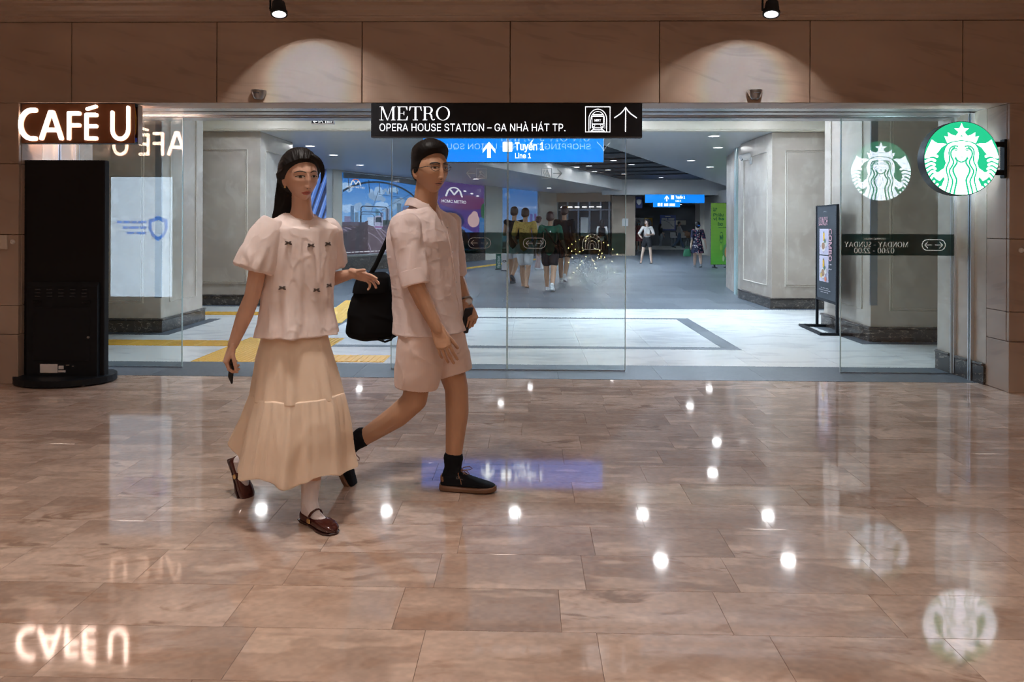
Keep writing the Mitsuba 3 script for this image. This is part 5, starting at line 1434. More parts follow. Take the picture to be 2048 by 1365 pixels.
hr = hand(W['rw'], J(452, 722, 3.17) - W['rw'], (-.8, -.45, .1), -1, scale=.88, curls=[(35, 40, 30), (42, 50, 35), (45, 52, 35), (45, 52, 35)], thumb=(.55, .7, -.5), thumb_curl=20)
wR = rot(-142, -3, 3)
whead = Head(h=.230, w=.146, d=.188, jaw=.66, nose=.80, female=True)
hm_ = whead.with_ears(.95)
hm_ = hm_.transform(np.hstack([wR, W['head'][:, None]]).astype(float))
skin = union([man(body), man(soften(hl, .003, 5)), man(soften(hr, .003, 5)), hm_])
put('body', tri(skin), 'm_skin_fair', wm, smooth=50)
face(whead, wR, W['head'], wm, 'm_lip_red', brow_w=.0042, eye_open=.0078, lip=1.0)


def w_member(v):
    x, y, z = v[:, 0], v[:, 1], v[:, 2]
    line = np.interp(z, [-.11, -.055, -.03, .0, .03, .055, .068, .08], [-.03, -.030, -.026, .000, .030, .058, .078, .2])
    line = line - .35 * np.maximum(np.abs(x) - .045, 0) * 0
    return sstep(.004, -.022, y - line) * sstep(-.10, -.075, z)
def w_thick(v):
    x, y, z = v[:, 0], v[:, 1], v[:, 2]
    return .012 + .010 * sstep(.02, .09, z) + .020 * sstep(-.0, -.08, y) + .010 * sstep(.045, .07, np.abs(x)) * sstep(-.05, .02, z)
hair = put('hair', place_(whead.hair(w_member, w_thick), wR, W['head']), 'm_hair_black', wm, smooth=True)
# long hair down the back, and a lock along the far cheek
def lock(points, widths, flat, ax, seed=0):
    from scipy.interpolate import PchipInterpolator
    tt = np.linspace(0, 1, len(points)); C = PchipInterpolator(tt, np.array(points)); Wd = PchipInterpolator(tt, widths)
    rings = []
    for t in np.linspace(0, 1, 34):
        c = C(t); d = unit(C(min(t + .01, 1)) - C(max(t - .01, 0)))
        a = unit(ax - d * (ax @ d)); b = np.cross(d, a)
        th = np.arange(48) * 2 * PI / 48
        m_ = 1 + .16 * (meshkit.noise(np.stack([np.cos(th) * 5, np.sin(th) * 5, np.full(48, t * 2.5)], 1), seed) - .5)
        rings.append(c + (np.cos(th) * float(Wd(t)) * m_)[:, None] * a + (np.sin(th) * float(Wd(t)) * flat * m_)[:, None] * b)
    return loft(rings)
put('hair_length', lock([J(590, 335, 3.38), J(582, 360, 3.41), J(576, 390, 3.43), J(568, 418, 3.43), J(559, 445, 3.43), J(553, 475, 3.42)], [.050, .060, .056, .047, .038, .016], .70, np.array([1., .4, 0])), 'm_hair_black', hair, smooth=True)
put('hair_lock', lock([J(622, 312, 3.24), J(638, 324, 3.25), J(645, 342, 3.27), J(642, 366, 3.28)], [.012, .014, .010, .002], .7, np.array([1., 0., 0]), 3), 'm_hair_black', hair, smooth=True)
ear = W['head'] + wR @ np.array([.0735, -.010, -.046])
put('earring', trimesh.creation.icosphere(subdivisions=2, radius=.0045), 'm_gold', wm, to_world=T().translate(ear.tolist()))
mat('m_gold', (.75, .55, .25), .2, metal=1.0)

# blouse
mat('m_blouse', (0.76, 0.665, 0.64), 0.85, spec=0.15, sheen=0.4)
mat('m_skirt', (0.74, 0.60, 0.475), 0.85, spec=0.15, sheen=0.4)
def B(px, py): return J(px, py, 3.32)
def blouse_folds(t, th):
    k = sstep(.35, 1.0, t)
    return 1 + k * (.095 * np.sin(6 * th + 1.0) + .06 * np.sin(11 * th + 2.2)) * (0.75 + .25 * np.sin(th * 2 + .6))
top_keys = [(0, W['neck'] + [-.006, .0, -.016], .068, .064), (.05, W['neck'] + [-.006, 0, -.026], .088, .074), (.10, W['neck'] + [0, .0, -.042], .132, .080), (.17, W['neck'] + [0, 0, -.068], .170, .092),
            (.30, B(600, 500), .172, .112), (.5, B(598, 560), .162, .122), (.75, B(596, 615), .166, .128), (.93, B(597, 655), .180, .142), (1.0, B(597, 668), .186, .148)]
torso = drape(top_keys, wr_, wf_, 120, 90, 2.25, blouse_folds)
tv = torso.vertices
tw = sstep(-.09, -.02, tv[:, 2] - W['neck'][2]) * np.clip(((tv - W['neck']) @ wf_) / .07, -.3, 1) * .030
torso.vertices = tv - np.stack([0 * tw, 0 * tw, tw], 1)
def puff(p, q, r0, r1, seed):
    d = unit(q - p); a = unit(np.cross(d, wf_)); b = np.cross(d, a)
    keys = [(0, p - d * .045 + [0, 0, .01], .035, .045), (.18, p, .066, .066), (.45, p + (q - p) * .4, r0, r0 * .95), (.8, p + (q - p) * .85, r1, r1 * .92), (.93, q, r1 * 1.0, r1 * .92), (1.0, q + d * .012, r1 * .9, r1 * .82)]
    fo = lambda t, th: 1 + sstep(.3, 1, t) * (.055 * np.sin(9 * th + seed) + .035 * np.sin(14 * th + 2 * seed))
    return drape(keys, a, b, 84, 46, 2.0, fo)
sl_r = puff(W['rs'] + [.012, .01, .002], W['rs'] * .42 + W['re'] * .58 + [-.012, 0, .0], .082, .094, 1.0)
sl_l = puff(W['ls'] + [-.012, 0, .002], W['ls'] * .42 + W['le'] * .58 + [.035, 0, -.012], .070, .076, 2.3)
bl = union([man(torso), man(sl_r), man(sl_l)])
bl = tri(bl.refine_to_length(.010)); bl.merge_vertices()
trimesh.smoothing.filter_taubin(bl, iterations=6)
bl = wrinkle(bl, .0048, 13, 4, (1, 1, .22))
bl = wrinkle(bl, .0022, 34, 5, (1, 1, .35))
bk = put('blouse', bl, 'm_blouse', wm, smooth=True)
nc = W['neck'] + [-.004, 0, .004]
put('neckline', tube([nc + wr_ * .076 * math.cos(a) + wf_ * .068 * math.sin(a) + [0, 0, -.034 * max(math.sin(a), -.3) - .024] for a in np.linspace(0, 2 * PI, 40)[:-1]], .0045, 8, closed=True), 'm_blouse', bk, smooth=True)
mat('m_bow', (0.06, 0.045, 0.04), 0.5)
for i, (p, n_n) in enumerate(project_marks(bl, [(576, 486), (622, 491), (655, 488), (565, 576), (633, 580), (657, 571)])):
    ax_ = unit(np.cross(n_n, UZ)); ay = np.cross(n_n, ax_)
    ms_ = []
    for a in ((25, .016), (155, .016), (205, .013), (335, .013)):
        d = ax_ * math.cos(math.radians(a[0])) + ay * math.sin(math.radians(a[0]))
        ms_.append(hullballs((p + n_n * .002, .0025), (p + d * a[1] * .6 + n_n * .006, .0042), (p + d * a[1] + n_n * .004, .0022), n=10))
    put('bow', tri(union(ms_)), 'm_bow', bk, smooth=50)

# skirt in two tiers
def sk(px, py, Y=3.32): return J(px, py, Y)
def skirt_folds(t, th):
    a = sstep(.05, 1, t)
    return 1 + a * (.045 * np.sin(8 * th + .6) + .032 * np.sin(13 * th + 1.7) + .018 * np.sin(21 * th))
k1 = [(0, sk(588, 640), .122, .105), (.2, sk(589, 675), .150, .128), (.6, sk(593, 740), .182, .165), (1, sk(596, 792), .200, .190)]
k2 = [(0, sk(596, 786), .200, .190), (.06, sk(596, 796), .207, .197), (.4, sk(595, 850), .230, .225), (.75, sk(592, 905, 3.33), .250, .250), (1, sk(591, 931, 3.33), .262, .255)]
skx = np.array([1., 0, 0]); sky_ = np.array([0, 1., 0])
def tier2(t, th):
    base = skirt_folds(.55 + .45 * t, th) * (1 + .012 * np.sin(34 * th + .4) * (1 - t * .6) + .020 * np.sin(17 * th + 1.0) * t)
    return base * (1 + .10 * sstep(.45, 1, t) * np.exp(-((np.angle(np.exp(1j * (th - 2.75)))) / .55) ** 2))
t1 = drape(k1, skx, sky_, 160, 50, 2.0, skirt_folds)
t2 = drape(k2, skx, sky_, 200, 64, 2.0, tier2)
t1 = wrinkle(t1, .0025, 10, 8, (1, 1, .35)); t2 = wrinkle(t2, .0035, 10, 9, (1, 1, .3))
v = t2.vertices; low_ = sstep(.62, .22, v[:, 2]); t2.vertices = v + np.stack([0 * low_, 0 * low_, low_ * .135 * sstep(-.05, .28, (v[:, 0] + 1.07) * -.72 + (v[:, 1] - 3.33) * .69) + low_ * .015 * np.sin(6 * np.arctan2(v[:, 1] - 3.35, v[:, 0] + 1.09))], 1)
skk = put('skirt', t1, 'm_skirt', wm, smooth=True)
put('lower_tier', t2, 'm_skirt', skk, smooth=True)


def shoe_frame(heel, toe, lift=0.0):
    """axes of a shoe from heel to toe on the floor"""
    f_ = unit((toe - heel) * [1, 1, 0]); s_ = np.array([f_[1], -f_[0], 0]); return f_, s_
def shoe_body(L, sections):
    """sections: (x along, half width, z bottom, z top, squareness) -> closed skin in local axes x forward, y side, z up"""
    rings = []
    for x, hw, z0, z1 in sections:
        th = np.arange(36) * 2 * PI / 36
        y = np.sign(np.cos(th)) * np.abs(np.cos(th)) ** .8 * hw
        zz = np.where(np.sin(th) > 0, np.abs(np.sin(th)) ** .85, -np.abs(np.sin(th)) ** .35)
        z = (z0 + z1) / 2 + zz * (z1 - z0) / 2
        rings.append(np.stack([np.full(36, x * L), y, z], 1)[::-1])
    return loft(rings)
def shoe_place(m, origin, yaw, pitch=0.0, pivot=(0, 0, 0)):
    """pitch lifts the heel about the pivot (local)"""
    m = m.copy(); v = m.vertices - np.array(pivot)
    c, s_ = math.cos(pitch), math.sin(pitch)
    v = np.stack([v[:, 0] * c + v[:, 2] * s_, v[:, 1], -v[:, 0] * s_ + v[:, 2] * c], 1) + np.array(pivot)
    c, s_ = math.cos(yaw), math.sin(yaw)
    m.vertices = np.stack([v[:, 0] * c - v[:, 1] * s_, v[:, 0] * s_ + v[:, 1] * c, v[:, 2]], 1) + origin
    return m


mat('m_maroon', (0.040, 0.007, 0.006), 0.09, spec=0.8)
mat('m_maroon_dark', (0.03, 0.010, 0.009), 0.3)
mat('m_sock', (0.62, 0.58, 0.60), 0.9, spec=0.1)
def mary_jane(origin, yaw, pitch, ankle, calf, socktop):
    L = .235
    P_ = (.80 * L, 0, .0)
    upper = shoe_body(L, [(.0, .012, .018, .050), (.03, .026, .014, .056), (.12, .031, .013, .054), (.30, .030, .012, .048), (.50, .034, .011, .046), (.66, .040, .010, .050), (.80, .040, .009, .046), (.92, .031, .009, .036), (.98, .018, .010, .028), (1.0, .006, .012, .020)])
    hole = [ball((L * x, 0, z), r, 24).scale([1, 1, 1]) for x, z, r in ((.16, .066, .026), (.28, .064, .026), (.40, .062, .027), (.50, .064, .028), (.58, .070, .028))]
    up = tri(man(upper) - union([M_.batch_hull(hole)]))
    sole = shoe_body(L, [(.0, .016, .010, .018), (.04, .030, .008, .018), (.3, .031, .007, .016), (.5, .036, .004, .014), (.66, .043, .001, .012), (.82, .043, .0005, .011), (.94, .032, .001, .011), (1.01, .010, .003, .012)])
    heel = trimesh.convex.convex_hull(np.array([(x, y, z) for x, hw, z in ((.005, .024, .0), (.055, .024, .0), (-.004, .030, .014), (.065, .030, .012)) for y in (-hw, hw)]))
    band = []
    for t in np.linspace(0, PI, 17): band.append((.36 * L + .012 * math.sin(t), -.0345 * math.cos(t), .036 + .040 * math.sin(t)))
    strap = tri(union([M_.batch_hull([ball(np.array(a) + [d, 0, 0], .0022, 8) for a in (p, q) for d in (-.0055, .0055)]) for p, q in zip(band[:-1], band[1:])]))
    s_ = put('shoe', shoe_place(up, origin, yaw, pitch, P_), 'm_maroon', wm, smooth=40)
    put('sole', shoe_place(cat(sole, heel), origin, yaw, pitch, P_), 'm_maroon_dark', s_, smooth=40)
    put('strap', shoe_place(strap, origin, yaw, pitch, P_), 'm_maroon', s_, smooth=50)
    bx = box(.34 * L, .34 * L + .022, -.041, -.034, .022, .042, .003)
    put('buckle', shoe_place(bx, origin, yaw, pitch, P_), 'm_gold', s_)
    def loc(p): 
        m = trimesh.Trimesh(np.array([p]), np.zeros((0, 3), int), process=False); return shoe_place(m, origin, yaw, pitch, P_).vertices[0]
    a0 = loc((.13 * L, 0, .055)); toe_ = loc((.62 * L, 0, .030)); heel_ = loc((.10 * L, 0, .035))
    sock = union([hullballs((heel_, .024), (toe_, .022), (loc((.35 * L, 0, .048)), .027)), hullballs((heel_, .024), (loc((.35 * L, 0, .048)), .027), (ankle, .036)), bone(ankle, socktop, .0365, .043)])
    sm = soften(sock, .006, 8)
    so = put('sock', sm, 'm_sock', wm, smooth=True)
    d = unit(socktop - ankle); a = unit(np.cross(d, [1, 0, 0.1])); b = np.cross(d, a)
    put('sock_cuff', tube([socktop + d * (.026 + .003 * math.sin(t * 12)) + (a * math.cos(t) + b * math.sin(t)) * .0375 for t in np.linspace(0, 2 * PI, 60)[:-1]], .0042, 8, closed=True), 'm_sock', so, smooth=True)
mary_jane(fo_, yf, 0.0, fank, fk, fank + unit(fk - fank) * .085)
yr = math.atan2(-.50, .86)
ro_ = at(488, 992, Z=0) - np.array([math.cos(yr), math.sin(yr), 0]) * .80 * .235
pitch_ = math.radians(58)
def rloc(p):
    m = trimesh.Trimesh(np.array([p]), np.zeros((0, 3), int), process=False); return shoe_place(m, ro_, yr, pitch_, (.80 * .235, 0, 0)).vertices[0]
rank = rloc((.045, 0, .098))
mary_jane(ro_, yr, pitch_, rank, rk, rank + unit(rk - rank) * .075)
ph = thing('phone', 'small black phone held in the hand of the woman', 'phone')
pm = box(-.032, .032, -.004, .004, -.065, .065, .003)
pc = J(463, 736, 3.205)
put('body', pm, 'm_black', ph, to_world=T().translate(pc.tolist()).rotate([0, 0, 1], -55).rotate([0, 1, 0], 20))

# ---------------------------------------------------------------- man
mn = thing('person', 'man with glasses walking in a pale pink shirt and shorts', 'person', 'couple walking past')
mf_ = unit((.84, -.54, 0)); mr_ = np.array([-.54, -.84, 0.])
N = dict(head=J(861, 339, 3.63), neck=J(848, 410, 3.67), chest=J(848, 490, 3.66), waist=J(856, 590, 3.66), hip=J(862, 650, 3.66),
         rs=J(806, 452, 3.50), re=J(832, 572, 3.46), rw=J(876, 660, 3.44), ls=J(898, 450, 3.82), le=J(910, 548, 3.94), lwr=J(934, 611, 3.79),
         rh=J(845, 665, 3.58), rk=J(830, 800, 3.60), ra=J(716, 884, 3.66), lh=J(880, 662, 3.74), lk=J(913, 776, 3.72), la=J(906, 928, 3.66))
pt = [bone(N['neck'] + [0, 0, -.04], N['head'] + [-.012, .016, -.04], .062, .058), bone(N['neck'] + [0, 0, -.04], N['chest'] + [0, 0, .04], .062, .115)]
for s in ('rs', 'ls'): pt.append(bone(N['chest'] + [0, 0, .06], N[s] + [0, 0, -.01], .095, .055))
pt += [bone(N['chest'], N['waist'], .115, .105), bone(N['waist'], N['hip'], .105, .10), bone(N['rh'], N['lh'], .10)]
for a, b, c in (('rs', 're', 'rw'), ('ls', 'le', 'lwr')):
    q = N[b] * .65 + N[c] * .35
    pt += [bone(N[a], N[b], .052, .042), bone(N[b], q, .042, .042), bone(q, N[c], .042, .029)]
for a, b, c in (('rh', 'rk', 'ra'), ('lh', 'lk', 'la')):
    q = N[b] * .68 + N[c] * .32
    off = unit(np.cross(N[c] - N[b], mr_)) * .012
    pt += [bone(N[a], N[b], .090, .060), bone(N[b], q - off, .060, .059), bone(q - off, N[c], .059, .038)]
body = soften(union(pt), .014, 9)
hr = hand(N['rw'], J(890, 700, 3.42) - N['rw'], (-.05, -1, .12), -1, scale=1.0, spread=4.0, curls=[(14, 16, 10), (16, 20, 12), (18, 22, 14), (22, 26, 16)], thumb=(.42, .86, -.3), thumb_curl=8)
hl = hand(N['lwr'], J(946, 640, 3.74) - N['lwr'], (.6, -.7, .3), 1, scale=1.0, curls=[(55, 65, 40), (60, 70, 40), (62, 72, 40), (64, 72, 40)], thumb=(.4, .75, -.6), thumb_curl=20)
mR = rot(-139, 1, 2)
mhead = Head(h=.243, w=.164, d=.204, jaw=.80, nose=1.05)
hm_ = mhead.with_ears(1.05).transform(np.hstack([mR, N['head'][:, None]]).astype(float))
skin = union([man(body), man(soften(hl, .003, 5)), man(soften(hr, .003, 5)), hm_])
put('body', tri(skin), 'm_skin_tan', mn, smooth=50)
face(mhead, mR, N['head'], mn, 'm_lip_plain', brow_w=.0075, eye_open=.0070, mouth_open=.0012)


def m_member(v):
    x, y, z = v[:, 0], v[:, 1], v[:, 2]
    line = np.interp(z, [-.08, -.055, -.03, -.01, .01, .045, .062, .074, .086], [-.055, -.05, -.035, .016, .028, .040, .060, .074, .2])
    return sstep(.004, -.018, y - line) * sstep(-.075, -.055, z)
def m_thick(v):
    x, y, z = v[:, 0], v[:, 1], v[:, 2]
    return .006 + .026 * sstep(.03, .10, z) + .014 * sstep(.045, .09, z) * sstep(-.02, .08, y) + .004 * sstep(.0, -.06, y)
put('hair', place_(mhead.hair(m_member, m_thick, 4, .0014, 110), mR, N['head']), 'm_hair_black', mn, smooth=True)
# glasses
gl = []
k_ = mhead.k
mat('m_wire', (0.05, 0.05, 0.055), 0.25, metal=.7)
gp = put('glasses', None, None, mn, ready=mikit.ply(cat(
    *[tube([mR @ np.array([q * (.0325 + .0255 * math.cos(a) * (1 if True else 1)), .0985 - .006 * (abs(math.cos(a) * .6 + .4)) ** 2, .001 + .0165 * math.sin(a)]) + N['head'] for a in np.linspace(0, 2 * PI, 36)[:-1]], .0011, 6, closed=True) for q in (-1, 1)],
    *[tube([mR @ np.array(p) + N['head'] for p in ((q * .058, .0925, .006), (q * .076, .075, .007), (q * .082, .03, .004), (q * .083, -.005, .000), (q * .083, -.022, -.016))], .0016, 6) for q in (-1, 1)],
    tube([mR @ np.array(p) + N['head'] for p in ((-.008, .0995, .004), (0, .1025, .006), (.008, .0995, .004))], .0012, 6)), 'm_wire', smooth=40))
mat('m_specs', (.9, .9, .9), .05)
for q in (-1, 1):
    a_ = np.linspace(0, 2 * PI, 30)[:-1]
    v = np.array([[q * (.0325 + .025 * math.cos(a)), .0985 - .006 * (abs(math.cos(a) * .6 + .4)) ** 2, .001 + .016 * math.sin(a)] for a in a_] + [[q * .0325, .0945, .001]])
    f = np.array([(i, (i + 1) % 29, 29) for i in range(29)])
    put('lens', trimesh.Trimesh(v @ mR.T + N['head'], f, process=False), 'm_glass_clear', gp)

# shirt
mat('m_linen', (0.73, 0.63, 0.62), 0.88, spec=0.12, sheen=0.3)
mat('m_short', (0.69, 0.55, 0.50), 0.85, spec=0.12, sheen=0.2)
def S_(px, py, Y=3.66): return J(px, py, Y)
skeys = [(0, N['neck'] + [-.004, .004, .004], .062, .060), (.04, N['neck'] + [0, 0, -.022], .090, .078), (.09, N['neck'] + [0, 0, -.045], .155, .092), (.16, N['neck'] + [0, 0, -.085], .203, .115),
         (.32, S_(846, 490), .208, .140), (.55, S_(851, 560), .196, .140), (.8, S_(856, 620), .192, .146), (1.0, S_(859, 664), .200, .158)]
def sfold(t, th): return 1 + sstep(.3, 1, t) * (.022 * np.sin(5 * th + .5) + .014 * np.sin(11 * th + 1))
torso = drape(skeys, mr_, mf_, 110, 84, 2.3, sfold)
def sleeve(p, q, r0, r1, seed):
    d = unit(q - p); a = unit(np.cross(d, mf_)); b = np.cross(d, a)
    fo = lambda t, th: 1 + .035 * np.sin(3 * th + 7 * t + seed) + .025 * np.sin(5 * th - 11 * t)
    return drape([(0, p - d * .05, .05, .055), (.15, p, .078, .074), (.55, p * .5 + q * .5, r0, r0), (1, q, r1, r1)], a, b, 72, 50, 2.0, fo)
qr = N['rs'] * .06 + N['re'] * .94; ql_ = N['ls'] * .05 + N['le'] * .95
sh_ = union([man(torso), man(sleeve(N['rs'] + [.01, .01, 0], qr, .073, .066, 0)), man(sleeve(N['ls'] + [-.01, 0, 0], ql_, .070, .062, 2))])
# open neck: a narrow notch below the collar
nb = N['neck'] + mf_ * .02
notch = trimesh.convex.convex_hull(np.array([nb + mr_ * x + mf_ * y + [0, 0, z] for y in (.035, .16) for x, z in ((-.040, .04), (.040, .04), (.0, -.105))]))
sh_ = sh_ - man(notch)
sh_t = tri(sh_.refine_to_length(.009)); sh_t.merge_vertices()
trimesh.smoothing.filter_taubin(sh_t, iterations=10)
sh_t = wrinkle(sh_t, .0050, 10, 21, (1, 1, .30))
sh_t = wrinkle(sh_t, .0016, 30, 22, (.8, .8, .9))
sk_ = put('shirt', sh_t, 'm_linen', mn, smooth=True)
# collar with two points
cols = []
n0 = N['neck'] + [-.006, .002, -.008]
ph_ = np.linspace(-155, 155, 49)
prof_n = 7
rings = []
for a in ph_:
    ar_ = math.radians(a)                             # 0 at the nape
    d = -mf_ * math.cos(ar_) + mr_ * math.sin(ar_)
    fr_ = abs(a) / 155
    drop = .036 + .030 * max(0, (fr_ - .72) / .28)
    r = .062
    base = n0 + [0, 0, .012 - .030 * sstep(.5, 1, fr_)]
    rings.append(np.array([base + d * r, base + d * (r + .001) + [0, 0, .026], base + d * (r + .006) + [0, 0, .033], base + d * (r + .015) + [0, 0, .028], base + d * (r + .026) + [0, 0, .028 - drop * .55], base + d * (r + .034) + [0, 0, .028 - drop],
                           base + d * (r + .029) + [0, 0, .027 - drop], base + d * (r + .012) + [0, 0, .020], base + d * (r + .004) + [0, 0, .024]]))
col = loft(rings)
put('collar', col, 'm_linen', sk_, smooth=40)
def cuff(p, q, r):
    d = unit(q - p); a = unit(np.cross(d, mf_)); b = np.cross(d, a)
    fo = lambda t, th: 1 + .02 * np.sin(4 * th)
    return drape([(0, q - d * .058, r * .98, r * .98), (.08, q - d * .056, r * 1.06, r * 1.06), (.5, q - d * .02, r * 1.07, r * 1.07), (.94, q + d * .012, r * 1.05, r * 1.05), (1, q + d * .014, r * .96, r * .96)], a, b, 48, 16, 2.0, fo)
put('sleeve_cuff', cuff(N['rs'], qr, .067), 'm_linen', sk_, smooth=40)
put('sleeve_cuff', cuff(N['ls'], ql_, .063), 'm_linen', sk_, smooth=40)
pl = project_marks(sh_t, [(893, 455), (898, 480), (903, 505), (907, 535), (910, 565), (914, 595), (919, 625), (925, 650)])
if len(pl) > 3:
    put('placket', tube([p + n_n * .0005 for p, n_n in pl], .0035, 6), 'm_linen', sk_, smooth=True)
    for p, n_n in pl[::2]:
        put('button', trimesh.creation.icosphere(subdivisions=1, radius=.0045), 'm_sock', sk_, to_world=T().translate((p + n_n * .003 - mr_ * .006).tolist()))

# shorts
hipc = N['hip'] + [0, 0, .0]
def leg(h, k, f, r0, r1, seed):
    q = h * (1 - f) + k * f; d = unit(q - h); a = unit(np.cross(d, mf_)); b = np.cross(d, a)
    fo = lambda t, th: 1 + .02 * np.sin(4 * th + seed) * t
    return drape([(0, h + [0, 0, .05], .10, .10), (.35, h * .7 + q * .3, r0, r0), (1, q, r1, r1)], a, b, 64, 40, 2.0, fo)
st = drape([(0, S_(857, 618), .160, .122), (.5, S_(862, 660), .182, .142), (1, S_(864, 705), .17, .135)], mr_, mf_, 72, 20, 2.2)
so_ = union([man(st), man(leg(N['rh'], N['rk'], .80, .120, .106, 0)), man(leg(N['lh'], N['lk'], .76, .120, .108, 1))])
so_t = tri(so_.refine_to_length(.010)); so_t.merge_vertices(); trimesh.smoothing.filter_taubin(so_t, iterations=6)
so_t = wrinkle(so_t, .0045, 10, 31, (1, 1, .8))
put('shorts', so_t, 'm_short', mn, smooth=True)

# sneakers
mat('m_canvas', (0.006, 0.007, 0.010), 0.8, spec=0.12)
mat('m_gum', (0.13, 0.065, 0.036), 0.5)
mat('m_leather', (0.20, 0.10, 0.055), 0.5)
def sneaker(origin, yaw, pitch, ankle, knee):
    L = .285; P_ = (.78 * L, 0, 0)
    sole = shoe_body(L, [(-.005, .016, .006, .034), (.03, .034, .002, .037), (.2, .037, .0005, .034), (.45, .038, .0005, .031), (.70, .047, .0005, .034), (.86, .044, .002, .038), (.96, .030, .005, .038), (1.005, .012, .010, .034)])
    up = shoe_body(L, [(.02, .016, .026, .066), (.05, .029, .026, .086), (.14, .033, .026, .088), (.28, .034, .026, .098), (.40, .036, .026, .092), (.55, .040, .026, .074), (.70, .042, .026, .060), (.86, .038, .026, .047), (.95, .026, .026, .040), (.985, .012, .027, .036)])
    s_ = put('sneaker', shoe_place(up, origin, yaw, pitch, P_), 'm_canvas', mn, smooth=40)
    put('sole', shoe_place(sole, origin, yaw, pitch, P_), 'm_gum', s_, smooth=40)
    ht = shoe_body(L, [(.012, .010, .045, .074), (.03, .026, .044, .082), (.075, .0325, .045, .080), (.09, .031, .05, .07)])
    put('heel_tab', shoe_place(ht, origin, yaw, pitch, P_), 'm_leather', s_, smooth=40)
    lc = []
    for i in range(5):
        x = (.34 + .07 * i) * L; z = .098 - .0105 * i - .004
        lc.append(tube([(x, -.027, z - .012), (x + .004, -.012, z + .004), (x + .007, .012, z + .004), (x + .010, .027, z - .012)], .0022, 6))
    x0 = .37 * L
    for s in (-1, 1):
        lc.append(tube([(x0, 0, .100), (x0 + .012, s * .018, .112), (x0 + .038, s * .036, .112), (x0 + .052, s * .040, .100), (x0 + .036, s * .036, .094), (x0 + .01, s * .014, .100), (x0, 0, .100)], .0023, 6))
        lc.append(tube([(x0, 0, .100), (x0 + .01 * s, s * .024, .092), (x0 + .02 + .012 * s, s * .041, .066), (x0 + .026 + .014 * s, s * .043, .046)], .0020, 6))
    put('laces', shoe_place(cat(*lc), origin, yaw, pitch, P_), 'm_leather', s_, smooth=40)
    ey = [tube([((.34 + .07 * i) * L + .006 * math.cos(t), -.0355 + .0045 * i * .2, .098 - .0105 * i - .022 + .005 * math.sin(t)) for t in np.linspace(0, 2 * PI, 12)[:-1]], .0013, 5, closed=True) for i in (0, 1, 3)]
    put('eyelet', shoe_place(cat(*ey), origin, yaw, pitch, P_), 'm_steel', s_)
    def loc(p): return shoe_place(trimesh.Trimesh(np.array([p]), np.zeros((0, 3), int), process=False), origin, yaw, pitch, P_).vertices[0]
    sk2 = soften(union([hullballs((loc((.13 * L, 0, .07)), .028), (loc((.33 * L, 0, .075)), .027), (ankle, .040)), bone(ankle, ankle + unit(knee - ankle) * .04, .043, .050)]), .008, 6)
    put('sock', sk2, 'm_canvas', mn, smooth=True)
my = math.atan2(-.10, 1)
mo_ = at(880, 980, Z=0)
sneaker(mo_, my, 0.0, N['la'] * [1, 1, 0] + [0, 0, .112], N['lk'])
my2 = math.atan2(-.12, 1)
mo2 = at(692, 968, Z=0) - np.array([math.cos(my2), math.sin(my2), 0]) * .78 * .285
sneaker(mo2, my2, math.radians(60), N['ra'] + [-.012, 0, -.0], N['rk'])

# watch on the far wrist
ww = N['lwr'] * .88 + N['le'] * .12; wd = unit(N['lwr'] - N['le']); wa = unit(np.cross(wd, [0, 1., 0])); wb = np.cross(wd, wa)
wt = thing('wristwatch', 'silver wristwatch on the far wrist of the man in pink', 'watch')
put('band', tube([ww + (wa * math.cos(t) + wb * math.sin(t)) * .0345 for t in np.linspace(0, 2 * PI, 26)[:-1]], .006, 8, closed=True), 'm_steel', wt, smooth=40)
put('case', tri(M_.cylinder(.010, .018, .018, 24)), 'm_steel', wt, to_world=T().translate((ww - np.array([-.02, .028, 0])).tolist()).rotate([1, 0, 0], 70))
ph2 = thing('phone', 'black phone half hidden in the far hand of the man in pink', 'phone')
put('body', box(-.004, .004, -.036, .036, -.07, .07, .003), 'm_black', ph2, to_world=T().translate(J(933, 642, 3.72).tolist()).rotate([0, 0, 1], -30).rotate([0, 1, 0], 14))
rg = thing('ring', 'thin gold ring on the near hand of the man in pink', 'ring')
rp = J(883, 692, 3.425)
put('band', tube([rp + np.array([math.cos(t) * .0098, math.sin(t) * .0098, -.003 * math.cos(t)]) for t in np.linspace(0, 2 * PI, 20)[:-1]], .0013, 6, closed=True), 'm_gold', rg)

# ---------------------------------------------------------------- black backpack hanging behind him
bp = thing('backpack', 'soft black backpack hanging from the far shoulder behind the man in pink', 'backpack')
def K(px, py, Y=3.72): return J(px, py, Y)
kx_, ky_ = unit(np.array([.8, .6, 0])), unit(np.array([-.6, .8, 0]))
bag = drape([(0, K(757, 553), .055, .03), (.08, K(752, 562), .088, .05), (.3, K(750, 590), .112, .065), (.6, K(746, 630), .135, .078), (.85, K(746, 660), .140, .08), (.96, K(748, 672), .128, .07), (1, K(750, 678), .09, .04)],
            kx_, ky_, 72, 50, 2.6, lambda t, th: 1 + .02 * np.sin(5 * th + 6 * t))
bag = wrinkle(bag, .005, 9, 41)
mat('m_bag', (0.006, 0.006, 0.007), 0.85, spec=0.10)
put('bag', bag, 'm_bag', bp, smooth=True)
put('flap', drape([(0, K(752, 545), .05, .02), (.3, K(748, 555, 3.70), .085, .055), (1, K(742, 585, 3.69), .095, .062)], kx_, ky_, 48, 14, 2.6), 'm_bag', bp, smooth=40)
put('strap', tube([K(735, 560, 3.70), K(752, 530, 3.70), K(768, 495, 3.70), K(782, 462, 3.71), K(800, 432, 3.72), K(818, 425, 3.70)], .012, 8), 'm_bag', bp, smooth=True)
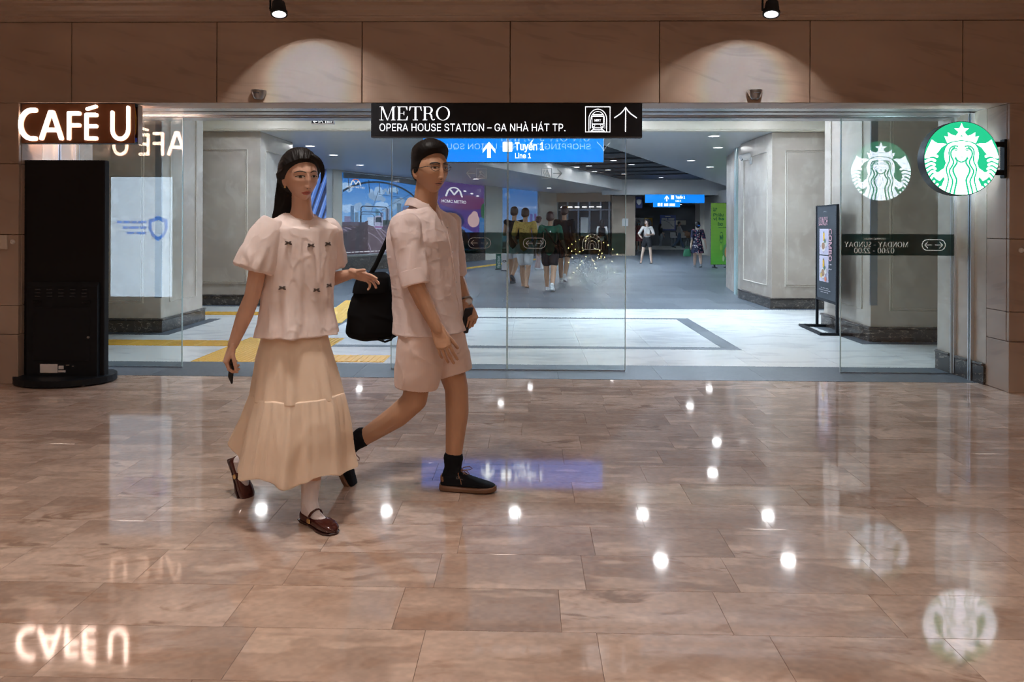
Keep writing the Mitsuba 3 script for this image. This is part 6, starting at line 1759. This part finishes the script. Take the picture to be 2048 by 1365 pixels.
put('strap', tube([K(707, 645, 3.70), K(706, 664, 3.68), K(716, 677, 3.67), K(735, 674, 3.67), K(745, 665, 3.68)], .006, 8), 'm_bag', bp, smooth=True)
put('strap', tube([K(752, 668, 3.69), K(758, 680, 3.67), K(770, 684, 3.67), K(782, 680, 3.69), K(790, 664, 3.72)], .006, 8), 'm_bag', bp, smooth=True)
# ================================================================ PEOPLE IN THE STATION
mat('m_yellow_shirt', (0.52, 0.35, 0.10), 0.8, spec=0.1)
mat('m_cotton_white', (0.66, 0.66, 0.66), 0.85, spec=0.1)
mat('m_cotton_black', (0.015, 0.015, 0.017), 0.85, spec=0.1)
mat('m_green_shirt', (0.022, 0.095, 0.062), 0.85, spec=0.1)
mat('m_denim', (0.10, 0.15, 0.24), 0.85, spec=0.1)
mat('m_denim_pale', (0.40, 0.45, 0.50), 0.85, spec=0.1)
mat('m_rose', (0.50, 0.36, 0.35), 0.85, spec=0.1)
mat('m_hair_chestnut', (0.045, 0.016, 0.012), 0.45)
mat('m_skin_light', (0.55, 0.37, 0.28), 0.5)
mat('m_pale_top', (0.55, 0.52, 0.52), 0.85, spec=0.1)


def t_check(p, n, uv):
    a = SS(.35, .65, dr.abs(dr.sin(p.x * 40))) * .5 + SS(.35, .65, dr.abs(dr.sin(p.z * 40))) * .5
    return MIX((.60, .42, .40), (.42, .07, .07), a)
def t_floral(p, n, uv):
    d1, d2, r = mikit.voronoi(p.x * 16 + p.y * 5, p.z * 16)
    c = MIX((.45, .12, .16), (.55, .50, .47), SS(.45, .55, r))
    return MIX(c, (.010, .012, .028), SS(.26, .36, d1 + .22 * SS(.55, .6, mikit.cell_rand(dr.floor(r * 97)))))
def t_dots(p, n, uv):
    d1, d2, r = mikit.voronoi((p.x + p.y) * 22, p.z * 22)
    return MIX((.25, .13, .03), (.54, .36, .10), SS(.10, .22, d1))
mat('m_check', mikit.proc(t_check), .85, spec=.1)
mat('m_floral', mikit.proc(t_floral), .85, spec=.1)
mat('m_dots', mikit.proc(t_dots), .8, spec=.1)


def walker(label, base, H, yaw, legs=((15, 5), (-15, 25)), arms=((-10, 8, 15), (12, 8, 15)), top=None, sleeve=.45, bottom=None, hair=None, shoes='m_cotton_white', skin='m_skin_tan', head_yaw=0, female=False,
           feet='shoe', show_face=False, girth=1.0, untucked=True, socks=None, lips='m_lip_plain', short=.56):
    k = thing('person', label, 'person', None)
    u = H / 1.72
    hs, sh = (.085 if female else .088) * u, (.158 if female else .185) * u
    hipz, lth, lsh = .505 * H, .235 * H, .225 * H
    P = {}
    low = []
    for i, s in ((0, -1), (1, 1)):                         # 0 its left leg, 1 its right
        a, kb = legs[i][0], legs[i][1]; ab = legs[i][2] if len(legs[i]) > 2 else 0
        h = vec(s * hs, 0, hipz)
        q = h + lth * vec(s * math.sin(math.radians(ab)), math.sin(math.radians(a)), -math.cos(math.radians(a)))
        b = math.radians(a - kb)
        r = q + lsh * vec(s * math.sin(math.radians(ab)), math.sin(b), -math.cos(b))
        P['h', i], P['k', i], P['a', i], P['p', i] = h, q, r, max(0, kb - max(a, 0)) * .75
        low.append(r[2] - .050 * u * (1 if P['p', i] < 20 else 1.4))
    dz = -min(low)
    P = {kk: (v + [0, 0, dz] if isinstance(v, np.ndarray) else v) for kk, v in P.items()}
    pel, wai, che, nek, hed = [vec(0, y * u, z * H + dz * .9) for y, z in ((0, .53), (0, .62), (0, .735), (-.01, .83), (.012, .925))]
    for i, s in ((0, -1), (1, 1)):
        sw, ab, el = arms[i][:3]; inw = arms[i][3] if len(arms[i]) > 3 else 0
        S0 = vec(s * sh, -.005, .805 * H + dz * .9)
        up = vec(s * math.sin(math.radians(ab)), math.sin(math.radians(sw)), -math.cos(math.radians(sw)) * math.cos(math.radians(ab)))
        E0 = S0 + unit(up) * .172 * H
        f = math.radians(sw + el); fd = unit(vec(s * math.sin(math.radians(ab - inw)), math.sin(f), -math.cos(f)))
        P['s', i], P['e', i], P['w', i], P['f', i] = S0, E0, E0 + fd * .148 * H, fd
    R = rot(yaw)
    def G(m): return place_(m, R, base)
    parts = [bone(nek - [0, 0, .03 * u], hed - [0, -.0, .03 * u], .052 * u, .047 * u, 14), bone(nek - [0, 0, .05 * u], che, .055 * u, .10 * u * girth, 14)]
    for i in (0, 1):
        parts += [bone(che + [0, 0, .05 * u], P['s', i], .075 * u, .046 * u, 14), bone(P['s', i], P['e', i], .046 * u * girth, .037 * u, 14), bone(P['e', i], P['w', i], .038 * u, .025 * u, 14)]
        parts += [bone(P['h', i], P['k', i], .083 * u * girth, .054 * u * girth, 14), bone(P['k', i] * .7 + P['a', i] * .3, P['k', i], .054 * u * girth, .052 * u, 14), bone(P['k', i] * .7 + P['a', i] * .3, P['a', i], .054 * u * girth, .034 * u, 14)]
        s = (-1, 1)[i]
        parts.append(hand(P['w', i], P['f', i], vec(s, .0, .15), -s * 1, scale=.95 * u))
    parts += [bone(che, wai, .105 * u * girth, .095 * u * girth, 14), bone(wai, pel, .095 * u * girth, .105 * u * girth, 14)]
    hd = Head(h=.232 * u, w=.155 * u, d=.198 * u, jaw=.66, female=female, sub=4)
    hR = rot(head_yaw)
    b = soften(union(parts), .022, 6)
    hm = hd.with_ears().transform(np.hstack([hR, hed[:, None]]).astype(float))
    put('body', G(tri(union([man(b), hm]))), skin, k, smooth=50)
    HR = R @ hR; HC = R @ hed + base
    if show_face: face(hd, HR, HC, k, lips, eye_open=.008)
    if hair:
        style, hm_at = hair
        if style == 'short':
            mem = lambda v: sstep(.004, -.012, v[:, 1] - np.interp(v[:, 2], [-.08, -.05, -.01, .01, .045, .062, .08], [-.055, -.045, .012, .028, .05, .07, .2])) * sstep(-.08, -.058, v[:, 2])
            th = lambda v: .007 + .018 * sstep(.02, .09, v[:, 2]) + .006 * sstep(0, -.06, v[:, 1])
        else:
            mem = lambda v: sstep(.004, -.014, v[:, 1] - np.interp(v[:, 2], [-.11, -.03, .0, .05, .068, .08], [-.02, -.015, .005, .05, .078, .2])) * sstep(-.11, -.08, v[:, 2])
            th = lambda v: .014 + .010 * sstep(.02, .09, v[:, 2]) + .012 * sstep(0, -.07, v[:, 1])
        hk = put('hair', place_(hd.hair(mem, th, 2), HR, HC), hm_at, k, smooth=True)
        def hp(*p): return HC + HR @ (np.array(p) * u)
        if style == 'long': put('hair_length', lock([hp(0, -.06, .05), hp(0, -.088, -.02), hp(0, -.09, -.10), hp(0, -.085, -.18), hp(0, -.08, -.25)], [.06, .085, .088, .075, .03], .42, R @ np.array([1., 0, 0])), hm_at, hk, smooth=True)
        if style == 'bun': put('hair_bun', lock([hp(0, -.085, -.0), hp(0, -.115, .005), hp(0, -.145, .01)], [.02, .046, .012], .9, R @ np.array([1., 0, 0])), hm_at, hk, smooth=True)
    if top:
        g = .020 * u
        tp = [bone(che + [0, 0, .045 * u], che - [0, 0, .08 * H * .3], .112 * u * girth + g * .4, .112 * u * girth + g * .5, 16), bone(che, wai, .112 * u * girth + g * .5, .108 * u * girth + g * .6, 16)]
        if untucked: tp.append(bone(wai, pel - [0, 0, .005], .108 * u * girth + g * .6, .118 * u * girth + g * .7, 16))
        tp.append(bone(nek - [0, 0, .045 * u], che, .062 * u, .11 * u * girth, 16))
        for i in (0, 1):
            tp.append(bone(che + [0, 0, .05 * u], P['s', i], .088 * u, .060 * u, 16))
            if sleeve > 0:
                q = P['s', i] * (1 - sleeve * 1.5) + P['e', i] * sleeve * 1.5 if sleeve <= .66 else P['e', i]
                tp.append(bone(P['s', i], q, .060 * u * girth, .058 * u * girth, 16))
        tt = tri(union(tp).refine_to_length(.03)); tt.merge_vertices(); trimesh.smoothing.filter_taubin(tt, iterations=6)
        put('shirt', G(wrinkle(tt, .004 * u, 12, 3)), top, k, smooth=True)
    if bottom:
        kind, bm_at = bottom
        if kind in ('shorts', 'trousers'):
            bt = [hullballs((pel + [0, 0, .03], .112 * u * girth), (P['h', 0], .098 * u * girth), (P['h', 1], .098 * u * girth), (wai - [0, 0, .02], .105 * u * girth))]
            for i in (0, 1):
                if kind == 'shorts': bt.append(bone(P['h', i], P['h', i] * (1 - short) + P['k', i] * short, .100 * u * girth, .088 * u * girth, 16))
                else: bt += [bone(P['h', i], P['k', i], .098 * u * girth, .070 * u, 16), bone(P['k', i], P['a', i] + [0, 0, .02], .070 * u, .058 * u, 16)]
            tt = tri(union(bt).refine_to_length(.03)); tt.merge_vertices(); trimesh.smoothing.filter_taubin(tt, iterations=5)
            put(kind, G(wrinkle(tt, .004 * u, 12, 6)), bm_at, k, smooth=True)
        else:
            z1 = {'skirt': .42, 'dress': .33}[kind] * H
            keys = [(0, wai + [0, 0, .02], .115 * u * girth, .10 * u * girth), (.35, pel, .15 * u * girth, .135 * u * girth), (1, vec(0, .0, z1 + dz), .205 * u * girth, .185 * u * girth)]
            put(kind, G(drape(keys, vec(1, 0, 0), vec(0, 1, 0), 64, 24, 2.1, lambda t, th: 1 + t * (.05 * np.sin(7 * th) + .03 * np.sin(11 * th + 1)))), bm_at, k, smooth=True)
    for i in (0, 1):
        a = P['a', i]; pit = math.radians(P['p', i])
        L = .262 * u
        if feet == 'shoe':
            m = cat(shoe_body(L, [(0, .016, .0, .05), (.05, .032, 0, .08), (.25, .036, 0, .085), (.45, .038, 0, .075), (.7, .045, 0, .055), (.9, .038, 0, .042), (1, .014, .004, .03)]))
        elif feet == 'pump':
            m = cat(shoe_body(L * .95, [(0, .014, .012, .05), (.06, .026, .01, .055), (.3, .026, .01, .03), (.6, .036, 0, .035), (.9, .030, 0, .030), (1, .010, .004, .02)]))
        else:
            m = cat(shoe_body(L, [(0, .02, 0, .018), (.1, .036, 0, .02), (.4, .036, 0, .018), (.75, .046, 0, .018), (1, .02, 0, .014)]), tube([(.55 * L, -.045, .012), (.68 * L, -.02, .04), (.78 * L, 0, .045), (.68 * L, .02, .04), (.55 * L, .045, .012)], .007, 6))
        o = a - [0, .05 * u, .062 * u] if pit < .2 else a - [0, .05 * u, .062 * u]
        m = shoe_place(m, vec(0, 0, 0), 0, pit, (.055, 0, .062 * u))
        v = m.vertices; m.vertices = np.stack([-v[:, 1], v[:, 0], v[:, 2]], 1) + [a[0], a[1] - .055, a[2] - .062 * u]
        put('shoe' if feet != 'flip' else 'sandal', G(m), shoes, k, smooth=40)
        if socks: put('sock', G(tri(bone(a + [0, 0, .0], a + [0, 0, .05 * u], .037 * u, .042 * u, 14))), socks, k, smooth=True)
        if feet != 'shoe':
            put('foot', G(tri(hullballs((a, .034 * u), (a + [0, .03, -.03 * u], .03 * u), (a + [0, .14 * u, -.043 * u], .022 * u), (a + [0, -.03 * u, -.035 * u], .026 * u)))), skin, k, smooth=40)
    return k, R, base, P, dict(pel=pel, wai=wai, che=che, nek=nek, hed=hed, u=u)


def spot_on(px, py, d=None):
    if d is None: return at(px, py, Z=0)
    p = at(px, 470, Y=d); return np.array([p[0], p[1], 0.0])


# the group walking away behind the middle doors
walker('man in a yellow shirt and white shorts walking away behind the glass doors', spot_on(1050, 574), 1.76, -14, legs=((14, 4), (-12, 14)), arms=((-8, 12, 50, 30), (-4, 10, 60, 30)), top='m_dots', sleeve=.5, bottom=('shorts', 'm_cotton_white'), hair=('short', 'm_hair_brown'), shoes='m_bag_tan', feet='flip', girth=1.08, short=.74)
walker('person in a black sleeveless top half hidden left of the man in yellow', spot_on(1028, 568.5), 1.80, -16, legs=((10, 4), (-18, 34)), arms=((20, 14, 70, 10), (-6, 8, 20)), top='m_cotton_black', sleeve=0, bottom=('shorts', 'm_cotton_white'), hair=('short', 'm_hair_brown'), shoes='m_slate')
g_ = walker('man in a dark green T-shirt and black shorts walking away behind the glass doors', spot_on(1100, 582), 1.66, -10, legs=((14, 3), (-14, 18)), arms=((6, 12, 30), (10, 12, 30)), top='m_green_shirt', sleeve=.5, bottom=('shorts', 'm_cotton_black'), hair=('short', 'm_hair_chestnut'), shoes='m_cotton_white', socks='m_cotton_white', girth=1.12)
def on_person(w, p): return w[1] @ np.array(p) + w[2]
q = g_[4]
put('bag_strap', tube([on_person(g_, (-.10, -.10, q['nek'][2] - .06)), on_person(g_, (-.02, -.150, q['che'][2])), on_person(g_, (.10, -.145, q['wai'][2])), on_person(g_, (.16, -.06, q['wai'][2] - .06))], .011, 6), 'm_cotton_black', g_[0])
put('shirt_print', place_(trimesh.creation.icosphere(subdivisions=1, radius=.014), np.diag([1, .2, 1.4]), on_person(g_, (.025, -.155, q['nek'][2] - .12))), 'm_cotton_white', g_[0])
walker('tall man in a black T-shirt right of the man in green', spot_on(1128, 566), 1.82, -16, legs=((8, 3), (-14, 24)), arms=((8, 8, 20), (-8, 10, 15)), top='m_cotton_black', sleeve=.5, bottom=('shorts', 'm_cotton_black'), hair=('short', 'm_hair_chestnut'), shoes='m_cotton_white', socks='m_cotton_white')
walker('woman with a bun and pink trousers beside the man in yellow', spot_on(1077, 540), 1.66, -40, legs=((10, 5), (-10, 12)), arms=((5, 8, 40), (-5, 8, 15)), top='m_pale_top', sleeve=0, bottom=('trousers', 'm_rose'), hair=('bun', 'm_hair_chestnut'), skin='m_skin_light', female=True, girth=.9)
# farther along the passage
w1 = walker('woman in a white blouse and black shorts standing legs apart in the passage', spot_on(1294, 527), 1.63, 158, legs=((8, 2, 8), (4, 2, 10)), arms=((22, 24, 60, 70), (14, 30, 50, 60)), top='m_cotton_white', sleeve=.62, bottom=('shorts', 'm_cotton_black'), hair=('long', 'm_hair_black'), shoes='m_cotton_black', feet='pump', skin='m_skin_light', head_yaw=-50, female=True, show_face=True, lips='m_lip_red', girth=.98, untucked=False, short=.45)
w2 = walker('woman in a dark floral dress carrying a green bag away down the passage', spot_on(1395, 535), 1.52, -4, legs=((12, 4), (-10, 22)), arms=((-4, 8, 12), (-12, 14, 8)), top='m_floral', sleeve=.6, bottom=('dress', 'm_floral'), hair=('bun', 'm_hair_black'), shoes='m_alu_dark', skin='m_skin_light', female=True, girth=1.12)
put('hair_clip', place_(box(-.04, .04, -.01, .01, -.02, .02, .006), np.eye(3), on_person(w2, (.02, -.13, w2[4]['hed'][2] - .01))), 'm_blue', w2[0])
hb = thing('handbag', 'green bag hanging from the hand of the woman in the floral dress', 'bag')
hw = on_person(w2, w2[3]['w', 0]) + [-.13, 0, -.02]
put('bag', drape([(0, hw - [0, 0, .10], .09, .04), (.6, hw - [0, 0, .28], .125, .06), (1, hw - [0, 0, .34], .11, .045)], vec(1, 0, 0), vec(0, 1, 0), 32, 10, 2.6), 'm_green_bag', hb, smooth=40)
mat('m_green_bag', (.015, .12, .055), .6)
put('handle', tube([hw + [-.06, 0, -.11], hw + [-.03, 0, .0], hw + [.03, 0, .0], hw + [.06, 0, -.11]], .008, 6), 'm_green_bag', hb)
w3 = walker('woman in a red checked dress and white visor far down the passage', spot_on(1277, 0, 39.0), 1.68, 176, legs=((6, 3), (-6, 6)), arms=((40, 12, 105, 40), (40, 12, 105, 40)), top='m_check', sleeve=.66, bottom=('dress', 'm_check'), hair=('long', 'm_hair_black'), shoes='m_cotton_white', skin='m_skin_light', female=True, show_face=True)
hc = on_person(w3, w3[4]['hed'])
put('visor', place_(lathe([(.0, .085), (.085, .07), (.108, .045), (.115, .04), (.16, .035), (.115, .03), (0, .06)], 24), np.diag([1., 1., 1.]), hc), 'm_cotton_white', w3[0], smooth=40)
put('mask', place_(trimesh.creation.icosphere(subdivisions=2), np.diag([.058, .045, .048]), hc + w3[1] @ np.array([0, .075, -.06])), 'm_mask', w3[0], smooth=True)
mat('m_mask', (.38, .55, .66), .8)
tb = thing('tote_bag', 'white and black tote bag at the side of the woman in the red checked dress', 'bag')
tw_ = on_person(w3, (-.40, 0, .80))
put('bag', cat(box(tw_[0] - .16, tw_[0] + .12, tw_[1] - .05, tw_[1] + .05, .62, 1.0, .02)), 'm_cotton_white', tb)
sh_w = on_person(w3, w3[3]['s', 0]) + [.0, 0, .055]
put('handle', tube([tw_ + [-.1, 0, .18], sh_w, tw_ + [.08, 0, .18]], .012, 6), 'm_cotton_black', tb)
walker('woman in a black T-shirt and pale jeans near the notice board', spot_on(1321, 0, 47.0), 1.52, -60, legs=((8, 3), (-6, 8)), arms=((18, 6, 60, 20), (4, 6, 20)), top='m_cotton_black', sleeve=.5, bottom=('trousers', 'm_denim_pale'), hair=('long', 'm_hair_black'), shoes='m_cotton_white', skin='m_skin_light', female=True)
walker('man in a white shirt and blue jeans striding to the right past the far seats', spot_on(1358, 0, 45.0), 1.72, -86, legs=((24, 4), (-20, 22)), arms=((-10, 6, 40), (25, 6, 60)), top='m_cotton_white', sleeve=.66, bottom=('trousers', 'm_denim'), hair=('short', 'm_hair_black'), shoes='m_cotton_black')
w4 = walker('woman in a white top with a black backpack by the dark shop front', spot_on(1204, 0, 29.0), 1.62, -8, legs=((5, 3), (-5, 6)), arms=((10, 8, 40), (10, 8, 40)), top='m_cotton_white', sleeve=.6, bottom=('trousers', 'm_cotton_black'), hair=('long', 'm_hair_black'), skin='m_skin_light', female=True)
b4_ = thing('backpack', 'small black backpack on the back of the woman by the shop front', 'backpack')
c4 = on_person(w4, (0, -.235, w4[4]['che'][2] - .05))
put('bag', place_(box(-.13, .13, -.06, .06, -.19, .17, .04), w4[1], c4), 'm_bag', b4_, smooth=40)
put('pocket', place_(box(-.10, .10, -.09, -.06, -.17, -.02, .012), w4[1], c4), 'm_bag', b4_)
# standing sign boards by the posters
sg = thing('standing_sign', 'dark standing board with white slanted lettering by the left passage wall', 'standing sign')
a, b = at(992, 539, Y=21.9), at(1002, 508, Y=21.9)
put('board', box(a[0], b[0], 21.9, 21.94, .03, b[2], .004), 'm_green_shirt', sg)
put('foot', box(a[0] - .02, b[0] + .02, 21.8, 22.04, 0, .03), 'm_black', sg)
tx = fit(words('fashion', .1, .002, bold=True), w=.36, h=.10)
v = tx.vertices.copy(); tx.vertices = np.stack([-v[:, 1], v[:, 0], v[:, 2]], 1)
put('lettering', front(tx, (a[0] + b[0]) / 2 + .05, 21.9, .06), 'm_cotton_white', sg)
sg2 = thing('standing_sign', 'grey standing board with a black oval beside the dark lettered board', 'standing sign')
a, b = at(1003.5, 540, Y=21.3), at(1014, 507, Y=21.3)
put('board', box(a[0], b[0], 21.3, 21.34, .03, b[2], .004), 'm_alu', sg2)
put('foot', box(a[0] - .02, b[0] + .02, 21.2, 21.44, 0, .03), 'm_black', sg2)
put('oval', front(ext(affinity.scale(Point(0, 0).buffer(.06), 1, .55).difference(affinity.scale(Point(0, 0).buffer(.035), 1, .5)), .003), (a[0] + b[0]) / 2, 21.3, b[2] * .55), 'm_black', sg2)

# golden palm behind the viewer; unseen lights along it make the middle doors mirror it
gp_ = thing('golden_palm', 'golden palm seen mirrored in the middle glass doors, with unseen lights placed to brighten it', 'plant')
mat('m_gold_leaf', (.62, .38, .08), .35, metal=.5)
gx_, gy_ = 1.30, -2.0
put('pot', lathe([(0, 0), (.17, 0), (.2, .05), (.23, .42), (.21, .42), (.19, .36), (0, .36)], 24), 'm_black', gp_, to_world=T().translate([gx_, gy_, 0]))
put('stem', tube([(gx_, gy_, .36), (gx_ + .01, gy_, .8), (gx_, gy_, 1.0)], .02, 8), 'm_gold_leaf', gp_)
rg_ = random.Random(3)
for i in range(26):
    a = 2 * PI * i / 26 + rg_.uniform(-.1, .1); ln_ = rg_.uniform(.40, .62); up_ = rg_.uniform(.1, .75)
    pts = [np.array([gx_, gy_, .55 + .45 * (i % 3) / 2]) + np.array([math.cos(a) * ln_ * t, math.sin(a) * ln_ * t, up_ * t * .7 - .45 * t * t]) for t in np.linspace(0, 1, 7)]
    lf = []
    for j in range(1, 7):
        d = unit(pts[j] - pts[j - 1]); sd = unit(np.cross(d, UZ))
        for s in (-1, 1):
            lf.append(tube([pts[j], pts[j] + (sd * s * .10 + d * .07) * (1 - .1 * j), pts[j] + (sd * s * .13 + d * .14) * (1 - .1 * j) - [0, 0, .03]], [.007, .009, .002], 4))
    put('frond', cat(tube(pts, .005, 5), *lf), 'm_gold_leaf', gp_)
    if i % 2 == 0: tag(put('unseen_palm_light', cat(*[trimesh.creation.icosphere(subdivisions=0, radius=.017).apply_translation(p + [0, 0, .01]) for p in pts[2:]]), 'm_lamp', gp_, emit=(70, 40, 11)), kind='stuff')  # small unseen lights, placed so the fronds show in the glass
